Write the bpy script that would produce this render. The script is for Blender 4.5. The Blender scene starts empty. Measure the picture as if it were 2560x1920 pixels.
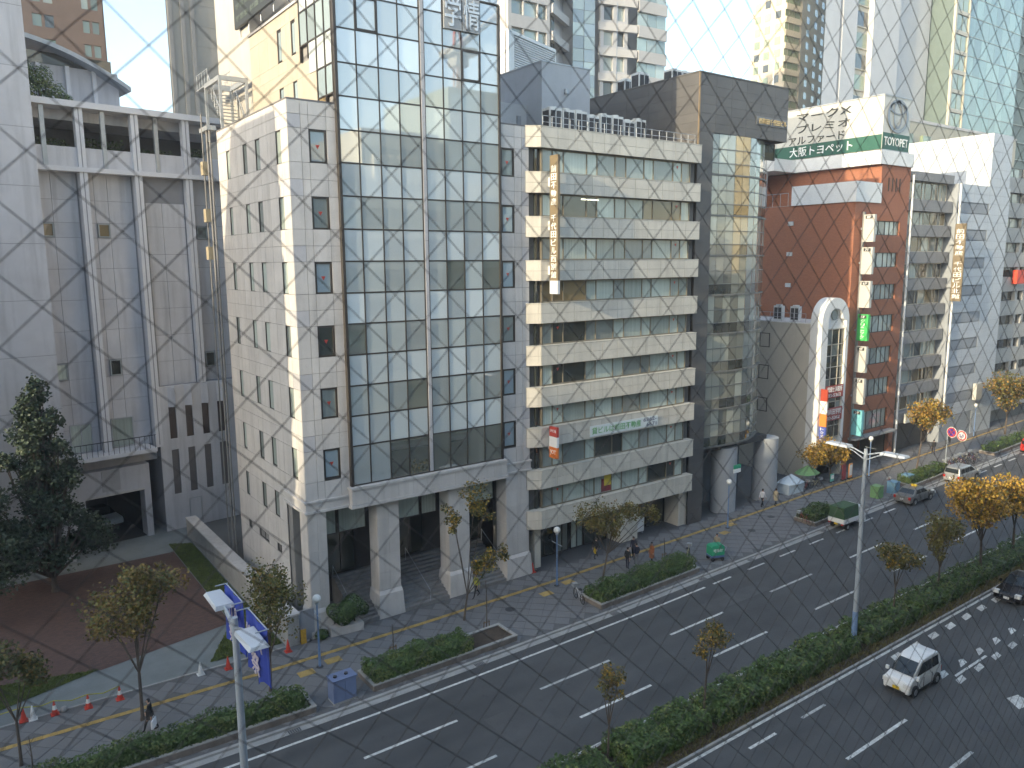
import bpy, bmesh, math, random
from mathutils import Matrix, Vector
random.seed(7)
R_ = math.radians
sc = bpy.context.scene
COL = sc.collection

# ------------------------------------------------------------------ camera, sky, sun, exposure
EYE = 22.4                       # eye height of the photographer, sixth-floor office window
yaw, pitch, roll = R_(35.8435), R_(8.9537), R_(.43077)
fw = Vector((math.sin(yaw)*math.cos(pitch), math.cos(yaw)*math.cos(pitch), -math.sin(pitch)))
rt = Vector((math.cos(yaw), -math.sin(yaw), 0)); dn = fw.cross(rt)
rt2 = rt*math.cos(roll) + dn*math.sin(roll); dn2 = dn*math.cos(roll) - rt*math.sin(roll)
cam = bpy.data.cameras.new('camera'); camo = bpy.data.objects.new('camera', cam); COL.objects.link(camo)
camo.matrix_world = Matrix(((rt2.x, -dn2.x, -fw.x, 0), (rt2.y, -dn2.y, -fw.y, 0), (rt2.z, -dn2.z, -fw.z, EYE), (0, 0, 0, 1)))
cam.sensor_width = 36; cam.lens = 36*1940.47/2560; cam.clip_start = .05; cam.clip_end = 3000
cam.dof.use_dof = True; cam.dof.focus_distance = 48; cam.dof.aperture_fstop = 11
sc.camera = camo
SUN_EL, SUN_T = R_(17), -.13      # sun low, almost along the street from the left
sun_dir = Vector((-1, SUN_T, 0)).normalized()*math.cos(SUN_EL) + Vector((0, 0, math.sin(SUN_EL)))
wd = bpy.data.worlds.new('World'); sc.world = wd; wd.use_nodes = True
nt = wd.node_tree; bg = nt.nodes['Background']
sky = nt.nodes.new('ShaderNodeTexSky'); sky.sky_type = 'NISHITA'; sky.sun_disc = False
sky.sun_elevation = SUN_EL; sky.sun_rotation = math.atan2(sun_dir.x, sun_dir.y); sky.air_density = 1.0; sky.dust_density = 1.6; sky.ozone_density = 1.0
nt.links.new(sky.outputs[0], bg.inputs[0]); bg.inputs[1].default_value = .15
sl = bpy.data.lights.new('sun', 'SUN'); sl.energy = 2.0; sl.angle = R_(.6); sl.color = (1, .84, .62)
so = bpy.data.objects.new('sun', sl); COL.objects.link(so); so.rotation_euler = sun_dir.to_track_quat('Z', 'Y').to_euler(); so.location = (-30, 0, 80)
vs = sc.view_settings; vs.view_transform = 'Standard'; vs.look = 'None'; vs.gamma = 1; vs.use_curve_mapping = False; vs.exposure = 1.9
vs.use_white_balance = True; vs.white_balance_temperature = 6700; vs.white_balance_tint = 9
sc.cycles.max_bounces = 4; sc.cycles.diffuse_bounces = 3; sc.cycles.glossy_bounces = 2; sc.cycles.volume_bounces = 0; sc.cycles.use_adaptive_sampling = True; sc.cycles.adaptive_threshold = .025; sc.cycles.transparent_max_bounces = 8
sc.cycles.caustics_reflective = False; sc.cycles.caustics_refractive = False; sc.cycles.sample_clamp_indirect = 6
sc.cycles.use_denoising = True

# ------------------------------------------------------------------ helpers
MATS = {}
def mat(name, col, rough=.6, var=.12, scale=1.5, bump=0., metal=0., ior=1.5, emit=0., stain=0., grain=0.):
    """plain procedural material: base colour broken up by two noises in world space"""
    if name in MATS: return MATS[name]
    m = bpy.data.materials.new(name); m.use_nodes = True; MATS[name] = m
    n, l = m.node_tree.nodes, m.node_tree.links; p = n['Principled BSDF']
    p.inputs['Roughness'].default_value = rough; p.inputs['Metallic'].default_value = metal; p.inputs['IOR'].default_value = ior
    c = (*col, 1); p.inputs['Base Color'].default_value = c
    if emit:
        p.inputs['Emission Color'].default_value = c; p.inputs['Emission Strength'].default_value = emit
    if var:
        g = n.new('ShaderNodeNewGeometry'); t = n.new('ShaderNodeTexNoise'); t.inputs['Scale'].default_value = scale; t.inputs['Detail'].default_value = 5
        t.inputs['Roughness'].default_value = .65
        l.new(g.outputs['Position'], t.inputs['Vector'])
        r = n.new('ShaderNodeMapRange'); r.inputs[1].default_value = .3; r.inputs[2].default_value = .7; r.inputs[3].default_value = 1-var; r.inputs[4].default_value = 1+var*.7
        l.new(t.outputs[0], r.inputs[0])
        mul = n.new('ShaderNodeMixRGB'); mul.blend_type = 'MULTIPLY'; mul.inputs[0].default_value = 1; mul.inputs[1].default_value = c
        l.new(r.outputs[0], mul.inputs[2]); last = mul
        oi = n.new('ShaderNodeObjectInfo'); r2 = n.new('ShaderNodeMapRange'); r2.inputs[3].default_value = 1-var*.45; r2.inputs[4].default_value = 1+var*.35
        l.new(oi.outputs['Random'], r2.inputs[0])
        m2 = n.new('ShaderNodeMixRGB'); m2.blend_type = 'MULTIPLY'; m2.inputs[0].default_value = 1; l.new(last.outputs[0], m2.inputs[1]); l.new(r2.outputs[0], m2.inputs[2]); last = m2
        if stain:                                        # rain streaks running down
            mp = n.new('ShaderNodeMapping'); mp.inputs['Scale'].default_value = (1.6, 1.6, .12); l.new(g.outputs['Position'], mp.inputs['Vector'])
            t2 = n.new('ShaderNodeTexNoise'); t2.inputs['Scale'].default_value = 1.3; t2.inputs['Detail'].default_value = 6; l.new(mp.outputs[0], t2.inputs['Vector'])
            r3 = n.new('ShaderNodeMapRange'); r3.inputs[1].default_value = .48; r3.inputs[2].default_value = .72; r3.inputs[3].default_value = 1; r3.inputs[4].default_value = 1-stain
            l.new(t2.outputs[0], r3.inputs[0])
            m3 = n.new('ShaderNodeMixRGB'); m3.blend_type = 'MULTIPLY'; m3.inputs[0].default_value = 1; l.new(last.outputs[0], m3.inputs[1]); l.new(r3.outputs[0], m3.inputs[2]); last = m3
        if grain:
            t4 = n.new('ShaderNodeTexNoise'); t4.inputs['Scale'].default_value = 38; t4.inputs['Detail'].default_value = 3; l.new(g.outputs['Position'], t4.inputs['Vector'])
            r4 = n.new('ShaderNodeMapRange'); r4.inputs[1].default_value = .3; r4.inputs[2].default_value = .7; r4.inputs[3].default_value = 1-grain; r4.inputs[4].default_value = 1+grain; l.new(t4.outputs[0], r4.inputs[0])
            m4 = n.new('ShaderNodeMixRGB'); m4.blend_type = 'MULTIPLY'; m4.inputs[0].default_value = 1; l.new(last.outputs[0], m4.inputs[1]); l.new(r4.outputs[0], m4.inputs[2]); last = m4
        l.new(last.outputs[0], p.inputs['Base Color'])
        if bump:
            b = n.new('ShaderNodeBump'); b.inputs['Strength'].default_value = bump; b.inputs['Distance'].default_value = .02
            t3 = n.new('ShaderNodeTexNoise'); t3.inputs['Scale'].default_value = scale*12; l.new(g.outputs['Position'], t3.inputs['Vector'])
            l.new(t3.outputs[0], b.inputs['Height']); l.new(b.outputs[0], p.inputs['Normal'])
    return m

def glass(name, col, ior=2.0, rough=.02, wave=.04, wscale=.7, streak=0.):
    """window pane: what stands behind it (blind, dark room) under a mirror-smooth, slightly wavy face"""
    if name in MATS: return MATS[name]
    m = bpy.data.materials.new(name); m.use_nodes = True; MATS[name] = m
    n, l = m.node_tree.nodes, m.node_tree.links; p = n['Principled BSDF']
    p.inputs['Roughness'].default_value = rough; p.inputs['IOR'].default_value = ior
    g = n.new('ShaderNodeNewGeometry'); oi = n.new('ShaderNodeObjectInfo')
    r = n.new('ShaderNodeMapRange'); r.inputs[3].default_value = .72; r.inputs[4].default_value = 1.25; l.new(oi.outputs['Random'], r.inputs[0])
    mul = n.new('ShaderNodeMixRGB'); mul.blend_type = 'MULTIPLY'; mul.inputs[0].default_value = 1; mul.inputs[1].default_value = (*col, 1); l.new(r.outputs[0], mul.inputs[2])
    last = mul
    if streak:                                           # slats or folds of the blind behind the pane
        mp = n.new('ShaderNodeMapping'); mp.inputs['Scale'].default_value = (7, 7, .05); l.new(g.outputs['Position'], mp.inputs['Vector'])
        t = n.new('ShaderNodeTexNoise'); t.inputs['Scale'].default_value = 1.5; t.inputs['Detail'].default_value = 2; l.new(mp.outputs[0], t.inputs['Vector'])
        r2 = n.new('ShaderNodeMapRange'); r2.inputs[1].default_value = .35; r2.inputs[2].default_value = .65; r2.inputs[3].default_value = 1-streak; r2.inputs[4].default_value = 1; l.new(t.outputs[0], r2.inputs[0])
        m2 = n.new('ShaderNodeMixRGB'); m2.blend_type = 'MULTIPLY'; m2.inputs[0].default_value = 1; l.new(mul.outputs[0], m2.inputs[1]); l.new(r2.outputs[0], m2.inputs[2]); last = m2
    l.new(last.outputs[0], p.inputs['Base Color'])
    t = n.new('ShaderNodeTexNoise'); t.inputs['Scale'].default_value = wscale; l.new(g.outputs['Position'], t.inputs['Vector'])
    b = n.new('ShaderNodeBump'); b.inputs['Strength'].default_value = wave; b.inputs['Distance'].default_value = .12; l.new(t.outputs[0], b.inputs['Height']); l.new(b.outputs[0], p.inputs['Normal'])
    return m

WORLD = {}
def link(o, W, parent=None):
    COL.objects.link(o); WORLD[o] = W.copy()
    if parent is not None:
        o.parent = parent; o.matrix_parent_inverse = WORLD[parent].inverted()
    o.matrix_basis = W
    return o
T = lambda x, y, z=0.: Matrix.Translation((x, y, z))
RZ = lambda d: Matrix.Rotation(R_(d), 4, 'Z')
def tag(o, label, cat, group=None, kind=None):
    if label: o['label'] = label
    if cat: o['category'] = cat
    if group: o['group'] = group
    if kind: o['kind'] = kind
    return o
def thing(name, label, cat, loc=(0, 0, 0), rz=0, group=None):
    o = bpy.data.objects.new(name, None); o.empty_display_size = .3
    link(o, T(*loc) @ RZ(rz)); return tag(o, label, cat, group)

class MB:
    """collects faces for ONE mesh"""
    def __init__(s): s.v = []; s.f = []; s.mi = []; s.sm = []
    def add(s, v, f, mi=0, sm=False):
        b = len(s.v); s.v += [tuple(p) for p in v]; s.f += [tuple(i+b for i in q) for q in f]; s.mi += [mi]*len(f); s.sm += [sm]*len(f); return s
    def box(s, x0, x1, y0, y1, z0, z1, mi=0):
        v = [(x, y, z) for z in (z0, z1) for y in (y0, y1) for x in (x0, x1)]
        return s.add(v, [(0, 2, 3, 1), (4, 5, 7, 6), (0, 1, 5, 4), (2, 6, 7, 3), (0, 4, 6, 2), (1, 3, 7, 5)], mi)
    def prism(s, pts, z0, z1, mi=0):
        n = len(pts); v = [(x, y, z0) for x, y in pts] + [(x, y, z1) for x, y in pts]
        a = sum(pts[i][0]*pts[(i+1) % n][1]-pts[(i+1) % n][0]*pts[i][1] for i in range(n))
        f = [(i, (i+1) % n, n+(i+1) % n, n+i) for i in range(n)] + [tuple(range(n-1, -1, -1)), tuple(range(n, 2*n))]
        if a < 0: f = [tuple(reversed(q)) for q in f]
        return s.add(v, f, mi)
    def sheet(s, pts, z, mi=0):
        a = sum(pts[i][0]*pts[(i+1) % len(pts)][1]-pts[(i+1) % len(pts)][0]*pts[i][1] for i in range(len(pts)))
        if a < 0: pts = pts[::-1]
        return s.add([(x, y, z) for x, y in pts], [tuple(range(len(pts)))], mi)
    def tube(s, path, rad, n=8, mi=0, sm=True, cap=True):
        """round bar along a path; rad a number or one per point"""
        P = [Vector(p) for p in path]; k = len(P); rad = rad if isinstance(rad, (list, tuple)) else [rad]*k
        v = []; up = Vector((0, 0, 1))
        d0 = (P[1]-P[0]).normalized(); a = d0.cross(up)
        if a.length < 1e-3: a = d0.cross(Vector((0, 1, 0)))
        a.normalize()
        for i in range(k):
            d = (P[min(i+1, k-1)]-P[max(i-1, 0)]).normalized()
            a = (a - d*a.dot(d)).normalized(); b = d.cross(a)
            v += [P[i] + (a*math.cos(q) + b*math.sin(q))*rad[i] for q in (2*math.pi*j/n for j in range(n))]
        f = [(i*n+j, i*n+(j+1) % n, (i+1)*n+(j+1) % n, (i+1)*n+j) for i in range(k-1) for j in range(n)]
        s.add(v, f, mi, sm)
        if cap: s.add(v[:n], [tuple(range(n-1, -1, -1))], mi); s.add(v[-n:], [tuple(range(n))], mi)
        return s
    def lathe(s, prof, c=(0, 0), n=14, mi=0, sm=True):
        v = [(c[0]+r*math.cos(2*math.pi*j/n), c[1]+r*math.sin(2*math.pi*j/n), z) for r, z in prof for j in range(n)]
        f = [(i*n+j, i*n+(j+1) % n, (i+1)*n+(j+1) % n, (i+1)*n+j) for i in range(len(prof)-1) for j in range(n)]
        s.add(v, f, mi, sm); k = len(prof)
        s.add(v[:n], [tuple(range(n-1, -1, -1))], mi); return s.add(v[-n:], [tuple(range(n))], mi)
    def ball(s, c, r, n=12, mi=0, sq=1.):
        pr = [(max(.002, r*math.sin(math.pi*i/n)), c[2]-r*sq*math.cos(math.pi*i/n)) for i in range(n+1)]
        return s.lathe(pr, (c[0], c[1]), n+4, mi)
    def disc(s, c, r, axis='x', n=20, th=.02, mi=0, r_in=0.):
        """flat disc or ring facing along an axis"""
        k = []
        for t in (-th/2, th/2):
            for j in range(n):
                a = 2*math.pi*j/n
                p = {'x': (t, r*math.cos(a), r*math.sin(a)), 'y': (r*math.cos(a), t, r*math.sin(a)), 'z': (r*math.cos(a), r*math.sin(a), t)}[axis]
                k.append((c[0]+p[0], c[1]+p[1], c[2]+p[2]))
        return s.add(k, [(j, (j+1) % n, n+(j+1) % n, n+j) for j in range(n)] + [tuple(range(n-1, -1, -1)), tuple(range(n, 2*n))], mi)
    def mesh(s, name, mats):
        me = bpy.data.meshes.new(name); me.from_pydata(s.v, [], s.f)
        for m in (mats if isinstance(mats, (list, tuple)) else [mats]): me.materials.append(m)
        me.polygons.foreach_set('material_index', s.mi); me.polygons.foreach_set('use_smooth', s.sm); me.update(); return me
    def build(s, name, mats, parent=None, W=None):
        return link(bpy.data.objects.new(name, s.mesh(name, mats)), W if W is not None else Matrix(), parent)

CACHE = {}
def boxmesh(dx, dy, dz, m, bev=0.):
    k = (round(dx, 3), round(dy, 3), round(dz, 3), m.name)
    if k not in CACHE:
        CACHE[k] = MB().box(-dx/2, dx/2, -dy/2, dy/2, -dz/2, dz/2).mesh('block', m)
    return CACHE[k]
def block(name, m, x0, x1, y0, y1, z0, z1, parent=None, W=None):
    """axis-aligned box in the frame W as an object of its own, mesh shared between equal sizes"""
    o = bpy.data.objects.new(name, boxmesh(x1-x0, y1-y0, z1-z0, m))
    L = T((x0+x1)/2, (y0+y1)/2, (z0+z1)/2)
    return link(o, (W @ L) if W is not None else L, parent)

class Face:
    """a wall plane: u runs along it, z up, d inwards"""
    def __init__(s, root, ox, oy, deg): s.root = root; s.W = T(ox, oy) @ RZ(deg); s.deg = deg
    def box(s, name, m, u0, u1, z0, z1, d0, d1, parent=None): return block(name, m, u0, u1, d0, d1, z0, z1, parent or s.root, s.W)
    def window(s, u0, u1, z0, z1, d, mf, mp, fwid=.07, fdep=.12, mull=(), tr=(), name='window', parent=None, pm=None):
        """frame (with bars) as part, one pane per field as sub-part"""
        us = [u0]+sorted(mull)+[u1]; zs = [z0]+sorted(tr)+[z1]
        k = ('w', mf.name, fwid, fdep) + tuple(round(a-u0, 3) for a in us) + tuple(round(a-z0, 3) for a in zs)
        if k not in CACHE:
            b = MB(); w, h = u1-u0, z1-z0; e = fwid
            b.box(0, w, 0, fdep, 0, e); b.box(0, w, 0, fdep, h-e, h); b.box(0, e, 0, fdep, e, h-e); b.box(w-e, w, 0, fdep, e, h-e)
            for a in us[1:-1]: b.box(a-u0-e/2, a-u0+e/2, .01, fdep-.01, e, h-e)
            xs = [e]+[a-u0 for a in us[1:-1]]+[w-e]
            for a in zs[1:-1]:
                for i in range(len(xs)-1): b.box(xs[i]+(e/2 if i else 0), xs[i+1]-(e/2 if i < len(xs)-2 else 0), .02, fdep-.02, a-z0-e/2, a-z0+e/2)
            CACHE[k] = b.mesh('window', mf)
        o = link(bpy.data.objects.new(name, CACHE[k]), s.W @ T(u0, d, z0), parent or s.root)
        n = 0
        for i in range(len(us)-1):
            for j in range(len(zs)-1):
                q = mp(i, j) if callable(mp) else mp
                s.box('pane', q, us[i]+fwid*.4, us[i+1]-fwid*.4, zs[j]+fwid*.4, zs[j+1]-fwid*.4, d+fdep*.55, d+fdep*.55+.02, parent=o); n += 1
        return o
    def text(s, txt, u0, u1, z0, z1, d, m, name='lettering', ext=.01, parent=None, fit=True):
        me, w, h, x0, y0 = textmesh(txt, m, ext)
        sx = (u1-u0)/w; sz = (z1-z0)/h
        if not fit: sx = sz = min(sx, sz)
        W = s.W @ T(u0, d, z0) @ Matrix.Rotation(R_(90), 4, 'X') @ Matrix.Diagonal((sx, sz, 1, 1)) @ T(-x0, -y0, 0)
        return link(bpy.data.objects.new(name, me), W, parent or s.root)
    def vtext(s, txt, u0, u1, z1, pitch, d, m, parent=None, ext=.01, fill=.82):
        for i, ch in enumerate(txt):
            if ch == ' ': continue
            h = pitch*fill
            if ch == 'ー': s.box('character', m, (u0+u1)/2-.06, (u0+u1)/2+.06, z1-i*pitch-h, z1-i*pitch, d-.02, d, parent); continue
            s.text(ch, u0, u1, z1-i*pitch-h, z1-i*pitch, d, m, 'character', ext, parent)

def textmesh(txt, m, ext):
    k = ('t', txt, m.name, ext)
    if k not in CACHE:
        cu = bpy.data.curves.new('text', 'FONT'); cu.body = txt; cu.size = 1; cu.extrude = ext; cu.resolution_u = 3; cu.offset = .008
        to = bpy.data.objects.new('text', cu); COL.objects.link(to)
        dg = bpy.context.evaluated_depsgraph_get(); dg.update()
        me = bpy.data.meshes.new_from_object(to.evaluated_get(dg)); bpy.data.objects.remove(to)
        me.materials.clear(); me.materials.append(m)
        if len(me.vertices) == 0: me.from_pydata([(0, 0, 0), (1, 0, 0), (1, 1, 0), (0, 1, 0)], [], [(0, 1, 2, 3)])
        xs = [v.co.x for v in me.vertices]; ys = [v.co.y for v in me.vertices]
        CACHE[k] = (me, max(.05, max(xs)-min(xs)), max(.05, max(ys)-min(ys)), min(xs), min(ys))
    return CACHE[k]

def copy_tree(o, W, label=None, group=None):
    """a thing with its parts and sub-parts, set up again at W"""
    def rec(src, parent, basis):
        c = src.copy(); COL.objects.link(c)
        if parent: c.parent = parent; c.matrix_parent_inverse = src.matrix_parent_inverse.copy()
        c.matrix_basis = basis
        for ch in src.children: rec(ch, c, ch.matrix_basis)
        return c
    c = rec(o, None, W); WORLD[c] = W
    if label: c['label'] = label
    if group: c['group'] = group
    return c

ORD = 'first second third fourth fifth sixth seventh eighth ninth tenth eleventh twelfth thirteenth fourteenth fifteenth sixteenth seventeenth eighteenth'.split()
def interp(x, tab):
    if x <= tab[0][0]: return tab[0][1]
    for (a, b), (c, d) in zip(tab, tab[1:]):
        if x <= c: return b + (d-b)*(x-a)/(c-a)
    return tab[-1][1]
BEND = [(-60, 1.2), (0, .55), (13, .05), (22, 0), (34, .15), (46, .62), (56, 1.0), (65, 1.45), (79, 1.95), (87, 2.35), (102, 3.0), (114, 3.5), (200, 7.5), (400, 17)]
def bend(x, y):
    """the street swings gently away from the window line"""
    w = min(1, max(0, (y-25)/10)); return y + interp(x, BEND)*w
def strip(name, y0, y1, z0, z1, x0, x1, m, label=None, step=3., kind='structure', parent=None, cat=None):
    n = max(1, int((x1-x0)/step)); b = MB(); xs = [x0+(x1-x0)*i/n for i in range(n+1)]
    v = []
    for x in xs: v += [(x, bend(x, y0), z0), (x, bend(x, y0), z1), (x, bend(x, y1), z1), (x, bend(x, y1), z0)]
    f = []
    for i in range(n):
        a, c = i*4, i*4+4
        f += [(a+1, c+1, c+2, a+2), (a, c, c+1, a+1), (a+2, c+2, c+3, a+3)]
    f += [(0, 1, 2, 3), (n*4+3, n*4+2, n*4+1, n*4)]
    b.add(v, f); o = b.build(name, m, parent)
    if parent is None: tag(o, label, cat, None, kind)
    return o

# ------------------------------------------------------------------ materials
asphalt = mat('asphalt', (.084, .085, .086), .85, .16, .35, .3, grain=.22)
def lanes(m):
    """polished wheel tracks, patches and oil spots on the asphalt"""
    n, l = m.node_tree.nodes, m.node_tree.links; p = n['Principled BSDF']; src = p.inputs['Base Color'].links[0].from_socket
    g = n.new('ShaderNodeNewGeometry'); s = n.new('ShaderNodeSeparateXYZ'); l.new(g.outputs['Position'], s.inputs[0])
    w = n.new('ShaderNodeMath'); w.operation = 'MULTIPLY'; w.inputs[1].default_value = 6.2832/1.56; l.new(s.outputs[1], w.inputs[0])
    c = n.new('ShaderNodeMath'); c.operation = 'SINE'; l.new(w.outputs[0], c.inputs[0])
    r = n.new('ShaderNodeMapRange'); r.inputs[1].default_value = -1; r.inputs[3].default_value = .93; r.inputs[4].default_value = 1.05; l.new(c.outputs[0], r.inputs[0])
    mp = n.new('ShaderNodeMapping'); mp.inputs['Scale'].default_value = (.09, .5, 1); l.new(g.outputs['Position'], mp.inputs['Vector'])
    t = n.new('ShaderNodeTexNoise'); t.inputs['Scale'].default_value = 1.0; t.inputs['Detail'].default_value = 6; l.new(mp.outputs[0], t.inputs['Vector'])
    r2 = n.new('ShaderNodeMapRange'); r2.inputs[1].default_value = .35; r2.inputs[2].default_value = .65; r2.inputs[3].default_value = .86; r2.inputs[4].default_value = 1.1; l.new(t.outputs[0], r2.inputs[0])
    v = n.new('ShaderNodeTexNoise'); v.inputs['Scale'].default_value = 1.9; v.inputs['Detail'].default_value = 4; l.new(g.outputs['Position'], v.inputs['Vector'])
    r3 = n.new('ShaderNodeMapRange'); r3.inputs[1].default_value = .66; r3.inputs[2].default_value = .74; r3.inputs[3].default_value = 1; r3.inputs[4].default_value = .7; l.new(v.outputs[0], r3.inputs[0])
    for q in (r, r2, r3):
        m_ = n.new('ShaderNodeMixRGB'); m_.blend_type = 'MULTIPLY'; m_.inputs[0].default_value = 1; l.new(src, m_.inputs[1]); l.new(q.outputs[0], m_.inputs[2]); src = m_.outputs[0]
    l.new(src, p.inputs['Base Color'])
lanes(asphalt)
concrete = mat('concrete', (.36, .355, .34), .8, .16, .8, .2, stain=.15)
kerbm = mat('kerb_stone', (.34, .335, .32), .8, .2, 1.2, .2)
paver = mat('grey_paver', (.175, .174, .175), .8, .07, .5, .2, grain=.1)
joint = mat('paver_joint', (.115, .114, .114), .9, .2, 1)
yellowm = mat('tactile_yellow', (.46, .31, .1), .75, .25, 1.5, .1)
white = mat('road_paint', (.6, .6, .57), .7, .4, 3.5, .1, grain=.3)
soil = mat('soil', (.07, .05, .035), .95, .3, 3, .5)
grassm = mat('grass_blade', (.12, .15, .03), .7, .35, 1.5)
lawnm = mat('lawn', (.08, .1, .03), .9, .35, 2)
iron = mat('dark_iron', (.05, .05, .055), .6, .2, 3)

# ------------------------------------------------------------------ ground, roads, pavements
tag(MB().sheet([(-900, -900), (1500, -900), (1500, 1500), (-900, 1500)], -.02).build('ground', mat('city_ground', (.12, .12, .115), .9, .2, .2)), 'grey city ground between the buildings', 'ground', kind='structure')
strip('road', 3., 34.0, -.015, 0, -120, 330, asphalt, 'dark grey asphalt road with two carriageways and a planted strip between', 4, cat='road')
strip('near_pavement', .9, 3, -.015, .12, -120, 330, paver, 'grey pavement below the window on the near side', 6, cat='pavement')
strip('gutter', 34.0, 34.38, -.01, .004, -120, 330, kerbm, 'pale concrete gutter along the far kerb', cat='gutter')
strip('kerb', 34.38, 34.56, -.01, .125, -120, 330, kerbm, 'pale stone kerb along the far pavement', cat='kerb')
pav = strip('pavement', 34.56, 42.35, -.01, .105, -120, 330, joint, 'far pavement of large grey square pavers laid on the diagonal', cat='pavement')
# pavers laid diagonally; the 300 nearest in view are separate stones, the rest one part
cells = []; s = .9; hd = s/math.sqrt(2)
for i in range(-60, 150):
    for j in range(0, 14):
        x = i*hd*2 + (hd if j % 2 else 0); y = 34.62+hd + j*hd
        if y+hd > 42.3 or abs(y-40.3) < hd*.72 or x > 112: continue
        cells.append((x, y))
def near_key(p):
    a = abs(math.atan2(p[0], p[1])-yaw); return (a > R_(35), p[0]**2+p[1]**2)
cells.sort(key=near_key)
pm = MB().box(-s/2+.018, s/2-.018, -s/2+.018, s/2-.018, 0, .03).mesh('paver', paver)
rest = MB()
for k, (x, y) in enumerate(cells):
    W = T(x, bend(x, y), .092 + random.uniform(-.002, .002)) @ RZ(45)
    if k < 300: link(bpy.data.objects.new('paver', pm), W, pav)
    else:
        q = [W @ v.co for v in pm.vertices]; rest.add(q, [tuple(p.vertices) for p in pm.polygons])
tag(rest.build('pavers', paver, pav), None, None, kind='stuff')
# tactile strip
ty = MB().box(-.145, .145, -.145, .145, 0, .014)
for a in (-.09, -.03, .03, .09): ty.box(-.12, .12, a-.012, a+.012, .014, .021)
tm = ty.mesh('tactile_block', yellowm); rest = MB(); k = 0
tac = strip('tactile_path', 40.14, 40.46, .1, .112, -60, 200, joint, 'yellow tactile guide strip running along the far pavement', cat='tactile strip')
xs = sorted((x*.3 for x in range(-20, 420)), key=lambda x: abs(x-.0)+(0 if x > -1 else 500))
for k, x in enumerate(xs):
    W = T(x, bend(x, 40.3), .113)
    if k < 290: link(bpy.data.objects.new('tactile_block', tm), W, tac)
    else: rest.add([W @ v.co for v in tm.vertices], [tuple(p.vertices) for p in tm.polygons])
tag(rest.build('tactile_blocks', yellowm, tac), None, None, kind='stuff')
for x, y, pl_ in ((14.0, 38.9, 'left of the globe lamp by the portico'), (15.75, 39.35, 'right of the globe lamp by the portico'), (31.0, 39.1, 'left of the globe lamp by the beige office'), (33.4, 39.7, 'right of the globe lamp by the beige office'), (50.2, 39.6, 'left of the globe lamp by the round columns'), (52.3, 40.6, 'right of the globe lamp by the round columns')):     # yellow pads round the lamp posts
    tag(MB().box(x-.45, x+.45, y-.3, y+.3, .118, .135).build('tactile_pad', yellowm), 'yellow tactile pad '+pl_, 'tactile pad', 'tactile pads by the globe lamps')
# painted lines
def mark(name, label, cat, x0, x1, y, w=.15, group=None, z=.004):
    o = strip(name, y-w/2, y+w/2, z-.003, z, x0, x1, white, step=5., kind=None); tag(o, label, cat, group); return o
mark('edge_line', 'long white edge line beside the far gutter', 'road line', -60, 40.6, 33.2)
mark('median_line', 'long white line beside the planted strip on the near carriageway', 'road line', -60, 160, 21.28, .16)
mark('median_far_line', 'white line along the far side of the planted strip', 'road line', -60, 160, 24.75, .14)
for i in range(18):
    mark('edge_dash', ORD[i]+' short white kerb lane dash counted from the end of the long edge line', 'lane dash', 41.5+4.06*i, 43.5+4.06*i, 33.2+i*.028, .15, 'short dashes along the kerb lane')
for i in range(7):
    x = 13.4+10.05*i
    mark('lane_dash', ORD[i]+' dash from the left of the lane line nearer the far kerb', 'lane dash', x, x+5, 30.1 if x > 19 else 30.3, .16, 'lane dashes of the far carriageway')
    mark('lane_dash', ORD[i]+' dash from the left of the lane line nearer the planted strip', 'lane dash', x, x+5, 26.88+(max(0, x-45)*.02), .16, 'lane dashes of the far carriageway')
mark('lane_dash', 'white dash on the near carriageway in front of the small white van', 'lane dash', 31.0, 36.2, 17.2, .17)
mark('lane_dash', 'white dash in the bottom right corner of the near carriageway', 'lane dash', 31.0, 36.1, 14.1, .17)
mark('lane_dash', 'thin white centre stroke between the wedge marks behind the white van', 'lane dash', 42.3, 46.0, 17.7, .14)
for x, n in ((28.1, 'lower'), (32.2, 'upper')):
    mark('edge_dash', n+' of two short white dashes beside the median line', 'lane dash', x, x+2, 20.32, .15)
for i in range(9):
    x = 41.3+2.1*i
    tag(MB().sheet([(x, 20.45), (x+.9, 20.48), (x+1.15, 20.9), (x+.25, 20.87)], .005).build('slow_mark', white), ORD[i]+' white slow-down block along the median line, counted from the white van', 'road mark', 'slow-down blocks along the median line')
    if i < 8:
        x = 41.4+2.12*i
        tag(MB().sheet([(x, 17.95), (x+.85, 18.0), (x+1.1, 18.35), (x+.7, 18.4)], .005).build('slow_mark', white), ORD[i]+' white wedge behind the van on the median side of the lane line', 'road mark', 'slow-down wedges of the near lane')
        tag(MB().sheet([(x+.25, 17.15), (x+1.1, 17.2), (x+1.35, 17.55), (x+.5, 17.5)], .005).build('slow_mark', white), ORD[i]+' white wedge behind the van on the near side of the lane line', 'road mark', 'slow-down wedges of the near lane')
        if i < 3: tag(MB().sheet([(x+.2, 14.3), (x+1.3, 14.1), (x+1.6, 14.9), (x+.8, 15.1)], .005).build('slow_mark', white), ORD[i]+' white wedge of the lane at the right picture edge', 'road mark', 'slow-down wedges of the nearest lane')
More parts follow.
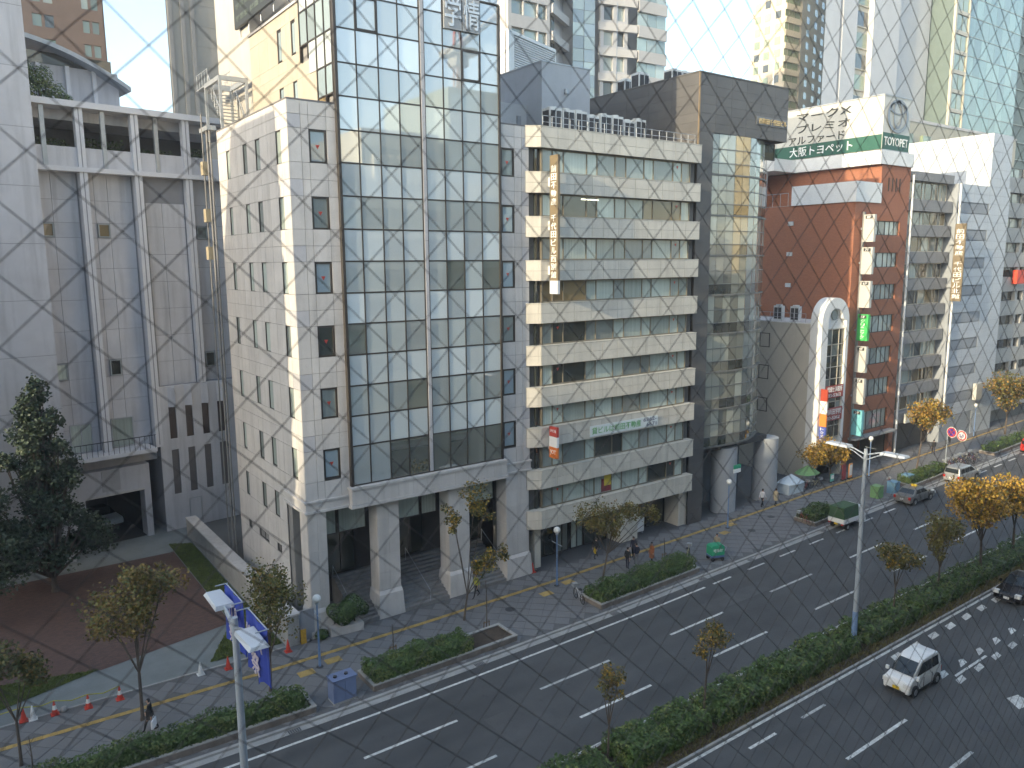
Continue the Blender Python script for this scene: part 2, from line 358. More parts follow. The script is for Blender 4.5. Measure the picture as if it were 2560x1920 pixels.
# drain grates in the gutter
for x, gl_ in ((11.6, 'beside the utility cabinet'), (22.3, 'before the portico hedge'), (32.8, 'at the left end of the third planter'), (41.6, 'at the right end of the third planter'), (47.3, 'beyond the green cart'), (57.4, 'behind the canopy truck')):
    y = bend(x, 34.18); o = thing('drain_grate', 'dark iron drain grate in the gutter '+gl_, 'drain grate', (x, y, 0), 0, 'drain grates along the far gutter')
    MB().box(x-.3, x+.3, y-.17, y+.17, .005, .012).build('plate', iron, o)
    for k in range(5): block('bar', mat('steel_bar', (.2, .2, .2), .5, .1, 3), x-.25+k*.11, x-.2+k*.11, y-.15, y+.15, .013, .018, o)
for x, y, l in ((56.7, 39.8, 'manhole'), (52.4, 38.6, 'b'), (27.6, 38.6, 'c')):
    tag(MB().disc((x, y, .133), .33, 'z', 24, .01).build('manhole_cover', iron), {'manhole': 'round dark manhole cover on the pavement beside the yellow tactile strip', 'b': 'round manhole cover on the pavement before the dark office block', 'c': 'round manhole cover on the pavement before the portico steps'}[l], 'manhole cover')

pat = mat('asphalt_patch', (.085, .085, .086), .9, .2, .6, .3, grain=.2)
for x0, x1, y0, y1, l in ((19.5, 22.5, 27.2, 29.6, 'dark asphalt repair patch in the middle lane before the portico'), (38, 44, 30.6, 31.9, 'long dark asphalt repair patch near the kerb lane'), (30.5, 33.5, 25.0, 26.3, 'dark asphalt repair patch beside the planted strip'), (44.5, 49, 14.9, 16.6, 'dark asphalt repair patch on the near carriageway'), (55, 57.2, 28.1, 29.5, 'dark square asphalt patch left of the far trees')):
    tag(MB().sheet([(x0, y0), (x1, y0+.04), (x1+.05, y1), (x0-.03, y1-.05)], .0025).build('road_patch', pat), l, 'road patch')
for x, y, l in ((27.0, 28.6, 'round iron manhole cover in the middle lane'), (47.5, 31.8, 'round iron manhole cover in the kerb lane'), (38.6, 14.6, 'round iron manhole cover on the near carriageway')):
    tag(MB().disc((x, y, .004), .33, 'z', 24, .006).build('manhole_cover', iron), l, 'manhole cover')

# planted strip between the carriageways
strip('median', 21.5, 24.55, -.01, .1, -60, 160, soil, 'low planted earth strip between the two carriageways', cat='median')
for nm, y in (('near', 21.42), ('far', 24.5)):
    strip('median_kerb', y, y+.13, -.01, .12, -60, 160, kerbm, nm+' concrete kerb of the planted strip', cat='kerb')

# the forecourt in front of the white hall at left
plaza = mat('red_brick_paving', (.165, .085, .06), .85, .3, .8, .2)
nn, ll = plaza.node_tree.nodes, plaza.node_tree.links
bt = nn.new('ShaderNodeTexBrick'); bt.inputs['Scale'].default_value = 1; bt.inputs['Brick Width'].default_value = .23; bt.inputs['Row Height'].default_value = .115; bt.inputs['Mortar Size'].default_value = .008
bt.inputs['Color1'].default_value = (.14, .075, .057, 1); bt.inputs['Color2'].default_value = (.09, .05, .04, 1); bt.inputs['Mortar'].default_value = (.07, .055, .05, 1)
gg = nn.new('ShaderNodeNewGeometry'); ll.new(gg.outputs['Position'], bt.inputs['Vector']); ll.new(bt.outputs[0], nn['Principled BSDF'].inputs['Base Color'])
tag(MB().sheet([(12.5, 63), (12.5, 47.8), (4.95, 46.25), (-3, 48.5), (-30, 52), (-30, 63)], .03).build('forecourt', plaza), 'red brick forecourt before the white hall', 'forecourt', kind='structure')
apron = mat('apron_concrete', (.2, .215, .21), .85, .15, .7, .1)
tag(MB().sheet([(-60, 42.9), (15.2, 42.45), (15.2, 66), (15, 75), (-60, 75)], .012).build('apron', apron), 'grey concrete drive between pavement and forecourt', 'drive', kind='structure')
rg = [(12.55, 47.85), (10.1, 43.45), (14.15, 43.2), (14.15, 64), (12.55, 65)]
lg = [(-30, 44.5), (.1, 44.85), (4.9, 46.35), (-3, 48.6), (-30, 51)]
tag(MB().sheet(rg, .045).build('lawn', lawnm), 'green lawn wedge beside the long concrete ramp wall', 'lawn', kind='structure')
tag(MB().sheet(lg, .045).build('lawn', lawnm), 'dark lawn wedge at the lower left of the forecourt', 'lawn', kind='structure')
def inside(p, poly):
    c = False; n = len(poly)
    for i in range(n):
        (x1, y1), (x2, y2) = poly[i], poly[(i+1) % n]
        if (y1 > p[1]) != (y2 > p[1]) and p[0] < (x2-x1)*(p[1]-y1)/(y2-y1)+x1: c = not c
    return c
def blades(polys, n, h, m, name, label, z=.05, box=None):
    b = MB(); k = 0
    while k < n:
        poly = random.choice(polys); xs = [p[0] for p in poly]; ys = [p[1] for p in poly]
        p = (random.uniform(max(min(xs), -8), max(xs)), random.uniform(min(ys), max(ys)))
        if not inside(p, poly): continue
        k += 1; a = random.uniform(0, 6.28); w = .03; hh = h*random.uniform(.5, 1.2); lx, ly = random.uniform(-.05, .05), random.uniform(-.05, .05)
        b.add([(p[0]-w*math.cos(a), p[1]-w*math.sin(a), z), (p[0]+w*math.cos(a), p[1]+w*math.sin(a), z), (p[0]+lx, p[1]+ly, z+hh)], [(0, 1, 2)])
    return tag(b.build(name, m), label, 'grass', kind='stuff')
blades([rg, lg], 26000, .1, grassm, 'grass', 'short mown grass covering the two lawn wedges')
blades([[(-2, 21.55), (70, 21.55), (70, 22.3), (-2, 22.3)], [(-2, 23.9), (70, 23.9), (70, 24.45), (-2, 24.45)]], 20000, .16, mat('dry_grass', (.13, .12, .045), .8, .4, 1.5), 'grass', 'thin dry grass along both edges of the planted strip', .1)
# narrow kerb of the drive
strip('drive_kerb', 42.36, 42.5, -.01, .14, -60, 15.6, kerbm, 'low kerb between drive and pavement', cat='kerb')

# ------------------------------------------------------------------ building materials
stone = mat('pale_stone', (.56, .53, .50), .62, .12, .5, .08, stain=.16)
stone_g = mat('grey_stone', (.45, .44, .45), .62, .12, .5, .08)
stone_j = mat('stone_joint', (.24, .23, .22), .9, .1, 1)
dkframe = mat('bronze_frame', (.045, .038, .032), .45, .15, 2)
g_vis = glass('glass_vision', (.42, .46, .45), 3.2, .015, .008)
g_vis2 = glass('glass_vision_clear', (.15, .16, .13), 3.2, .015, .008)
g_span = glass('glass_spandrel', (.6, .66, .67), 3.2, .02, .008)
g_blind = glass('glass_blind', (.44, .5, .45), 1.75, .03, .03, streak=.18)
g_grey = glass('glass_grey_blind', (.26, .29, .27), 1.75, .03, .03, streak=.1)
g_dark = glass('glass_dark_room', (.045, .05, .042), 1.9, .02, .03)
g_warm = glass('glass_warm_room', (.2, .15, .08), 1.8, .03, .03)
g_blue = glass('glass_sky', (.3, .37, .4), 2.0, .02, .04)
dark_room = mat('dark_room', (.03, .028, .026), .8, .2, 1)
redtri = mat('red_triangle', (.55, .06, .04), .5, .1, 3)
galv = mat('galvanised_steel', (.42, .44, .46), .45, .12, 3, metal=.5)
paintw = mat('white_paint', (.74, .74, .72), .5, .08, 1)
def triangle(F, u, z, d, parent, s=.13):
    b = MB().add([(-s, 0, s), (s, 0, s), (0, 0, -s*.8)], [(0, 2, 1)]); return b.build('rescue_triangle', redtri, parent, F.W @ T(u, d, z))
class Cladding:
    """stone panels: up to a limit separate parts, then one part of kind stuff"""
    def __init__(s, F, m, limit=300, name='panel', gap=.012, th=.03): s.F, s.m, s.limit, s.n, s.name, s.gap, s.th = F, m, limit, 0, name, gap, th; s.rest = MB()
    def put(s, F, u0, u1, z0, z1, d, m=None, name=None):
        g = s.gap/2; s.n += 1
        if s.n <= s.limit: F.box(name or s.name, m or s.m, u0+g, u1-g, z0+g, z1-g, d, d+s.th)
        else:
            b = MB().box(u0+g, u1-g, d, d+s.th, z0+g, z1-g); s.rest.add([F.W @ Vector(p) for p in b.v], b.f)
    def close(s):
        if s.rest.f: tag(s.rest.build(s.name+'s', s.m, s.F.root), None, None, kind='stuff')
def grid(cl, F, us, zs, d, holes=(), pick=None):
    for i in range(len(us)-1):
        for j in range(len(zs)-1):
            u, z = (us[i]+us[i+1])/2, (zs[j]+zs[j+1])/2
            if any(a < u < b and c < z < e for a, b, c, e in holes): continue
            cl.put(F, us[i], us[i+1], zs[j], zs[j+1], d, pick(i, j, u, z) if pick else None)

# ================================================================== glass-fronted stone office (centre left)
A = thing('glass_office', 'pale stone office block with a tall glass curtain wall above a pillared portico', 'building', (24, 49, 0))
FA = Face(A, 0, 42.75, 0); SA = Face(A, 15.9, 0, -90); TA = Face(A, 18.8, 0, -90)
MB().box(16.0, 32.3, 42.95, 56, 8.0, 31.1).box(16.0, 32.3, 46.6, 56, 0, 8.0).box(16.0, 16.6, 45.45, 46.6, 0, 8.0).box(31.6, 32.3, 43.6, 46.6, 0, 8).build('core_wall', stone_j, A)
MB().box(18.9, 29.9, 42.95, 57, 31.1, 37.8).build('upper_core', stone_j, A)
ZR = [31.24, 30.5, 29.76, 27.94, 27.02, 26.11, 24.29, 23.37, 22.47, 20.65, 19.72, 18.81, 16.99, 16.07, 15.16, 13.34, 12.42, 11.5, 9.6, 8.5][::-1]
WT = [29.76, 26.11, 22.47, 18.81, 15.16, 11.5]
cl = Cladding(FA, stone, 300, gap=.022)
def pickA(i, j, u, z): return stone_g if (i == 0 and (z-8.5) % 1.83 > .92) else stone
holes = [(17.1, 18.15, t-1.83, t) for t in WT]
grid(cl, FA, [15.9, 16.65, 17.1, 18.15, 18.78], ZR, 0, holes, pickA)
holes = [(30.14, 31.2, t-1.83, t) for t in WT]
grid(cl, FA, [29.9, 30.14, 31.2, 31.8, 32.4], ZR, 0, holes, lambda i, j, u, z: stone_g if i == 3 and (z-8.5) % 1.83 > .92 else stone)
for k, t in enumerate(WT):
    for u0, u1 in ((17.1, 18.15), (30.14, 31.2)):
        w = FA.window(u0, u1, t-1.83, t, .03, dkframe, (g_dark if (k == 3 and u0 < 20) else g_grey if (k+int(u0)) % 3 == 0 else g_blue), .11, .14)
        triangle(FA, (u0+u1)/2, t-.95, .095, w)
# side wall facing the forecourt
wy = [(54.2, 53.5), (50.7, 49.9), (48.3, 47.45), (44.7, 43.85)]
us = [-56.1, -54.2, -53.5, -51.9, -50.7, -49.9, -48.3, -47.45, -46.1, -44.7, -43.85, -42.78]
zs = [2.2, 3.87, 4.45, 6.3, 8.0] + ZR[1:]
zs = [0, 2.2, 3.87, 4.45, 6.3, 8.0, 9.6] + [z for z in ZR if z > 9.61]
holes = [(-a, -b, t-1.83, t) for a, b in wy for t in WT] + [(-a, -b, 6.3, 8.0) for a, b in wy[:3]] + [(-54.2, -53.5, 3.87, 4.45), (-51.9, -49.9, 3.87, 4.45), (-48.3, -47.45, 3.87, 4.45), (-46.1, -42.7, 0, 8.0)]
for i in range(len(us)-2, -1, -1):
    grid(cl, SA, us[i:i+2], zs, 0, holes, (lambda a, b, u, z: stone_g if z > 8.5 and (z-8.5) % 1.83 > .92 and random.random() < .75 else stone) if i == len(us)-2 else None)
cl.close()
for a, b in wy:
    for k, t in enumerate(WT): SA.window(-a, -b, t-1.83, t, .02, dkframe, g_blind if (k*7+int(a)) % 5 else g_grey, .05, .1)
for a, b in wy[:3]: SA.window(-a, -b, 6.3, 8.0, .02, dkframe, g_grey, .05, .1)
for a, b in ((54.2, 53.5), (51.9, 49.9), (48.3, 47.45)): SA.window(-a, -b, 3.87, 4.45, .05, dkframe, g_dark, .06, .12, mull=(-(a+b)/2,))
MB().box(15.88, 32.42, 42.73, 42.95, 31.24, 31.32).box(15.88, 16.2, 42.95, 56.1, 31.24, 31.32).build('coping', mat('coping_metal', (.16, .15, .15), .5, .1, 2), A)
# curtain wall
cols = [18.8, 20.03, 21.4, 22.71, 24.12, 24.43, 25.74, 27.07, 28.46, 29.84]
rows = [9.05, 11.48, 13.32, 15.15, 17.0, 18.84, 20.66, 22.49, 24.33, 26.2, 28.05, 29.87, 31.7, 33.5, 35.34, 37.2, 38.3]
frame = MB()
for x in cols: frame.box(x-.03, x+.03, 42.525, 42.66, 9.05, 38.3)
for z in rows: frame.box(18.76, 29.88, 42.535, 42.64, z-.04, z+.04)
frame.box(18.7, 18.86, 42.46, 42.9, 8.98, 38.3).box(29.8, 29.94, 42.46, 42.9, 8.98, 38.3)
cw = frame.build('curtain_wall_frame', dkframe, A)
for i in range(len(cols)-1):
    for j in range(len(rows)-1):
        if i == 4: continue
        if j == len(rows)-2 and i in (6, 7): continue
        v = j % 2 == 0
        m = (g_vis if random.random() < .8 or j > 7 else g_vis2) if v else g_span
        if j == 0: m = g_vis2 if i > 1 else g_vis
        block('pane', m, cols[i]+.04, cols[i+1]-.04, 42.565, 42.585, rows[j]+.045, rows[j+1]-.045, cw)
sash = MB()
for x0, x1, z0, z1 in ((20.03, 21.4, 35.34, 37.2), (27.07, 28.46, 33.5, 35.34)):
    sash.box(x0+.04, x1-.04, 42.52, 42.56, z0+.05, z0+.13).box(x0+.04, x1-.04, 42.52, 42.56, z1-.13, z1-.05).box(x0+.04, x0+.12, 42.52, 42.56, z0+.13, z1-.13).box(x1-.12, x1-.04, 42.52, 42.56, z0+.13, z1-.13)
sash.build('opening_sash', dkframe, cw)
for k in range(9): block('pier_panel', stone_g, 24.16, 24.39, 42.48, 42.6, 9.1+k*3.66, 9.1+(k+1)*3.66-.015 if k < 8 else 38.3, A)
# name board on the glass
nb = mat('name_board_grey', (.32, .33, .34), .5, .08, 1)
for k, (x, ch) in enumerate(((25.74, '学'), (27.07, '情'))):
    o = block('name_board', nb, x+.05, x+1.3, 42.4, 42.5, 36.35, 38.3, A)
    FA.text(ch, x+.1, x+1.25, 36.5, 38.2, -.37, mat('brushed_letter', (.62, .62, .62), .35, .05, 2, metal=.6), 'character', .04, o)
# side return of the curtain wall and the upper side wall
ub = [-47.5, -46.3, -45.05, -43.85, -42.78]
zz = [31.9, 33.5, 35.3, 37.2, 38.3]
sf = MB()
for u in ub: sf.box(u-.035, u+.035, -.12, 0, 31.4 if u > -45.1 else 33.6 if u > -46 else 34.4, 38.3)
for z in zz: sf.box(-45.05 if z < 34 else -47.5, -42.78, -.1, 0, z-.04, z+.04)
sfo = sf.build('curtain_wall_frame', dkframe, A, TA.W)
for i in range(4):
    for j in range(4):
        if (i == 0 and j < 2) or (i == 1 and j < 1): continue
        TA.box('pane', g_span if j % 2 else g_blue, ub[i]+.04, ub[i+1]-.04, zz[j]+.04, zz[j+1]-.04, -.05, -.03, parent=sfo)
TA.box('pane', g_warm, -45.0, -43.9, 31.45, 31.85, -.05, -.03, parent=sfo)
sunst = mat('sunlit_stone', (.40, .355, .285), .6, .1, .6, .1)  # pale stone again, its sunlit cream tone and lowered brightness put into the colour
c2 = Cladding(TA, sunst, 90, 'panel')
zs2 = [31.1, 31.7, 33.58, 34.4, 35.12, 37.15, 37.95]; us2 = [-57, -55.2, -53.4, -51.6, -50.8, -50, -49.15, -48.4, -47.54]
grid(c2, TA, us2, zs2, 0, [(-51.6, -50.8, 35.12, 37.15), (-49.15, -48.4, 35.12, 37.15), (-51.6, -50.8, 31.7, 33.58), (-49.15, -48.4, 31.7, 33.58)])
grid(c2, TA, [-47.54, -46.3, -45.1], [31.1, 31.7, 33.58, 34.36], 0, [(-46.3, -45, 33.58, 35)])
c2.close()
for a, b in ((51.6, 50.8), (49.15, 48.4)):
    for z in (31.7, 35.2): TA.window(-a, -b, z, z+1.9, .03, dkframe, g_blue, .07, .1)
MB().box(18.7, 29.95, 47.6, 57.05, 37.95, 38.1).build('roof_slab', stone_g, A)
MB().box(18.85, 29.85, 42.6, 47.5, 38.3, 54).build('upper_glass_front', g_span, A); MB().box(25.5, 29.9, 47.5, 57, 38.1, 54).build('unseen_shade_core', stone_g, A)  # rear block is unseen, added to keep the sun off the neighbouring penthouse
for k in range(9): MB().box(18.76, 29.9, 42.5, 47.55, 38.3+k*1.83, 38.39+k*1.83).build('upper_transom', dkframe, A)
MB().box(18.9, 29, 57.05, 65, 0, 42.5).build('rear_stair_tower', mat('white_render', (.46, .435, .39), .7, .08, .5, stain=.08), A)
# dark roof billboard on its frame
bb = thing('roof_billboard', 'dark billboard with small faint lettering on the office roof, top edge of the picture', 'billboard', (18.6, 54, 38.1))
MB().box(18.55, 18.75, 49, 59.3, 38.95, 41.6).build('board', mat('billboard_black', (.03, .034, .033), .5, .2, 1), bb)
for k in range(3):
    TA.text('学習塾 就職 進学 情報', -58.8, -49.6, 40.9-k*.8, 41.3-k*.8, -.27, mat('faint_green', (.12, .15, .13), .6, .1, 2), 'lettering', .004, bb)
fr = MB()
for y in (49.5, 52, 54.5, 57, 59): fr.tube([(18.85, y, 38.45), (18.85, y, 41.4)], .05, 6).tube([(18.85, y, 41), (20.4, y, 38.45)], .04, 6)
fr.build('support_frame', galv, bb)
# balcony apron, frieze, portico pillars
MB().box(18.6, 30.06, 42.3, 42.9, 7.9, 8.85).build('balcony_apron', stone, A)
for k in range(11): block('apron_panel', stone, 18.62+k*1.04, 18.62+(k+1)*1.04-.012, 42.27, 42.3, 7.92, 8.83, A)
MB().box(18.52, 30.14, 42.18, 42.95, 8.85, 9.0).box(18.52, 30.14, 42.2, 42.95, 7.7, 7.9).build('balcony_moulding', stone, A)
for a in ((15.84, 18.6, 42.7, 43.0), (15.84, 16.1, 43.0, 46.15), (30.06, 32.44, 42.7, 43.0)): MB().box(*a, 7.9, 8.4).build('frieze', stone, A)
MB().box(15.74, 18.52, 42.62, 42.95, 8.4, 8.52).box(15.74, 18.52, 42.62, 42.95, 7.76, 7.9).box(15.74, 15.98, 42.95, 46.2, 8.4, 8.52).box(15.74, 15.98, 42.95, 46.2, 7.76, 7.9).box(30.14, 32.5, 42.62, 42.95, 8.4, 8.52).box(30.14, 32.5, 42.62, 42.95, 7.76, 7.9).build('cornice', stone, A)
MB().box(16.1, 32.3, 43.0, 46.6, 7.72, 7.9).build('portico_ceiling', stone_g, A)
for x0, x1 in ((15.95, 17.1), (20.45, 21.95), (25.65, 27.25), (30.35, 32.3)):
    b = MB().box(x0, x1, 42.8, 44.0, 1.75, 7.72)
    o = b.build('pillar', stone, A)
    lo = MB(); v = [(x0-.22, 42.45, 0), (x1+.1, 42.45, 0), (x1+.1, 44.2, 0), (x0-.22, 44.2, 0), (x0-.1, 42.6, 1.55), (x1+.04, 42.6, 1.55), (x1+.04, 44.05, 1.55), (x0-.1, 44.05, 1.55), (x0-.02, 42.76, 1.75), (x1+.02, 42.76, 1.75), (x1+.02, 44.02, 1.75), (x0-.02, 44.02, 1.75)]
    lo.add(v, [(3, 2, 1, 0), (0, 1, 5, 4), (1, 2, 6, 5), (2, 3, 7, 6), (3, 0, 4, 7), (4, 5, 9, 8), (5, 6, 10, 9), (6, 7, 11, 10), (7, 4, 8, 11), (8, 9, 10, 11)]); lo.build('plinth', stone, o)
    n = 5; xm = (x0+x1)/2
    for k in range(n):
        z0, z1 = 1.78+k*1.188, 1.78+(k+1)*1.188-.012
        for a, c in ((x0+.01, xm-.006), (xm+.006, x1-.01)): block('panel', stone, a, c, 42.775, 42.8, z0, z1, o)
        block('panel', stone, x0-.025, x0, 42.82, 43.98, z0, z1, o)
# portico interior: entrance wall, hanging glass, steps
MB().box(16.6, 31.6, 46.35, 46.6, 0, 7.7).build('entrance_wall', mat('brown_granite', (.06, .05, .045), .5, .25, 1.5), A)
for x0, x1 in ((17.3, 18.3), (18.4, 20.3), (22.1, 24.2), (24.3, 25.5), (27.4, 30.2)): FA.window(x0, x1, 5.7, 7.65, 1.4, dkframe, g_blind, .06, .08)
for x0, x1 in ((17.3, 20.3), (22.1, 25.5), (27.4, 30.2)): FA.window(x0, x1, 2.3, 5.6, 3.3, dkframe, g_dark, .08, .1, mull=((x0*2+x1)/3, (x0+2*x1)/3))
SA.window(-45.3, -44.1, 3.3, 5.6, .5, dkframe, g_blind, .06, .08)
stp = mat('granite_step', (.24, .23, .22), .7, .2, 2)
for k in range(13): block('step', stp, 18.7, 30.3, 42.55+k*.29, 42.55+(k+1)*.29 if k < 12 else 46.4, .02, .13+.155*(k+1)-.02, A)
for x in (18.66, 24.0, 30.33): MB().tube([(x, 42.6, 1.0), (x, 46, 2.9)], .025, 6).tube([(x, 42.6, .2), (x, 42.6, 1.0)], .025, 6).tube([(x, 46, 2), (x, 46, 2.9)], .025, 6).build('handrail', galv, A)
MB().box(15.95, 18.66, 42.75, 46.3, .0, .35).build('side_landing', stp, A)
# things at the foot of the portico and ramp wall
rw = thing('ramp_wall', 'long pale concrete ramp wall between lawn and stone office', 'wall', (14.6, 50, 0))
ww = MB(); v = []
for y, h in ((42.35, 1.95), (46, 1.9), (55, 1.75), (66, 1.6)): v += [(14.25, y, 0), (14.25, y, h), (14.95, y, h), (14.95, y, 0)]
f = []
for i in range(3): a, c = i*4, i*4+4; f += [(a, c, c+1, a+1)[::-1], (a+1, c+1, c+2, a+2)[::-1], (a+2, c+2, c+3, a+3)[::-1]]
ww.add(v, f+[(0, 1, 2, 3)[::-1], (12, 13, 14, 15)]); ww.build('wall', concrete, rw)
cp = MB(); v = []
for y, h in ((42.3, 1.95), (46, 1.9), (55, 1.75), (66, 1.6)): v += [(14.18, y, h), (14.18, y, h+.1), (15.02, y, h+.1), (15.02, y, h)]
cp.add(v, f+[(0, 1, 2, 3)[::-1], (12, 13, 14, 15)]); cp.build('coping', stone, rw)
gp = thing('service_panel', 'flat grey metal gate panel between ramp wall and first pillar', 'gate', (15.3, 42.55, 0))
MB().box(15.0, 15.95, 42.5, 42.58, .15, 2.0).build('leaf', mat('grey_paint', (.3, .31, .34), .5, .1, 1), gp)
MB().box(14.96, 15.0, 42.48, 42.6, .1, 2.05).box(15.0, 15.95, 42.48, 42.6, 2.0, 2.05).build('frame', galv, gp)
# roof stair at the back left
rs = thing('roof_stair', 'grey steel escape stair on the roof behind the stone office', 'stair', (18, 58, 31.3))
stf = MB()
for x, y in ((16.6, 57), (18.4, 57), (16.6, 60.5), (18.4, 60.5)): stf.box(x-.09, x+.09, y-.09, y+.09, 31.2, 35.2)
stf.box(16.5, 18.5, 56.9, 57.1, 34.9, 35.2).box(16.5, 18.5, 60.4, 60.6, 34.9, 35.2).box(16.5, 16.7, 57.1, 60.4, 34.9, 35.2).box(18.3, 18.5, 57.1, 60.4, 34.9, 35.2)
stf.build('frame', galv, rs)
for k in range(11): block('tread', galv, 16.8, 18.2, 57.3+k*.27, 57.55+k*.27, 31.6+k*.29, 31.64+k*.29, rs)
MB().box(16.7, 18.4, 60.4, 63.5, 35.2, 35.28).build('landing', galv, rs)
rl = MB()
for x in (16.75, 18.35):
    rl.tube([(x, 57.2, 32.4), (x, 60.3, 35.9)], .03, 6); rl.tube([(x, 60.4, 36.3), (x, 63.4, 36.3)], .03, 6)
    for k in range(6): rl.tube([(x, 57.3+k*.6, 31.5+k*.64), (x, 57.3+k*.6, 32.5+k*.66)], .02, 5)
    for k in range(5): rl.tube([(x, 60.5+k*.7, 35.28), (x, 60.5+k*.7, 36.3)], .02, 5)
rl.build('railing', galv, rs)
dp = thing('drain_pipe', 'tall grey drain pipes at the back corner of the stone office', 'pipe', (15.8, 57, 0))
for k, (x, y, r, z) in enumerate(((15.55, 56.5, .06, 31.4), (15.5, 57.0, .08, 31.6), (15.35, 57.6, .05, 32.6))): MB().tube([(x, y, 0), (x, y, z)], r, 8).build('pipe', mat('pipe_grey', (.2, .19, .18), .6, .1, 1), dp)
MB().box(15.35, 15.95, 56.3, 58.3, 31.4, 31.7).build('bracket', galv, dp)
for k, z in enumerate((26.2, 23.6, 29.4)):
    MB().box(15.18, 15.52, 57.3, 57.9, z-.9, z).build('meter_box', mat('cream_box', (.36, .3, .2), .6, .15, 2), dp)

# ================================================================== beige banded office
B = thing('banded_office', 'beige office block with horizontal stone bands and strip windows', 'building', (41, 48, 0))
FB = Face(B, 0, 42.2, 0); SB = Face(B, 32.05, 0, -90)
beige = mat('beige_stone', (.61, .57, .49), .6, .1, .5, .06, stain=.16)
beige_j = mat('beige_joint', (.3, .28, .24), .9, .1, 1)
tops = [31.33, 28.37, 25.43, 22.49, 19.56, 16.62, 13.69, 10.79, 7.72, 4.74]
jx = [33.0, 34.48, 36.0, 37.61, 38.74, 40.22, 41.83, 43.22, 44.7, 46.0, 47.4, 49.0]
MB().box(32.3, 49.0, 42.9, 55, 3.45, 31.2).build('core_wall', mat('core_dark', (.1, .1, .095), .8, .2, 1), B)
cb = Cladding(FB, beige, 300, 'panel', .02)
for t in tops:
    k = MB().prism([(32.1, 42.95), (32.1, 42.75), (33.0, 42.28), (49.0, 42.28), (49.0, 42.95)], t-1.4, t-.02); k.build('band', beige_j, B)
    MB().prism([(32.08, 42.95), (32.08, 42.72), (32.98, 42.18), (49.03, 42.18), (49.03, 42.95)], t-.05, t).build('band_coping', beige, B)
for t in tops:
    for i in range(len(jx)-1):
        for z0, z1 in ((t-1.4, t-.72), (t-.72, t-.05)): cb.put(FB, jx[i], jx[i+1], z0, z1, .0)
CH = Face(B, 33.0, 42.2, -30)                                  # chamfered corner of the bands
for t in tops:
    for z0, z1 in ((t-1.4, t-.72), (t-.72, t-.05)): CH.box('corner_panel', beige, -1.02, -.2, z0+.01, z1-.01, .01, .06); CH.box('corner_panel', beige, -.19, -.01, z0+.01, z1-.01, .01, .06)
cb.close()
wx = [33.42, 34.36, 35.34, 37.47, 38.45, 40.21, 41.29, 43.15, 44.15, 46.29, 47.27, 48.25]
alu = mat('aluminium', (.23, .2, .15), .45, .15, 2, metal=.3)
for fl in range(9):
    z0, z1 = tops[fl+1], tops[fl]-1.4
    def pk(i, j, fl=fl):
        r = random.Random(fl*31+i*7).random()
        if fl == 1 and i in (1, 2, 3): return g_dark
        if fl == 1 and i in (7, 8, 9): return g_warm
        if fl == 0 and i in (4, 5, 6): return g_grey
        if fl == 5 and i in (6, 7): return g_grey
        if fl == 3 and i in (0, 1, 2): return g_warm
        if fl in (4, 5) and i in (1, 2) and r < .5: return g_dark
        if fl == 7 and i in (4, 5): return g_dark
        if fl == 8 and i in (8, 9): return g_dark
        return g_blind if r < .8 else g_grey
    w = FB.window(wx[0], wx[-1], z0+.02, z1-.02, .42, alu, pk, .07, .13, mull=wx[1:-1])
    for u in (34.85, 46.78): triangle(FB, u, z1-.45, .46, w, .12)
    s_ = MB().box(32.35, 33.42, 42.95, 43.0, z0+.02, z1-.02).box(32.9, 33.05, 42.72, 42.95, z0+.02, z1-.02); s_.build('corner_glazing', g_dark, B)
    MB().box(33.36, 33.43, 42.6, 42.95, z0+.02, z1-.02).build('corner_post', alu, B)
# odd blinds, lamp tubes and posters seen through the glass
for u0, u1, z in ((40.0, 41.6, 26.7),): FB.box('lamp_tube', mat('lamp_tube', (1, .95, .75), .5, 0, emit=2.0), u0-3, u1-3, z, z+.05, .455, .485)
FB.box('poster', mat('maroon_poster', (.2, .03, .04), .6, .1, 2), 39.2, 40.15, 4.9, 5.9, .44, .47); FB.box('poster', mat('yellow_poster', (.55, .42, .04), .6, .1, 2), 39.45, 40.15, 5.35, 6.2, .42, .438)
# ground floor: dark shopfront, columns
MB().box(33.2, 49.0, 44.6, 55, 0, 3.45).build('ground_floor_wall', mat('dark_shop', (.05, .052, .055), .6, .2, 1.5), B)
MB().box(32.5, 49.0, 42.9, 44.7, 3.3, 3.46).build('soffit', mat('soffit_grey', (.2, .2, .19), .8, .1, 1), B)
for x, w in ((33.0, .55), (41.6, 1.9), (48.3, 1.4)): MB().box(x, x+w, 43.0, 44.6, 0, 3.35).build('column', beige, B)
for x0, x1, m in ((34.0, 36.0, g_dark), (36.1, 37.4, g_grey), (37.6, 38.9, g_blind), (39, 41.4, g_dark), (43.8, 48.1, g_dark)): FB.window(x0, x1, .15, 3.2, 2.2, dkframe, m, .07, .1, mull=((x0+x1)/2,))
MB().sheet([(33.0, 42.4), (49, 42.8), (49, 44.6), (33.0, 44.6)], .14).build('forecourt_paving', mat('dark_paving', (.09, .093, .1), .6, .15, 1), B)
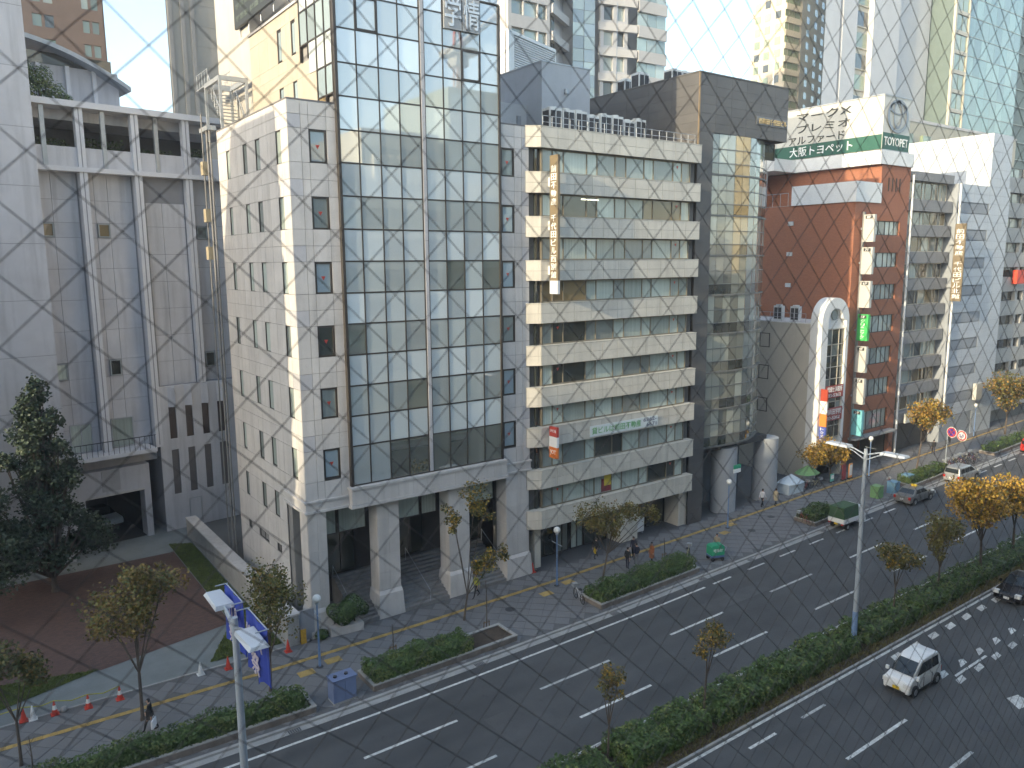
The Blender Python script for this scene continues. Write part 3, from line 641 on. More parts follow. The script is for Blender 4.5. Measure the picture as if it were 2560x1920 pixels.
# roof: parapet rail, air-conditioning units, penthouse
rl = MB()
for k in range(20): rl.tube([(33.6+k*.8, 42.75, 31.33), (33.6+k*.8, 42.75, 32.1)], .022, 5)
for z in (31.7, 32.1): rl.tube([(33.6, 42.75, z), (48.8, 42.75, z)], .022, 5)
rl.build('roof_railing', galv, B)
MB().box(39.2, 44.2, 50, 60, 31.2, 37.75).build('penthouse', mat('grey_penthouse', (.44, .45, .47), .7, .08, .5, stain=.05), B)
MB().box(39.15, 44.25, 49.95, 60.05, 37.75, 37.85).build('penthouse_coping', galv, B)
MB().box(36.3, 39.2, 52, 60, 31.2, 34.8).build('stair_house', mat('grey_penthouse2', (.5, .5, .51), .7, .08, .5), B)
MB().tube([(41.6, 49.9, 35.6), (41.6, 49.9, 35.95)], .18, 10).build('vent_cowl', galv, B)
MB().box(38.2, 38.6, 51.9, 52, 33.2, 33.9).build('vent_hatch', mat('vent_grey', (.3, .31, .33), .6, .1, 1), B)
ac_w = mat('ac_white', (.66, .66, .64), .5, .08, 2); ac_d = mat('ac_grille', (.035, .035, .04), .6, .2, 3)
def ac_unit(loc, rz, label, group, w=1.0, d=.8, h=1.6):
    o = thing('air_conditioner', label, 'air conditioner', loc, rz, group); W = T(*loc) @ RZ(rz)
    b = MB().box(0, w, 0, .06, 0, h).box(0, w, d-.06, d, 0, h).box(0, .06, .06, d-.06, 0, h).box(w-.06, w, .06, d-.06, 0, h).box(.06, w-.06, .06, d-.06, h-.16, h).box(.06, w-.06, .06, d-.06, 0, .1)
    b.build('casing', ac_w, o, W)
    for k in range(2): MB().box(.09+k*(w/2-.03), w/2-.03+k*(w/2-.04), -.02, .0, .14, h-.18).build('grille', ac_d, o, W)
    MB().box(-.02, 0, .1, d-.1, .14, h-.18).build('grille', ac_d, o, W)
    MB().tube([(w/2, d/2, h), (w/2, d/2, h+.12)], .34, 14).build('fan_ring', ac_w, o, W); return o
a0 = ac_unit((36.0, 45.0, 31.25), 0, 'white air-conditioning unit in the row on the beige office roof', 'air conditioners on the beige office roof', 1.1, .9, 2.0)
a0['label'] = 'first white air-conditioning unit from the left on the beige office roof'
for k in range(1, 8): copy_tree(a0, T(36.0+k*1.22, 45.0, 31.25-(.2 if k % 3 == 0 else 0)), ORD[k]+' white air-conditioning unit from the left on the beige office roof')
# vertical name sign, red and orange shop signs, banner
vs_ = thing('vertical_sign', 'tall tan vertical sign with white characters on the beige office corner', 'sign', (33.7, 41.6, 24))
tan = mat('tan_sign', (.2, .155, .095), .5, .08, 1); wlet = mat('white_letter', (.85, .85, .83), .5, .03, 1)
MB().box(33.6, 33.8, 41.15, 42.0, 21.1, 29.4).build('board', tan, vs_); MB().box(33.6, 33.8, 41.15, 42.0, 20.2, 21.1).build('board_foot', mat('sign_foot', (.6, .62, .65), .4, .1, 2), vs_)
for z in (27.7, 24.8, 21.8): MB().box(33.64, 33.76, 42.0, 42.25, z-.3, z+.3).build('bracket', paintw, vs_)
SV = Face(vs_, 33.6, 0, -90); SV.vtext('前田不動産 千代田ビル西別館', -41.85, -41.3, 28.75, .54, -.012, wlet)
rsn = thing('shop_sign', 'red, white and orange vertical shop sign on the beige office corner', 'sign', (33.7, 41.8, 9.7))
for z0, z1, m, n in ((10.2, 10.9, mat('sign_red', (.55, .07, .05), .5, .05, 1), 'red_panel'), (9.45, 10.2, wlet, 'white_panel'), (8.65, 9.45, mat('sign_orange', (.75, .2, .04), .5, .05, 1), 'orange_panel')): MB().box(33.6, 33.78, 41.2, 42.05, z0, z1).build(n, m, rsn)
MB().box(33.64, 33.74, 42.05, 42.25, 9.2, 9.5).build('bracket', galv, rsn)
F_ = Face(rsn, 33.6, 0, -90); F_.text('JOT', -41.95, -41.3, 8.85, 9.25, -.01, wlet); F_.text('スペイン坂', -41.95, -41.3, 10.5, 10.75, -.01, wlet)
bn = thing('banner', 'white cloth banner with green characters and a phone number on the beige office', 'banner', (41, 42.1, 9.9))
MB().box(37.5, 44.65, 42.13, 42.16, 9.52, 10.33).build('cloth', mat('banner_white', (.72, .75, .72), .7, .05, 1), bn)
F_ = Face(bn, 0, 42.13, 0); gl_ = mat('banner_green', (.16, .42, .14), .6, .1, 2)
F_.text('貸ビルは前田不動産', 37.7, 42.8, 9.68, 10.2, -.008, gl_, ext=.004); pl_ = mat('banner_grey', (.12, .13, .2), .6, .05, 2)
F_.text('6362-', 43.05, 44.5, 9.98, 10.28, -.008, pl_, ext=.004); F_.text('6671', 43.4, 44.5, 9.58, 9.88, -.008, pl_, ext=.004)

# ================================================================== dark granite office with bowed glass front
C = thing('dark_office', 'dark grey granite office block with a gently bowed glass front on white round columns', 'building', (55, 50, 0))
FC = Face(C, 0, 42.75, 0); SC = Face(C, 49.15, 0, -90)
gran = mat('dark_granite', (.105, .1, .096), .5, .18, .6, .06)
gran_j = mat('granite_joint', (.06, .058, .056), .8, .1, 1)
MB().box(49.3, 60.5, 43.0, 56, 32.5, 36.8).box(49.3, 50.95, 43.0, 56, 0, 32.5).box(49.3, 60.4, 46.5, 56, 0, 32.5).box(49.3, 60.4, 43.3, 46.5, 5.9, 6.4).build('core_wall', gran_j, C)
cc = Cladding(FC, gran, 200, 'panel', .012)
grid(cc, FC, [49.15, 51.2, 53.1, 55, 56.9, 58.8, 60.65], [32.5, 33.2, 33.9, 34.6, 35.3, 36.0, 36.9], .0)
grid(cc, FC, [49.15, 50.98], [0.12+k*1.32 for k in range(25)][:25]+[32.5], .0)
grid(cc, SC, [-56, -53.4, -50.8, -48.2, -45.6, -42.78], [31.3, 32.5, 33.2, 33.9, 34.6, 35.3, 36.0, 36.9], 0)
MB().box(49.1, 60.7, 42.7, 56, 36.9, 37.0).build('coping', gran, C)
MB().box(49.13, 49.3, 42.72, 42.78, 31.3, 36.9).build('sunlit_edge', mat('sunlit_edge_tone', (.3, .2, .1), .4, .1, 2), C)  # sunlit edge of the side wall, the light put into the strip's colour
MB().box(60.5, 60.65, 42.8, 56, 32.5, 36.9).build('end_wall', gran, C)
cc.close()
# bowed front: panes follow an arc, ribbed ledges between floors
def arc(u): t = (u-50.98)/(60.4-50.98); return 43.0 - .3*math.sin(math.pi*min(1, t*1.1)) + 1.5*max(0, t-.45)**2/.3025
fz = [6.4]; 
for k in range(8): fz.append(6.4+3.26*(k+1))
gl_c = [glass('bowed_glass_blind', (.36, .37, .31), 2.4, .02, .01), glass('bowed_glass_grey', (.2, .2, .165), 2.4, .02, .01), glass('bowed_glass_dark', (.05, .055, .048), 2.4, .02, .01)]
ledge = mat('ledge_grey', (.16, .16, .15), .5, .15, 1)
uu = [50.98+k*(9.42/10) for k in range(11)]
for k in range(8):
    z0, z1 = fz[k], fz[k+1]
    v = []
    for z in (z0, z0+.14):
        v += [(u, arc(u)-.12, z) for u in uu] + [(60.4, 46.5, z), (50.98, 46.5, z)]
    n = len(uu)+2; MB().add(v, [tuple(range(n-1, -1, -1)), tuple(range(n, 2*n))] + [(i, (i+1) % n, n+(i+1) % n, n+i) for i in range(n)]).build('ledge', ledge, C)
    MB().add([(u, arc(u)-.05, z) for z in (z0+.95, z0+1.02) for u in uu] + [(u, arc(u)+.04, z) for z in (z0+.95, z0+1.02) for u in uu],
             [q for i in range(10) for q in ((i, i+1, 12+i, 11+i), (22+i+1, 22+i, 33+i, 33+i+1), (11+i, 12+i, 34+i, 33+i))]).build('rail', ledge, C)
    MB().add([(u, arc(u)-.05, z) for z in (z0+2.05, z0+2.12) for u in uu] + [(u, arc(u)+.04, z) for z in (z0+2.05, z0+2.12) for u in uu],
             [q for i in range(10) for q in ((i, i+1, 12+i, 11+i), (22+i+1, 22+i, 33+i, 33+i+1), (11+i, 12+i, 34+i, 33+i))]).build('rail', ledge, C)
    for i in range(10):
        r = random.Random(k*17+i).random()
        a, b = uu[i], uu[i+1]
        for (za, zb, m) in ((z0+.14, z0+1.0, gl_c[1] if r < .6 else gl_c[2]), (z0+1.0, z1, gl_c[0] if r < .62 and k != 6 else gl_c[1])):
            MB().add([(a+.02, arc(a), za+.01), (b-.02, arc(b), za+.01), (b-.02, arc(b), zb-.01), (a+.02, arc(a), zb-.01)], [(0, 1, 2, 3)]).build('pane', m, C)
# the boxed-out dark soffit under the top band
MB().box(50.98, 60.4, 43.05, 46.5, 32.45, 32.52).build('top_soffit', gran_j, C)
FC.window(51.0, 60.3, 31.0, 32.4, .9, dkframe, lambda i, j: (g_dark, g_blind, g_warm, g_grey, g_dark)[i], .07, .1, mull=(52.8, 54.9, 56.4, 58.6))
wcol = mat('white_column', (.36, .38, .4), .4, .06, .6)
for x in (55.0, 61.0): MB().tube([(x, 43.75, 0), (x, 43.75, 6.0)], 1.12, 28).build('round_column', wcol, C)
MB().box(51.0, 60.4, 46.3, 46.5, 0, 5.9).build('lobby_wall', mat('lobby_blue_grey', (.12, .14, .16), .4, .15, .8), C)
cs = thing('gold_sign', 'small grey sign with gold characters on the dark office parapet', 'sign', (58.4, 42.7, 34))
MB().box(56.3, 60.55, 42.68, 42.74, 33.62, 34.3).build('plate', mat('sign_grey', (.16, .17, .18), .4, .1, 1), cs)
Face(cs, 0, 42.68, 0).text('西梅田千代田ビル', 56.6, 60.4, 33.72, 34.18, -.03, mat('gold_letter', (.75, .55, .28), .3, .05, 1, metal=.6), ext=.02)
a1 = ac_unit((50.3, 50.5, 37.0), 0, 'cream air-conditioning unit on the dark office roof', 'air conditioners on the dark office roof', 1.2, 1.0, 1.5)
a1['label'] = 'leftmost cream air-conditioning unit on the dark office roof'
for x, y, l in ((51.7, 48.0, 'third'), (53.0, 48.0, 'fourth'), (54.4, 49, 'fifth'), (51.0, 53, 'second')): copy_tree(a1, T(x, y, 37.0), l+' cream air-conditioning unit from the left on the dark office roof')
for x, y, z, l in ((58.7, 44.5, 39.4, 'short white mast nearer the corner on the dark office roof'), (60.1, 44, 39.9, 'short white mast at the street end of the dark office roof'), (52.8, 56, 46, 'tall thin lightning rod behind the dark office')):
    tag(MB().tube([(x, y, 36.9), (x, y, z)], .05 if z < 41 else .035, 6).tube([(x, y, 36.9), (x, y, 37.2)], .12, 8).build('roof_mast', paintw if z < 41 else galv), l, 'mast')

# ================================================================== narrow white arch-topped building
E_ = thing('arched_building', 'narrow cream building with a rounded arch top and tall gridded window', 'building', (72, 48, 0))
cream = mat('cream_render', (.52, .48, .40), .65, .07, .5, stain=.06)
n = 18; r = 2.36; xc = 71.93; zs_ = 16.25
pts = [(xc-r, 0), (xc-r, zs_)] + [(xc-r*math.cos(math.pi*k/n), zs_+r*math.sin(math.pi*k/n)) for k in range(1, n)] + [(xc+r, zs_), (xc+r, 0)]
inn = [(xc-1.3, 3.6), (xc-1.3, zs_)] + [(xc-1.3*math.cos(math.pi*k/n), zs_+1.3*math.sin(math.pi*k/n)) for k in range(1, n)] + [(xc+1.9, zs_), (xc+1.9, 3.6)]
m_ = len(pts); v = [(x, 44.0, z) for x, z in pts] + [(x, 45.3, z) for x, z in pts]
hood = MB(); hood.add(v, [(i, i+1, m_+i+1, m_+i)[::-1] for i in range(m_-1)] + [tuple(range(m_, 2*m_))])
v = [(x, 44.0, z) for x, z in pts] + [(x, 44.0, z) for x, z in inn] + [(x, 44.35, z) for x, z in inn]
hood.add(v, [(i, i+1, m_+i+1, m_+i) for i in range(m_-1)][::1] + [(m_+i, m_+i+1, 2*m_+i+1, 2*m_+i) for i in range(m_-1)])
hood.build('arch_front', paintw, E_)
MB().add([(x, 44.34, z) for x, z in inn], [tuple(range(len(inn)))]).build('niche_back', paintw, E_)
FE = Face(E_, 0, 44.0, 0)
zs3 = [4.2, 5.5, 6.8, 8.0, 9.2, 10.4, 11.6, 12.75, 13.9, 15.4]
FE.window(70.66, 73.85, 4.2, 15.5, .18, mat('cream_frame', (.5, .46, .38), .5, .1, 2), lambda i, j: g_dark if (i+j) % 4 else g_grey, .08, .12, mull=(71.72, 72.95), tr=zs3[1:-1])
MB().tube([(xc+.1, 44.3, 16.9), (xc+.1, 44.2, 16.9)], .55, 18).build('round_niche', g_grey, E_)
MB().box(69.6, 74.2, 45.3, 58, 0, 16.0).build('body_wall', cream, E_)
MB().box(69.55, 74.25, 45.3, 58.05, 16.0, 16.12).build('coping', paintw, E_)
SE = Face(E_, 69.6, 0, -90)
for z in (13.3, 9.9, 6.4): SE.window(-52.5, -50.0, z, z+1.5, -.05, dkframe, g_grey, .08, .1, mull=(-51.2,))
rl = MB()
for k in range(9): rl.tube([(69.75, 46+k*1.4, 16.1), (69.75, 46+k*1.4, 17)], .025, 5)
rl.tube([(69.75, 46, 17), (69.75, 57.3, 17)], .025, 5).tube([(69.75, 46, 16.55), (69.75, 57.3, 16.55)], .02, 5).build('roof_railing', galv, E_)
a2 = ac_unit((70.3, 48.2, 16.15), -90, 'white fan unit on the arched building roof', 'fan units on the arched building roof', 1.0, .5, 1.5); copy_tree(a2, T(70.3, 50.2, 16.15) @ RZ(-90), 'farther white fan unit on the arched building roof'); a2['label'] = 'white fan unit nearest the arch on the arched building roof'
for z0, z1, tx, l in ((8.45, 9.75, '税理士事務所', 'upper red window sign with white characters on the arched building'), (6.1, 7.45, '西梅田学院', 'lower red window sign with white characters on the arched building')):
    o = thing('window_sign', l, 'sign', (72.3, 43.95, z0)); MB().box(70.75, 73.8, 43.93, 43.98, z0, z1).build('board', mat('brick_red_sign', (.36, .07, .06), .6, .08, 1), o)
    F_ = Face(o, 0, 43.93, 0); F_.text(tx, 70.95, 73.6, z0+.62, z1-.12, -.01, wlet); F_.text('03-5362', 71.1, 73.4, z0+.12, z0+.46, -.01, wlet)
o = thing('blade_sign', 'vertical blade sign in red, white, orange and blue on the arched building', 'sign', (70, 43.5, 7))
for z0, z1, m in ((8.4, 9.6, mat('blade_red', (.42, .06, .03), .5, .05, 1)), (7.1, 8.4, wlet), (5.8, 7.1, mat('blade_orange', (.8, .25, .05), .5, .05, 1)), (4.2, 5.8, mat('blade_blue', (.07, .11, .4), .5, .05, 1))):
    MB().box(69.85, 70.0, 43.2, 43.95, z0+.01, z1-.01).build('panel', m, o)
Face(o, 69.85, 0, -90).vtext('トクメイ', -43.8, -43.4, 5.7, .36, -.01, wlet)
tag(MB().box(69.62, 69.65, 46.0, 46.02, 2, 2.02).build('hook', galv, E_), None, None)

# ================================================================== red brick office with the roof billboard
D = thing('brick_office', 'red brick office block with stacked strip windows and a white balcony box', 'building', (81, 50, 0))
FD = Face(D, 0, 45.1, 0); SD = Face(D, 76.0, 0, -90); UD = Face(D, 80.6, 0, -90)
brick = mat('red_brick', (.27, .085, .045), .75, .15, 1.2, .15)
nn, ll = brick.node_tree.nodes, brick.node_tree.links
bt = nn.new('ShaderNodeTexBrick'); bt.inputs['Scale'].default_value = 1; bt.inputs['Brick Width'].default_value = .24; bt.inputs['Row Height'].default_value = .075; bt.inputs['Mortar Size'].default_value = .006
bt.inputs['Color1'].default_value = (.4, .145, .07, 1); bt.inputs['Color2'].default_value = (.33, .115, .056, 1); bt.inputs['Mortar'].default_value = (.2, .12, .09, 1)
gg = nn.new('ShaderNodeNewGeometry'); sp = nn.new('ShaderNodeSeparateXYZ'); ll.new(gg.outputs['Position'], sp.inputs[0]); ad = nn.new('ShaderNodeMath'); ll.new(sp.outputs[0], ad.inputs[0]); ll.new(sp.outputs[1], ad.inputs[1])
cx = nn.new('ShaderNodeCombineXYZ'); ll.new(ad.outputs[0], cx.inputs[0]); ll.new(sp.outputs[2], cx.inputs[1]); ll.new(cx.outputs[0], bt.inputs['Vector']); ll.new(bt.outputs[0], nn['Principled BSDF'].inputs['Base Color'])
wz = [(24.9, 26.4), (21.5, 23.07), (18.05, 19.7), (14.5, 16.35), (11.0, 12.85), (7.5, 9.4), (3.7, 5.85)]
wall = MB(); zb = [0]
prev = 3.4
for z0, z1 in wz[::-1]:
    wall.box(76.0, 86.5, 45.1, 45.5, prev, z0); wall.box(76.0, 78.75, 45.1, 45.5, z0, z1); wall.box(84.9, 86.5, 45.1, 45.5, z0, z1); prev = z1
wall.box(76.0, 86.5, 45.1, 45.5, prev, 28.2).box(80.6, 86.5, 45.1, 45.5, 28.2, 32.2).box(85.6, 86.5, 45.1, 45.5, 0, 3.4).box(76.0, 77.2, 45.1, 45.5, 0, 3.4)
wall.box(76.0, 86.5, 46.0, 62, 3.4, 28.2).box(80.6, 86.5, 45.5, 62, 28.2, 32.2).box(76, 86.5, 49, 62, 0, 3.4)
wall.box(76.0, 76.4, 45.5, 46.0, 3.4, 28.2).box(86.1, 86.5, 45.5, 46, 3.4, 28.2)
wall.build('wall', brick, D)
for k, (z0, z1) in enumerate(wz): FD.window(78.75, 84.9, z0, z1, .15, dkframe, (lambda i, j, k=k: g_blind if random.Random(k*9+i).random() < .75 else g_grey), .07, .12, mull=(80.0, 80.9, 82.2, 83.1, 84.0))
for z in (24.7, 21.2, 17.9): SD.window(-60.5, -57, z, z+1.6, -.06, dkframe, g_blind, .08, .1, mull=(-58.7,))
for z in (26.3, 23.0, 19.6): MB().box(75.8, 76.0, 52.2, 52.8, z-.22, z+.22).build('wall_vent', ac_w, D)
for k in range(4): MB().box(82.0+k*.75, 82.12+k*.75, 45.05, 45.1, 29.5, 30.9).build('slit', dark_room, D)
MB().box(75.8, 80.6, 44.95, 45.15, 28.2, 30.25).box(75.8, 76.0, 45.15, 52.5, 28.2, 30.25).build('balcony_wall', paintw, D)
MB().box(76.05, 80.55, 45.2, 60, 28.05, 28.25).build('terrace_slab', concrete, D)
MB().box(79.9, 86.6, 44.9, 62, 32.2, 33.6).build('white_fascia', paintw, D)
MB().box(80.0, 80.3, 60.5, 60.8, 28.2, 32.2).box(76.0, 76.25, 56.0, 56.25, 28.2, 32.2).build('terrace_post', galv, D)
MB().box(75.9, 80.6, 55, 62, 32.2, 33.55).build('rear_fascia', paintw, D)
MB().box(76.2, 80.55, 60.0, 60.2, 28.2, 32.2).build('terrace_back_wall', brick, D)
rl = MB()
for k in range(8): rl.tube([(75.95, 53+k*1, 28.2), (75.95, 53+k*1, 29.6)], .03, 5)
rl.tube([(75.95, 53, 29.6), (75.95, 60, 29.6)], .03, 5).build('terrace_railing', galv, D)
MB().box(77.2, 85.7, 44.2, 45.1, 3.15, 3.35).build('entrance_canopy', mat('canopy_grey', (.35, .35, .34), .5, .1, 1), D)
MB().box(77.2, 85.6, 48.8, 49, 0, 3.4).build('entrance_back', mat('tan_lobby', (.2, .13, .08), .7, .2, 1), D)
sg = thing('roof_billboard', 'white wraparound roof billboard with car names, oval emblem and green stripe', 'billboard', (82, 50, 33.6))
bwh = mat('billboard_white', (.56, .55, .5), .5, .04, .5); bgr = mat('billboard_green', (.018, .1, .066), .5, .05, 1); blk = mat('billboard_ink', (.04, .045, .04), .5, .05, 1)
MB().box(80.15, 85.5, 45.05, 61.5, 33.7, 39.1).build('body', bwh, sg)
MB().box(80.05, 80.13, 45.0, 61.6, 39.1, 39.2).box(80.05, 85.6, 44.95, 45.0, 39.1, 39.2).box(80.05, 85.6, 44.95, 45.03, 33.6, 33.7).build('edge_trim', galv, sg)
MB().box(80.2, 85.48, 45.0, 45.04, 33.72, 35.4).build('green_stripe', bgr, sg); MB().box(80.1, 80.14, 45.1, 61.45, 33.72, 35.2).build('green_stripe', bgr, sg)
F_ = Face(sg, 0, 45.0, 0); F_.text('TOYOPET', 80.45, 85.25, 34.15, 35.0, -.01, wlet)
S_ = Face(sg, 80.1, 0, -90)
for i, (tx, a, b) in enumerate((('マークX', -55.3, -48.6), ('プレミオ', -55.2, -48.7), ('アルファード', -56.2, -49.3))): S_.text(tx, a, b, 38.05-i*1.28-.25, 38.9-i*1.28-.2, -.0, blk, ext=.012)
S_.text('大阪トヨペット', -56.0, -48.3, 33.95, 35.0, -.015, wlet); S_.text('TOYOPET', -61.3, -58.3, 34.1, 34.9, -.015, wlet)
S_.box('divider', galv, -57.9, -57.8, 33.7, 39.1, .0, .05)
def emblem(F, u, z, d, su, sz, m, root):
    def ell(cu, cz, a, b, w, t0=0, t1=2*math.pi, n=40):
        b_ = MB(); v = []
        for k in range(n+1):
            t = t0+(t1-t0)*k/n
            for q in (1-w/2/max(a, b)*1.0, 1+w/2/max(a, b)):
                for y in (d-.05, d): v.append((u+su*(cu+a*q*math.cos(t)), y, z+sz*(cz+b*q*math.sin(t))))
        f = []
        for k in range(n):
            o = k*4; p = o+4
            f += [(o, o+2, p+2, p)[::-1], (o, p, p+1, o+1)[::-1], (o+2, o+3, p+3, p+2)[::-1]]
        b_.add(v, f); b_.build('emblem_ring', m, root, F.W)
    ell(0, 0, 1.0, 1.0, .2); ell(0, .1, .42, .86, .18); ell(0, .5, .78, .36, .18)
chrome = mat('emblem_silver', (.2, .21, .23), .3, .05, 1, metal=.4)
emblem(F_, 82.85, 37.2, 0, 1.9, 1.55, chrome, sg); emblem(S_, -59.6, 37.2, .0, 1.5, 1.4, chrome, sg)
fb = thing('floor_sign', 'tall stack of white, green and blue floor boards on the brick office', 'sign', (77.4, 44.4, 15))
MB().box(77.2, 77.45, 44.75, 44.95, 3.0, 27.2).build('post', mat('sign_post_grey', (.22, .22, .21), .5, .1, 1), fb)
for k, z in zip('8765432', (26.9, 23.6, 20.15, 16.7, 13.35, 9.95, 6.55)):
    m = {'5': mat('floor_green', (.06, .5, .12), .5, .05, 1), '2': mat('floor_blue', (.18, .5, .55), .5, .05, 1)}.get(k, bwh)
    o = MB().box(77.1, 77.5, 43.6, 44.74, z-2.75, z).build('board', m, fb)
    MB().box(77.07, 77.1, 43.8, 44.55, z-.42, z-.1).build('floor_tag', blk, o)
    Face(fb, 77.07, 0, -90).text(k+'F', -44.4, -43.95, z-.38, z-.14, -.006, wlet, parent=o, ext=.003)
for z in (25.5, 22, 15, 8): MB().box(77.25, 77.4, 44.95, 45.1, z-.1, z+.1).build('bracket', galv, fb)
Face(fb, 77.1, 0, -90).vtext('クリニック', -44.4, -43.95, 16.2, .42, -.01, wlet)

# ================================================================== grey banded office
Fg = thing('grey_office', 'narrow grey office block with grey balcony bands and strip windows', 'building', (92, 50, 0))
FF = Face(Fg, 0, 45.1, 0)
greyb = mat('grey_band', (.25, .245, .24), .7, .1, .6, stain=.12)
MB().box(86.7, 96.6, 46.2, 60, 0, 31.6).build('core_wall', mat('grey_core', (.22, .215, .2), .8, .15, .7), Fg)
tF = [31.9, 28.95, 26.15, 23.15, 20.14, 17.15, 14.08, 10.96, 7.96, 4.85]
for k, t in enumerate(tF):
    h = .95 if k == 0 else 1.28
    MB().prism([(86.75, 46.2), (86.75, 45.6), (87.6, 45.1), (96.45, 45.1), (96.45, 46.2)], t-h, t).build('band', greyb, Fg)
    if k < 9:
        z0, z1 = t-h-(tF[k]-h-tF[k+1]), t-h
        FF.window(87.7, 96.3, z0+.02, z1-.02, .7, mat('pale_frame', (.5, .45, .36), .5, .1, 2), (lambda i, j, k=k: (g_grey, g_dark, g_blind, g_warm)[random.Random(k*5+i).randrange(4)]), .09, .12, mull=(89.0, 90.6, 91.3, 92.9, 94.5, 95.2))
MB().tube([(87.35, 45.2, 0), (87.35, 45.2, 31.5)], .13, 8).build('drain_pipe', paintw, Fg)
MB().box(86.75, 96.5, 47, 59, 31.6, 32.0).box(88, 90.5, 50, 56, 32, 34.2).build('roof_house', greyb, Fg)
MB().box(86.7, 96.6, 46.1, 46.2, 0, 3.4).build('shop_front', mat('shop_dark', (.06, .055, .05), .6, .2, 1), Fg)
v2 = thing('vertical_sign', 'tall tan vertical sign with white characters on the corner of the grey office', 'sign', (97, 44.5, 22))
MB().box(96.3, 96.5, 43.3, 44.5, 17.4, 26.4).build('board', tan, v2); MB().box(96.35, 96.45, 44.5, 45.1, 24, 24.4).build('bracket', galv, v2); MB().box(96.35, 96.45, 44.5, 45.1, 19, 19.4).build('bracket', galv, v2)
Face(v2, 96.3, 0, -90).vtext('前田不動産 千代田ビル北館', -44.35, -43.45, 25.8, .63, -.012, wlet)
MB().box(88.2, 90.4, 44.6, 44.8, 3.6, 4.7).build('lit_sign', bwh, Fg)

# ================================================================== white panel building
G_ = thing('white_panel_building', 'white panelled building with small strip windows and a tall blank end', 'building', (104, 50, 0))
FG = Face(G_, 0, 44.65, 0)
wpan = mat('white_panel', (.5, .53, .56), .5, .05, .4, stain=.05); wj = mat('white_joint', (.3, .32, .34), .8, .05, 1)
MB().box(96.75, 110.5, 44.75, 58, 0, 31.0).box(104.7, 110.0, 44.75, 58, 31.0, 37.3).build('core_wall', wj, G_)
cg = Cladding(FG, wpan, 300, 'panel', .03)
wG = [28.97, 25.8, 22.47, 19.15, 15.88, 12.61, 9.31, 6.0]
for k in range(9):
    t = wG[k] if k < 8 else 3.2
    up = 31.05 if k == 0 else wG[k-1]-1.3
    n = max(1, round((up-t)/1.0)); zz_ = [t+(up-t)*i/n for i in range(n+1)]
    grid(cg, FG, [96.75, 100.8, 104.85, 107.7, 110.5], zz_, .05)
    if k < 8:
        grid(cg, FG, [104.85, 107.7, 110.5], [t-1.3, t], .05)
        FG.window(97.0, 104.8, t-1.3, t, .1, galv, (lambda i, j, k=k: g_grey if (i+k) % 3 else g_blind), .08, .12, mull=(98.3, 99.6, 100.9, 102.2, 103.5))
grid(cg, FG, [104.65, 107.4, 110.05], [31.05, 32.1, 33.15, 34.2, 35.25, 36.3, 37.4], .05)
grid(cg, FG, [104.85, 107.7, 110.5], [0, 1, 2.1, 3.2], .05)
cg.close()
SG = Face(G_, 104.65, 0, -90)
c3 = Cladding(SG, wpan, 80, 'side_panel', .03); grid(c3, SG, [-58, -53.5, -49, -44.7], [31.1, 32.1, 33.15, 34.2, 35.25, 36.3, 37.4], .02); c3.close()
MB().tube([(96.8, 44.45, 4), (96.8, 44.45, 31)], .13, 8).build('drain_pipe', paintw, G_)

MB().box(97.4, 103.5, 46, 46.2, 0, 3.2).build('entrance', mat('entry_dark', (.08, .08, .085), .5, .1, 1), G_)
MB().box(104.4, 106.0, 44.1, 44.55, 4.6, 6.7).build('box_sign', bwh, G_)

# ================================================================== far end of the street
I_ = thing('pale_office', 'pale tan office with deep dark windows at the far right end of the row', 'building', (118, 52, 0))
FI = Face(I_, 0, 45.6, 0)
tanw = mat('tan_wall', (.42, .41, .38), .7, .1, .5, stain=.1)
MB().box(111.2, 140, 46.6, 62, 0, 34).build('core_wall', mat('tan_core', (.2, .19, .17), .8, .1, 1), I_)
for k in range(10):
    z = 1.6+k*3.2
    MB().box(111.2, 140, 45.6, 46.6, z+2.0-1.6, z+3.75-1.6+.15).build('band', tanw, I_)
    for x in (111.2, 117.2, 119.6, 125.5, 128): MB().box(x, x+.7, 45.7, 46.6, z+2.3-1.6+1.6, z+3.6-1.6+1.6-.03).build('pier', tanw, I_)
    for x0, x1 in ((111.95, 117.15), (117.95, 119.55), (120.35, 125.45)): FI.window(x0, x1, z+2.32, z+3.56, .5, dkframe, g_dark if k < 6 else g_grey, .08, .1, mull=((x0+x1)/2,))
tag(MB().box(115.3, 117.6, 44.9, 45.5, 19.0, 20.8).box(116.2, 116.5, 45.5, 45.7, 19.5, 19.9).build('red_sign', mat('red_lit_sign', (.75, .07, .03), .5, .05, 1)), 'small bright red sign on the far tan office at the right edge', 'sign')

# ================================================================== white hall at the left, set back behind the forecourt
L = thing('white_hall', 'tall white panelled hall with slender columns, roof terrace and garage entrance', 'building', (10, 70, 0))
FL = Face(L, 13.0, 68.3, 8)
lw = mat('hall_panel', (.56, .55, .57), .6, .1, .4, .05, stain=.2); lj = mat('hall_joint', (.26, .26, .28), .8, .1, 1); lc = mat('hall_column', (.66, .65, .67), .55, .05, .5)
def LB(name, m, u0, u1, z0, z1, d0, d1, parent=None): return FL.box(name, m, u0, u1, z0, z1, d0, d1, parent)
LB('core_wall', lj, -7.2, 8.5, 12.4, 29.3, 1.05, 14); LB('core_wall', lj, .2, 8.5, 0, 12.4, .1, 14); LB('core_wall', lj, -7.2, .2, 7.4, 12.4, 1.05, 14); LB('core_wall', lj, -7.2, .2, 0, 7.4, 11, 14)
cl = Cladding(FL, lw, 200, 'panel', .03, .05)
bays = [(-7.2, -4.1), (-3.5, -.15), (4.35, 7.6)]
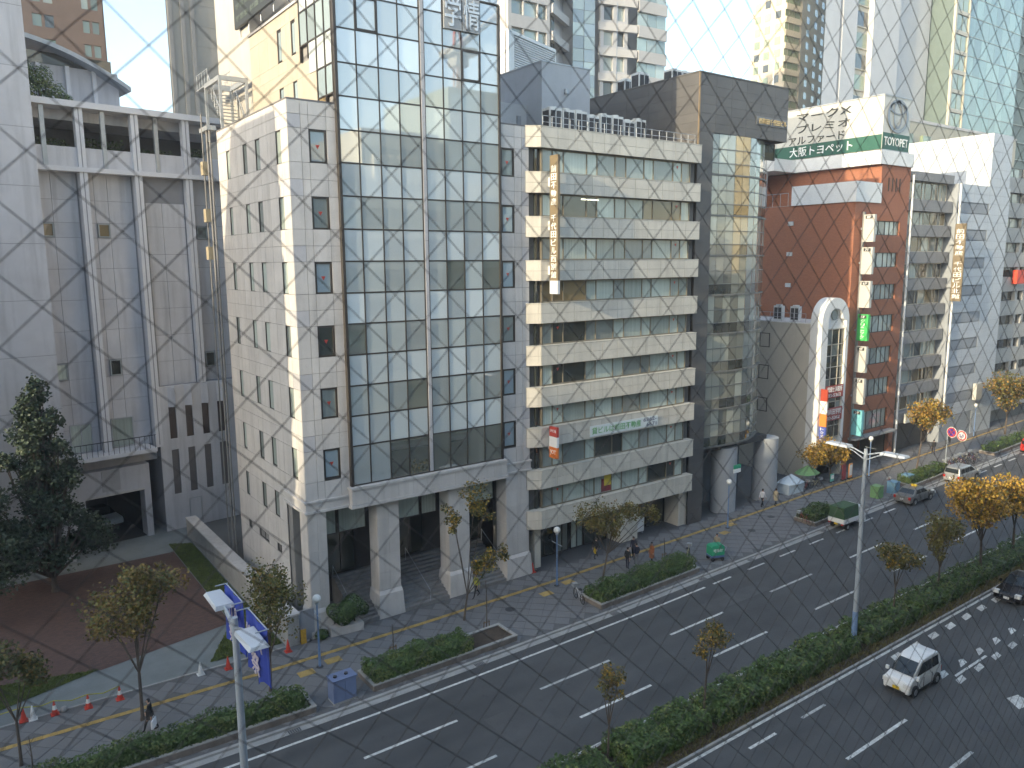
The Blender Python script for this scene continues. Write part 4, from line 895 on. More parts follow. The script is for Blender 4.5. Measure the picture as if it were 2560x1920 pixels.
zr = [7.6, 9.6, 11.6, 13.55, 14.9, 17.3, 19.7, 22.1, 24.47, 25.6, 27.3, 29.3]
hl = [(-6.9, -5.87, 24.47, 25.6), (-2.92, -1.93, 24.47, 25.6), (4.77, 5.8, 24.47, 25.6), (-6.94, -5.88, 13.55, 14.9), (-2.93, -1.97, 13.55, 14.9), (4.78, 5.75, 13.55, 14.9)]
for (a, b), (w0, w1) in zip(bays, ((-6.92, -5.87), (-2.92, -1.95), (4.77, 5.77))): grid(cl, FL, [a, w0, w1, b], [z for z in zr if z >= (12.4 if a > 4 else 7.6)] if a < 4 else [12.4, 13.55]+zr[4:], 1.0, hl)
grid(cl, FL, [.65, 1.95, 3.75], [12.4, 14.4, 16.6, 18.8, 21.0, 23.2, 25.4, 27.3], .55)
cl.close()
LB('bay_backing', lj, .3, 4.3, 12.4, 29.3, .6, 1.0)
for i, (a, b, c, e) in enumerate(hl): FL.window(a+.05, b-.05, c+.03, e-.03, .85, mat('hall_frame', (.34, .36, .36), .5, .1, 2), (g_warm, g_warm, g_grey, g_blind, g_dark, g_dark)[i], .1, .16)
for u in (-4.1, -.15, 3.8): LB('column', lc, u, u+.55, 7.4 if u < 0 else 12.4, 34.0, -.1, .5); LB('column_rib', lj, u+.24, u+.3, 7.6 if u < 0 else 12.5, 33.9, -.12, -.1); LB('column_web', lw, u+.1, u+.45, 7.4 if u < 0 else 12.4, 29.3, .5, 1.05)
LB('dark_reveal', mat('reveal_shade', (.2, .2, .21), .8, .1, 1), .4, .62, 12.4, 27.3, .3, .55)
# terrace storey
LB('terrace_slab', lc, -7.3, 8.6, 29.3, 29.65, -.25, 8); LB('terrace_parapet', lw, -7.2, 8.5, 29.65, 31.1, .1, .35); LB('roof_slab', lc, -7.3, 8.6, 33.95, 34.4, -.3, 8)
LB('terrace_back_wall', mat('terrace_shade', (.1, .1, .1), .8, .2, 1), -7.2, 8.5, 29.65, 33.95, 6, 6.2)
LB('sloped_soffit', lw, -7.2, 8.5, 33.2, 33.95, 1.5, 6)
for u in (-6.4, -2.3, 1.6, 5.5): LB('terrace_post', galv, u, u+.3, 29.7, 33.9, .02, .3)
# garage entrance and slot windows
LB('balcony_slab', lc, -6.6, -.5, 7.35, 7.65, -1.3, 1.0)
rl = MB()
for k in range(16): rl.box(-6.5+k*.39, -6.47+k*.39, -1.25, -1.22, 7.65, 8.7)
rl.box(-6.55, -.55, -1.26, -1.2, 8.7, 8.76); rl.build('balcony_railing', iron, L, FL.W)
FL.window(-6.2, -4.6, 7.7, 10.0, .9, galv, g_blind, .08, .1, mull=(-5.4,)); FL.window(-3.2, -1.5, 7.7, 10.1, .9, galv, g_blind, .08, .1)
MB().box(-6.8, -5.8, .0, 1.2, 0, 6.2).box(-1.35, -.85, 0, 1.2, 0, 6.2).box(-5.8, -1.35, 0, 1.2, 4.2, 6.2).build('garage_portal', lw, L, FL.W)
LB('garage_lintel', stone, -5.8, -1.35, 4.05, 4.2, -.03, .4)
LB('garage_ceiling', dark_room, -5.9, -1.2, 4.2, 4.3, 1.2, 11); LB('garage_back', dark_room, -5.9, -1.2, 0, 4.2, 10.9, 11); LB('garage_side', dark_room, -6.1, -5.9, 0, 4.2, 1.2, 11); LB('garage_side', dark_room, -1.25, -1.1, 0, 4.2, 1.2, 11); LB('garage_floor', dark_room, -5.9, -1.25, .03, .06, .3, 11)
LB('plaque', stone_g, -4.5, -3.15, 4.45, 6.15, -.06, 0)
LB('recess_wall', lw, -6.8, .2, 6.2, 7.35, 1.0, 1.2)
wl = MB(); us_ = [.2, 1.06, 1.66, 2.44, 3.04, 3.84, 4.44, 5.2, 5.8, 8.5]
for i in range(0, 9, 2): wl.box(us_[i], us_[i+1], 0, .1, 0, 12.4)
for i in range(1, 9, 2): wl.box(us_[i], us_[i+1], 0, .1, 0, 3.1).box(us_[i], us_[i+1], 0, .1, 6.95, 7.9).box(us_[i], us_[i+1], 0, .1, 10.6, 12.4)
wl.build('slotted_wall', lw, L, FL.W)
for i in range(1, 9, 2):
    LB('slot_window', mat('slot_dark', (.05, .035, .035), .4, .1, 1), us_[i]+.02, us_[i+1]-.02, 7.9, 10.6, .07, .09); LB('slot_window', mat('slot_grey', (.13, .12, .12), .4, .1, 1), us_[i]+.02, us_[i+1]-.02, 3.1, 6.95, .07, .09)
    v = [(us_[i], 0, 10.62), (us_[i+1]-.1, -.4, 10.62), (us_[i+1], 0, 10.62), (us_[i], 0, 12.38), (us_[i+1]-.1, -.25, 12.2), (us_[i+1], 0, 12.38)]
    MB().add(v, [(0, 1, 4, 3), (1, 2, 5, 4), (0, 2, 1), (3, 4, 5)]).build('slot_hood', lw, L, FL.W)
FL.window(2.2, 3.3, .1, 2.5, -.02, galv, mat('white_door', (.55, .57, .6), .5, .05, 1), .08, .08, name='side_door')
LB('left_wing', lw, -22, -7.3, 0, 44, -2.0, 14)
for k in range(10): LB('wing_joint', lj, -22, -7.28, 3.9+k*4, 3.93+k*4, -2.012, -2.0)
# curved roof pavilion on top
LB('pavilion_wall', lw, -7.3, 1.5, 34.4, 38.3, 7, 8)
for u in (-6.9, -4.7, -2.6, -.6): LB('pavilion_column', lc, u, u+.3, 34.4, 38.3, 6.6, 6.95)
v = []
for k in range(13):
    t = k/12; u = -8+10*t; z = 40.3-3.2*t*t; v += [(u, 5.5, z), (u, 9, z), (u, 9, z-.35), (u, 5.5, z-.35)]
f = []
for k in range(12): a, c = k*4, k*4+4; f += [(a, c, c+1, a+1), (a+3, a+2, c+2, c+3), (a, a+3, c+3, c), (a+1, c+1, c+2, a+2)]
MB().add(v, f+[(0, 1, 2, 3), (48, 51, 50, 49)]).build('curved_roof', galv, L, FL.W)
LB('pavilion_glazing', g_dark, -7.3, 1.0, 38.3, 39.2, 6.9, 7.0)
gc_ = thing('parked_car', 'dim white car parked inside the shaded garage entrance', 'car', (9, 73.5, 0))

# ================================================================== towers behind
def tower_face(F, us, floors, zb, h, mb, mw, wz0, wz1, d=0., frame=dkframe, skip=0., th=.25, band='spandrel', name='window', pier=True):
    """bands between the floors as parts, one window object per field"""
    for k in range(floors+1):
        z0 = zb+k*h - (h-wz1); z1 = zb+k*h+wz0
        F.box(band, mb, us[0][0]-.6 if pier else us[0][0], us[-1][1]+.6 if pier else us[-1][1], z0, z1, d-th, d)
    for k in range(floors):
        for i, (a, b) in enumerate(us):
            F.box(name, mw[random.Random(k*13+i*5).randrange(len(mw))], a, b, zb+k*h+wz0+.02, zb+k*h+wz1-.02, d+.02, d+.06)
    if pier:
        ed = [us[0][0]-.6]+[x for p in us for x in p]+[us[-1][1]+.6]
        for i in range(0, len(ed), 2):
            if ed[i+1]-ed[i] > .02: F.box('pier', mb, ed[i], ed[i+1], zb-(h-wz1), zb+floors*h+wz0, d-th+.02, d+.01)
T1 = thing('brown_tower', 'brown brick high-rise with small paired windows behind the white hall', 'tower', (10, 150, 0))
brn = mat('brown_tile', (.13, .088, .07), .7, .12, .5, .1)
MB().box(-30, 25.6, 150.4, 175, 0, 78).build('core_wall', brn, T1)
FT = Face(T1, 0, 150.2, 0); gt = [glass('tower_green', (.2, .27, .22), 1.8, .03, .03), glass('tower_pale', (.36, .42, .36), 1.8, .03, .03), g_dark]
tower_face(FT, [(9.6, 11), (15.2, 16.5), (16.9, 18.2), (22.3, 23.3), (23.7, 24.7)], 9, 43.6, 3.7, brn, gt, 1.6, 3.5, pier=True)
T2 = thing('grey_tower', 'plain grey ribbed high-rise behind the roof stair', 'tower', (35, 130, 0))
gtw = mat('grey_tower_stone', (.25, .24, .215), .7, .08, .3, stain=.06)
MB().prism([(30.6, 130), (52, 130), (52, 150), (36.5, 150)], 0, 80).build('core_wall', gtw, T2)
for x in (30.8, 32.6, 34.0): MB().box(x, x+.55, 129.7, 130, 0, 80).build('rib', mat('grey_rib', (.19, .19, .19), .7, .1, 1), T2)
for k in range(14): MB().box(34.8, 52, 129.97, 130, 40.5+k*2.98, 40.56+k*2.98).build('floor_joint', mat('joint_line', (.19, .19, .18), .8, .1, 1), T2)
# hotel-like tower with bent front and blue glass strip
T3 = thing('bent_tower', 'pale high-rise with a bent front, stepped bays and a blue glass strip', 'tower', (84, 98, 0))
pt = mat('pale_tower_stone', (.44, .43, .42), .65, .06, .3, stain=.05); ptd = mat('pale_tower_grey', (.38, .385, .4), .65, .06, .3)
MB().prism([(66, 100), (69, 96.4), (76.3, 96.4), (83, 100.4), (87.6, 99), (94.6, 97.5), (100.6, 97.0), (100.6, 112), (66, 112)], 0, 84).build('core_wall', ptd, T3)
def facet(p, q): d = math.degrees(math.atan2(q[1]-p[1], q[0]-p[0])); return Face(T3, p[0], p[1], d), math.hypot(q[0]-p[0], q[1]-p[1])
g3 = [glass('tower_teal', (.26, .34, .33), 2.0, .03, .03), glass('tower_teal_pale', (.4, .48, .46), 2.0, .03, .03)]
f1, w1 = facet((68.2, 95.6), (76.2, 95.6)); tower_face(f1, [(.9, 3.0), (3.2, 5.6), (5.8, 7.3)], 7, 44.6, 3.84, pt, g3, 1.35, 3.45, th=.5)
f2, w2 = facet((76.4, 95.7), (82.8, 99.6)); tower_face(f2, [(.9, 2.4)], 7, 44.2, 3.84, ptd, [g_dark], .9, 3.3, th=.5, pier=False)
for k in range(9): f2.box('balcony_slab', pt, -.2, w2, 43.4+k*3.84, 44.6+k*3.84, -.7, 0)
f3, w3 = facet((83.2, 98.6), (87.4, 97.8))
for k in range(16):
    for i in range(2): f3.box('pane', (g_blue, g3[1])[(k+i) % 2], .1+i*2.05, 2.05+i*2.05, 44+k*1.92, 45.86+k*1.92, -.3, -.24)
f4, w4 = facet((87.7, 97.5), (94.0, 95.8)); tower_face(f4, [(.9, 2.6), (3.2, 4.6)], 7, 43.9, 3.84, ptd, [g_grey, g_dark], .9, 3.1, th=.4, pier=True)
for k in range(9): f4.box('balcony_slab', pt, -.1, w4+.3, 43.2+k*3.84, 44.4+k*3.84, -.7, -.42)
f5, w5 = facet((94.1, 95.4), (100.6, 95.0)); tower_face(f5, [(.3, 2.3), (2.4, 4.3), (4.4, 6.4)], 7, 43.4, 3.84, pt, g3, 1.1, 3.2, th=.4, pier=False)
MB().box(94.1, 100.6, 95.2, 97.5, 0, 43).build('lower_front', ptd, T3)
# louvred plant room
PL = thing('louvred_plant_room', 'white louvred plant enclosure rising behind the beige office', 'plant room', (48, 64, 31))
FP = Face(PL, 43.6, 60.5, 21)
MB().prism([(43.7, 60.9), (51.9, 64.0), (49.5, 71), (41.2, 68)], 0, 37.4).build('base_block', ptd, PL)
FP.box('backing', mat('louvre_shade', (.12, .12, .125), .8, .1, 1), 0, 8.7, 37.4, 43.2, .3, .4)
for k in range(18): FP.box('louvre_blade', paintw, .91, 8.45, 39.3+k*.205, 39.41+k*.205, .02, .24)
for u in (0, .75, 8.45): FP.box('louvre_frame', paintw, u, u+.16 if u else .75, 37.4, 43.3, -.02, .28)
FP.box('louvre_frame', paintw, .91, 8.45, 43.0, 43.3, -.02, .28); FP.box('louvre_frame', paintw, .91, 8.45, 37.4, 39.25, -.02, .28); FP.box('side_wall', lc, 0, .15, 37.4, 43.2, .4, 7)
# towers at the right
T4 = thing('cream_tower', 'cream apartment high-rise with green-tinted corner bay windows', 'tower', (162, 118, 0))
crm = mat('cream_tile', (.52, .46, .36), .65, .06, .3)
MB().prism([(161.0, 124.3), (161.0, 115.4), (167, 115.4), (183.2, 119.74), (192, 136), (176.3, 136)], 0, 118).build('core_wall', crm, T4)
g4 = [glass('bay_green', (.22, .27, .17), 1.9, .03, .03), glass('bay_olive', (.3, .33, .22), 1.9, .03, .03)]
f1 = Face(T4, 160.85, 124.2, -90)
for k in range(18):
    for i, u in enumerate((.7, 3.4, 6.3)): f1.box('window', g4[(k+i) % 2] if (k+i) % 5 else g_dark, u, u+1.4, 54.6+k*2.83, 56.2+k*2.83, .05, .2)
f2 = Face(T4, 160.4, 115.1, 0); tower_face(f2, [(.25, 1.5), (1.7, 3.6), (3.8, 5.8)], 18, 53.5, 2.83, crm, g4, 1.0, 2.55, th=.35, pier=False)
f3 = Face(T4, 167.2, 115.2, 15)
for k in range(18):
    for u in (3.0, 8.4, 13.2): f3.box('window', g4[k % 2] if k % 4 else g_dark, u, u+1.9, 54.7+k*2.83, 56.2+k*2.83, -.02, .02)
f3.box('wall_skin', crm, -.2, 16.4, 40, 118, .03, .2)
T5 = thing('white_slab_tower', 'bright white slab tower with a strip of dark windows behind the roof billboard', 'tower', (165, 95, 0))
wsl = mat('white_slab', (.5, .51, .52), .6, .05, .3); wsh = mat('white_slab_cream', (.48, .45, .37), .6, .05, .3)
MB().prism([(137.8, 90), (142.6, 90), (166, 104), (159.5, 104)], 0, 110).build('left_slab', wsl, T5); MB().box(143.6, 148.5, 90, 93.5, 0, 110).build('middle_slab', wsl, T5); MB().box(148.5, 153.2, 90.6, 96.5, 0, 110).build('window_shaft', wsh, T5); MB().box(153.2, 163, 89.4, 99, 0, 110).build('right_slab', wsl, T5); MB().box(163, 177.4, 90.6, 104, 0, 110).build('far_slab', wsl, T5); MB().box(142.6, 143.6, 91, 93, 0, 110).build('slot', mat('slot_glass', (.15, .2, .21), .3, .1, 1), T5)
for k in range(16):
    z = 36+k*3.95; MB().box(149.2, 152.7, 90.45, 90.55, z, z+2.7).build('window', (g_dark, g4[0])[k % 2], T5); MB().box(149.0, 152.9, 90.35, 90.6, z-.25, z-.02).build('sill', wsh, T5)
    if k % 2 == 0:
        for x0, x1 in ((137.9, 142.5), (143.7, 148.4), (153.3, 162.9)): MB().box(x0, x1, 89.38 if x0 > 150 else 89.98, 89.4 if x0 > 150 else 90, z+1, z+1.06).build('joint', mat('slab_joint', (.5, .52, .54), .7, .05, 1), T5)
T6 = thing('green_glass_tower', 'green glass high-rise at the top right corner', 'tower', (190, 92, 0))
ggl = [glass('green_curtain', (.2, .3, .27), 1.75, .02, .03), glass('green_curtain_dark', (.15, .24, .22), 1.75, .02, .03)]
MB().box(178, 230, 86, 110, 0, 120).build('core_wall', mat('green_core', (.1, .14, .13), .6, .1, 1), T6)
F6 = Face(T6, 0, 85.8, 0)
for k in range(20):
    F6.box('transom', mat('green_transom', (.3, .36, .34), .5, .1, 1), 184.3, 230, 37.9+k*4, 38.05+k*4, -.08, .15)
    for i in range(8): F6.box('pane', ggl[(i*3+k*5) % 7 % 2], 184.5+i*3.2, 184.5+(i+1)*3.2-.05, 38.05+k*4, 41.9+k*4, 0, .05)
    F6.box('band', wsh, 178.2, 184.2, 37.6+k*4, 38.4+k*4, -.2, .15)
    for i in range(2): F6.box('window', g4[(i+k) % 2], 178.8+i*2.7, 181.2+i*2.7, 38.45+k*4, 41.5+k*4, 0, .06)
F6.box('corner_pier', wsh, 177.9, 178.6, 0, 120, -.3, .2); F6.box('corner_pier', wsh, 184.0, 184.4, 0, 120, -.25, .2)
BK = thing('sunlit_rear_block', 'low bright cream block behind the white panelled building roof', 'building', (112, 66, 0))
MB().box(104.0, 150, 60.5, 80, 0, 42).build('wall', mat('cream_block', (.46, .43, .34), .7, .06, .4), BK); MB().box(103.9, 150, 60.4, 80, 42, 42.4).build('coping', stone, BK)
MB().box(97, 104, 60.5, 80, 0, 37).build('low_wing', mat('cream_block2', (.48, .46, .4), .7, .06, .4), BK)
for x in (113, 118, 125): MB().box(x, x+2.2, 60.1, 60.5, 36.5, 40.2).build('window', g4[0], BK)

# ================================================================== the near side of the street: seen in the glass of the far side, and shading it
def near_block(name, label, x0, x1, y0, z1, m, mw, fl=3.6, fin=False, cat='building'):
    o = thing(name, label, cat, ((x0+x1)/2, y0-8, 0)); MB().box(x0, x1, y0-18, y0-.3, 0, z1).build('wall', m, o)
    F = Face(o, x1, y0, 180); w = x1-x0
    for k in range(int(z1/fl)):
        F.box('band', m, 0, w, k*fl, k*fl+1.5, 0, .3)
        n = max(2, int(w/3.2))
        for i in range(n): F.box('window', mw[(i*3+k) % len(mw)], .2+i*w/n, (i+1)*w/n-.2, k*fl+1.5, (k+1)*fl-.02, .15, .2)
    if fin:
        for i in range(int(w/1.1)): F.box('fin', m, .2+i*1.1, .6+i*1.1, z1-6.2, z1-3, -.5, 0)
    return o
near_block('finned_office', 'cream office with vertical fins, seen mirrored in the glass curtain wall', 41, 51.5, -1.0, 38, mat('near_cream', (.6, .55, .42), .7, .08, .5), [g_grey], fin=True)
near_block('green_glass_office', 'green glass office, seen mirrored at the right of the curtain wall', 53, 62, -1.0, 44, mat('near_green', (.3, .36, .33), .6, .08, .5), [g3[0], g_grey])
near_block('tan_office', 'tan tiled office on the near side, mirrored low in the dark office glass', 117, 150, -1.0, 48, mat('near_tan', (.5, .38, .17), .7, .08, .5), [g_dark, g_grey])
near_block('grey_corner_office', 'grey office next door on the near side, mirrored low in the curtain wall', 17, 40.5, -1.0, 34, mat('near_grey', (.4, .4, .38), .7, .08, .5), [g_grey, g_blind])
near_block('low_brown_office', 'low brown office on the near side, mirrored at the foot of the dark office glass', 64, 114, -1.0, 20, mat('near_brown', (.3, .25, .18), .7, .08, .5), [g_dark, g_grey])
near_block('low_shop_house', 'low pale shop house on the near side beyond the left picture edge', -46, -15.5, -1.0, 18, mat('near_pale', (.5, .48, .44), .7, .08, .5), [g_dark, g_grey])
LN = thing('left_shade_block', 'unseen tall block added beyond the left picture edge to shade the stone office side', 'building', (-26, 52, 0))  # unseen occluder, placed and sized for the shadow edge on the side wall
MB().box(-46, -6, 41.7, 50, 0, 37.7).build('wall', gtw, LN)
for k in range(9): MB().box(-46, -6, 41.45, 41.7, k*4, k*4+1.6).build('band', pt, LN)
LS = thing('street_shade_block', 'unseen long block added beyond the left picture edge to shade the road', 'building', (-150, 10, 0))  # unseen occluder, added to keep low sun off the road and pavement
MB().box(-190, -150, -60, 18, 0, 70).box(-190, -150, 18, 75, 0, 56).build('wall', gtw, LS)
for k in range(16): MB().box(-150, -149.7, -60, 18, k*4, k*4+1.6).build('band', pt, LS)
# tower crane mirrored in the glass
CR = thing('tower_crane', 'orange lattice tower crane with red and white top, seen mirrored in the curtain wall', 'crane', (69.4, -24.8, 0))
cm = MB(); cx0, cy0 = 69.4, -24.8
for dx in (-.5, .5):
    for dy in (-.5, .5): cm.box(cx0+dx-.12, cx0+dx+.12, cy0+dy-.12, cy0+dy+.12, 0, 54)
for k in range(27):
    z = k*2.; cm.box(cx0-.5, cx0+.5, cy0+.45, cy0+.55, z, z+.15); cm.tube([(cx0-.5, cy0+.5, z), (cx0+.5, cy0+.5, z+2)], .08, 4).tube([(cx0+.5, cy0+.5, z), (cx0-.5, cy0+.5, z+2)], .08, 4)
cm.build('mast', mat('crane_orange', (.42, .2, .09), .6, .1, 1), CR)
MB().box(cx0-2.2, cx0+2.2, cy0-2.2, cy0+2.2, 54.6, 55.6).box(cx0-1.2, cx0+1.2, cy0-1.2, cy0+1.2, 53, 54.6).build('platform', concrete, CR)
MB().tube([(cx0-.8, cy0, 55.6), (cx0-.4, cy0, 62)], .25, 6).tube([(cx0+.8, cy0, 55.6), (cx0-.4, cy0, 62)], .25, 6).build('apex', mat('crane_red', (.45, .06, .05), .6, .1, 1), CR)
MB().tube([(cx0, cy0, 56), (cx0+26, cy0-14, 74)], .5, 6).build('jib', mat('crane_white', (.6, .6, .6), .6, .1, 1), CR)

# ------------------------------------------------------------------ vehicles
tyre = mat('tyre', (.02, .02, .02), .85, .1, 3); rim = mat('wheel_rim', (.45, .46, .47), .35, .1, 3, metal=.6)
carglass = glass('car_glass', (.02, .025, .028), 1.6, .03, 0.0); lampw = mat('headlamp', (.7, .7, .68), .15, .05, 3); lampr = mat('tail_lamp', (.45, .02, .015), .25, .05, 3)
plastic = mat('black_plastic', (.025, .025, .027), .6, .1, 3)
def shell(prof, w, tumble, bev, n=3):
    """side profile pushed out to the car's width; tumble = inward lean of the points"""
    bm = bmesh.new(); k = len(prof)
    a = [bm.verts.new((x, -w/2+t, z)) for (x, z), t in zip(prof, tumble)]; b = [bm.verts.new((x, w/2-t, z)) for (x, z), t in zip(prof, tumble)]
    bm.faces.new(a); bm.faces.new(b[::-1])
    for i in range(k): bm.faces.new((a[i], b[i], b[(i+1) % k], a[(i+1) % k]))
    bmesh.ops.recalc_face_normals(bm, faces=bm.faces)
    bmesh.ops.bevel(bm, geom=list(bm.edges), offset=bev, segments=n, affect='EDGES', profile=.6, clamp_overlap=True)
    return bm
def bm_obj(bm, name, m, root, W, smooth=True):
    me = bpy.data.meshes.new(name); bm.to_mesh(me); bm.free(); me.materials.append(m)
    if smooth: me.polygons.foreach_set('use_smooth', [True]*len(me.polygons))
    ob = link(bpy.data.objects.new(name, me), W, root)
    if smooth: ob.modifiers.new('normals', 'WEIGHTED_NORMAL').keep_sharp = False
    return ob
def car(name, label, loc, rz, paint, Lg, w, body, cab, wheels, r, plate, cabw=.1, panes=None, lamps=True, cat='car', sign=None):
    """+x is forward; body and cab are side profiles (x, z) with x from the tail"""
    o = thing(name, label, cat, loc, rz); W = T(*loc) @ RZ(rz)
    lo = bm_obj(shell(body, w, [.06 if z < .5 else .02 if z < .85 else .07 for x, z in body], .1, 4), 'body', paint, o, W)
    zb = min(z for x, z in cab); zt = max(z for x, z in cab)
    tum = [.03 if z < zb+.08 else cabw for x, z in cab]
    bm_obj(shell(cab, w-.06, tum, .09, 4), 'cabin', paint, o, W)
    def on_side(x, z, y): # lean with the cabin
        t = .03+(cabw-.03)*min(1, max(0, (z-zb)/(zt-zb))); return (x, y*((w-.06)/2-t+.012), z)
    for pn in panes[0]:
        for y in (-1, 1):
            q = [on_side(x, z, y) for x, z in pn]; MB().add(q, [tuple(range(len(q)))] if y < 0 else [tuple(range(len(q)-1, -1, -1))]).build('side_window', carglass, o, W)
    for (p, q), nm in zip(panes[1], ('windscreen', 'rear_window')):
        d = Vector((q[0]-p[0], q[1]-p[1])).normalized(); nx, nz = (-d.y, d.x)
        if nz < 0: nx, nz = -nx, -nz
        e = .014
        hw = lambda z: (w-.06)/2-(.03+(cabw-.03)*min(1, max(0, (z-zb)/(zt-zb))))-.09
        MB().add([(p[0]+nx*e, -hw(p[1]), p[1]+nz*e), (p[0]+nx*e, hw(p[1]), p[1]+nz*e), (q[0]+nx*e, hw(q[1]), q[1]+nz*e), (q[0]+nx*e, -hw(q[1]), q[1]+nz*e)], [(0, 1, 2, 3)]).build(nm, carglass, o, W)
    for x in wheels:
        for y in (-1, 1):
            t = MB().tube([(x, y*(w/2-.19), r), (x, y*(w/2+.006), r)], r, 18).build('wheel', tyre, o, W); MB().tube([(x, y*(w/2-.02), r), (x, y*(w/2+.014), r)], r*.62, 14).build('rim', rim, t, W)
            MB().tube([(x, y*(w/2-.3), r+.02), (x, y*(w/2-.002), r+.02)], r+.06, 18).build('wheel_arch', plastic, o, W)
    if lamps:
        for y in (-1, 1):
            MB().box(Lg-.26, Lg+.02, y*(w/2-.2)-.17, y*(w/2-.2)+.17, .58, .8).build('headlight', lampw, o, W); MB().box(-.012, .08, y*(w/2-.17)-.1, y*(w/2-.17)+.1, .6, .85).build('tail_light', lampr, o, W)
            MB().box(panes[1][0][0][0]-.15, panes[1][0][0][0]-.02, y*(w/2+.07)-.07, y*(w/2+.07)+.07, zb+.02, zb+.2).build('door_mirror', paint, o, W)
    MB().box(Lg, Lg+.02, -.17, .17, .36, .53).build('number_plate', plate, o, W); MB().box(-.02, 0, -.17, .17, .5, .67).build('number_plate', plate, o, W)
    MB().box(Lg-.04, Lg+.016, -w/2+.25, w/2-.25, .22, .34).build('grille', plastic, o, W)
    for y in (-1, 1):
        for x in ((wheels[0]+wheels[1])/2-.55, (wheels[0]+wheels[1])/2+.32, (wheels[0]+wheels[1])/2+.95): MB().box(x-.008, x+.008, y*(w/2-.012)-.008, y*(w/2-.012)+.012, .34, zb-.05).build('door_gap', plastic, o, W)
        MB().box(wheels[0]+r+.1, wheels[1]-r-.1, y*(w/2-.03)-.02, y*(w/2-.03)+.02, .2, .28).build('sill_trim', plastic, o, W)
    (wx_, wz_), (tx_, tz_) = panes[1][0]
    for y in (-.28, .22): MB().tube([(wx_+.02, y, wz_+.03), (wx_+(tx_-wx_)*.55+.03, y+.3, wz_+(tz_-wz_)*.55+.03)], .009, 4).build('wiper', plastic, o, W)
    for x in [(wheels[0]+wheels[1])/2-.1, (wheels[0]+wheels[1])/2+.75]:
        for y in (-1, 1): MB().box(x-.12, x, y*(w/2+.008)-.012, y*(w/2+.008)+.012, zb-.14, zb-.11).build('door_handle', paint, o, W)
    return o
pw = mat('car_white', (.74, .75, .74), .28, .03, .5); yl = mat('plate_yellow', (.75, .5, .03), .5, .05, 3); pl = mat('plate_white', (.7, .7, .68), .5, .05, 3)
bodyv = [(0, .25), (.0, .98), (2.75, 1.02), (3.28, .88), (3.4, .62), (3.38, .22), (1.7, .2)]
cabv = [(.02, .92), (.1, 1.5), (.32, 1.7), (.9, 1.77), (1.75, 1.74), (2.1, 1.66), (2.95, 1.0), (1.4, .92)]
pv = ([[(.35, 1.06), (1.05, 1.05), (1.02, 1.58), (.42, 1.58)], [(1.12, 1.05), (2.66, 1.05), (2.02, 1.58), (1.1, 1.58)]], [((2.88, 1.05), (2.18, 1.6)), ((.04, 1.05), (.1, 1.48))])
car('small_white_van', 'small rounded white van with a yellow number plate on the near carriageway', (41.3, 18.66, .005), 180, pw, 3.4, 1.48, bodyv, cabv, (.55, 2.8), .27, yl, .13, pv, cat='van')
blkp = mat('car_black', (.012, .012, .014), .2, .03, .5)
bodys = [(0, .28), (.02, .9), (.25, .95), (3.2, .95), (4.35, .78), (4.5, .58), (4.48, .24), (2.2, .2)]
cabs = [(.55, .92), (1.15, 1.38), (1.6, 1.44), (2.55, 1.43), (3.35, .94), (2.0, .92)]
ps = ([[(1.0, 1.0), (1.9, 1.0), (1.9, 1.34), (1.3, 1.34)], [(1.97, 1.0), (3.05, 1.0), (2.5, 1.34), (1.97, 1.34)]], [((3.25, 1.0), (2.62, 1.39)), ((.66, 1.0), (1.1, 1.34))])
car('black_car', 'black saloon car at the right edge of the near carriageway', (58.7, 20.0, .005), 180, blkp, 4.5, 1.7, bodys, cabs, (.85, 3.6), .31, pl, .16, ps)
tx = car('taxi', 'grey taxi saloon with a yellow roof lamp stopped at the far kerb', (69.3, 34.85, .005), 0, mat('taxi_grey', (.21, .21, .2), .3, .05, .5, metal=.3), 4.6, 1.7, [(x*1.02, z) for x, z in bodys], [(x*1.02, z+.02) for x, z in cabs], (.85, 3.65), .31, pl, .16, ps)
MB().box(71.3, 71.5, 34.6, 35.1, 1.46, 1.62).build('roof_lamp', mat('taxi_lamp', (.8, .55, .05), .4, .05, 3), tx)
bodym = [(0, .28), (0, 1.0), (3.6, 1.02), (4.45, .82), (4.6, .6), (4.58, .25), (2.2, .2)]
cabm = [(.02, .95), (.18, 1.58), (.5, 1.68), (2.6, 1.64), (3.75, 1.0), (2.0, .95)]
pm_ = ([[(.35, 1.08), (1.15, 1.08), (1.12, 1.52), (.45, 1.52)], [(1.22, 1.08), (2.15, 1.08), (2.12, 1.53), (1.22, 1.53)], [(2.22, 1.08), (3.35, 1.08), (2.62, 1.52), (2.2, 1.53)]], [((3.64, 1.07), (2.72, 1.58)), ((.04, 1.1), (.16, 1.52))])
car('silver_minivan', 'silver minivan parked ahead of the taxi at the far kerb', (80.0, 35.45, .005), 0, mat('car_silver', (.45, .46, .46), .3, .04, .5, metal=.5), 4.6, 1.7, bodym, cabm, (.85, 3.65), .32, pl, .14, pm_)
car('red_car', 'small red car at the right picture edge beyond the parked bicycles', (99.5, 36.1, .005), 0, mat('car_red', (.5, .03, .02), .25, .04, .5), 3.4, 1.48, bodyv, cabv, (.55, 2.8), .27, pl, .13, pv)
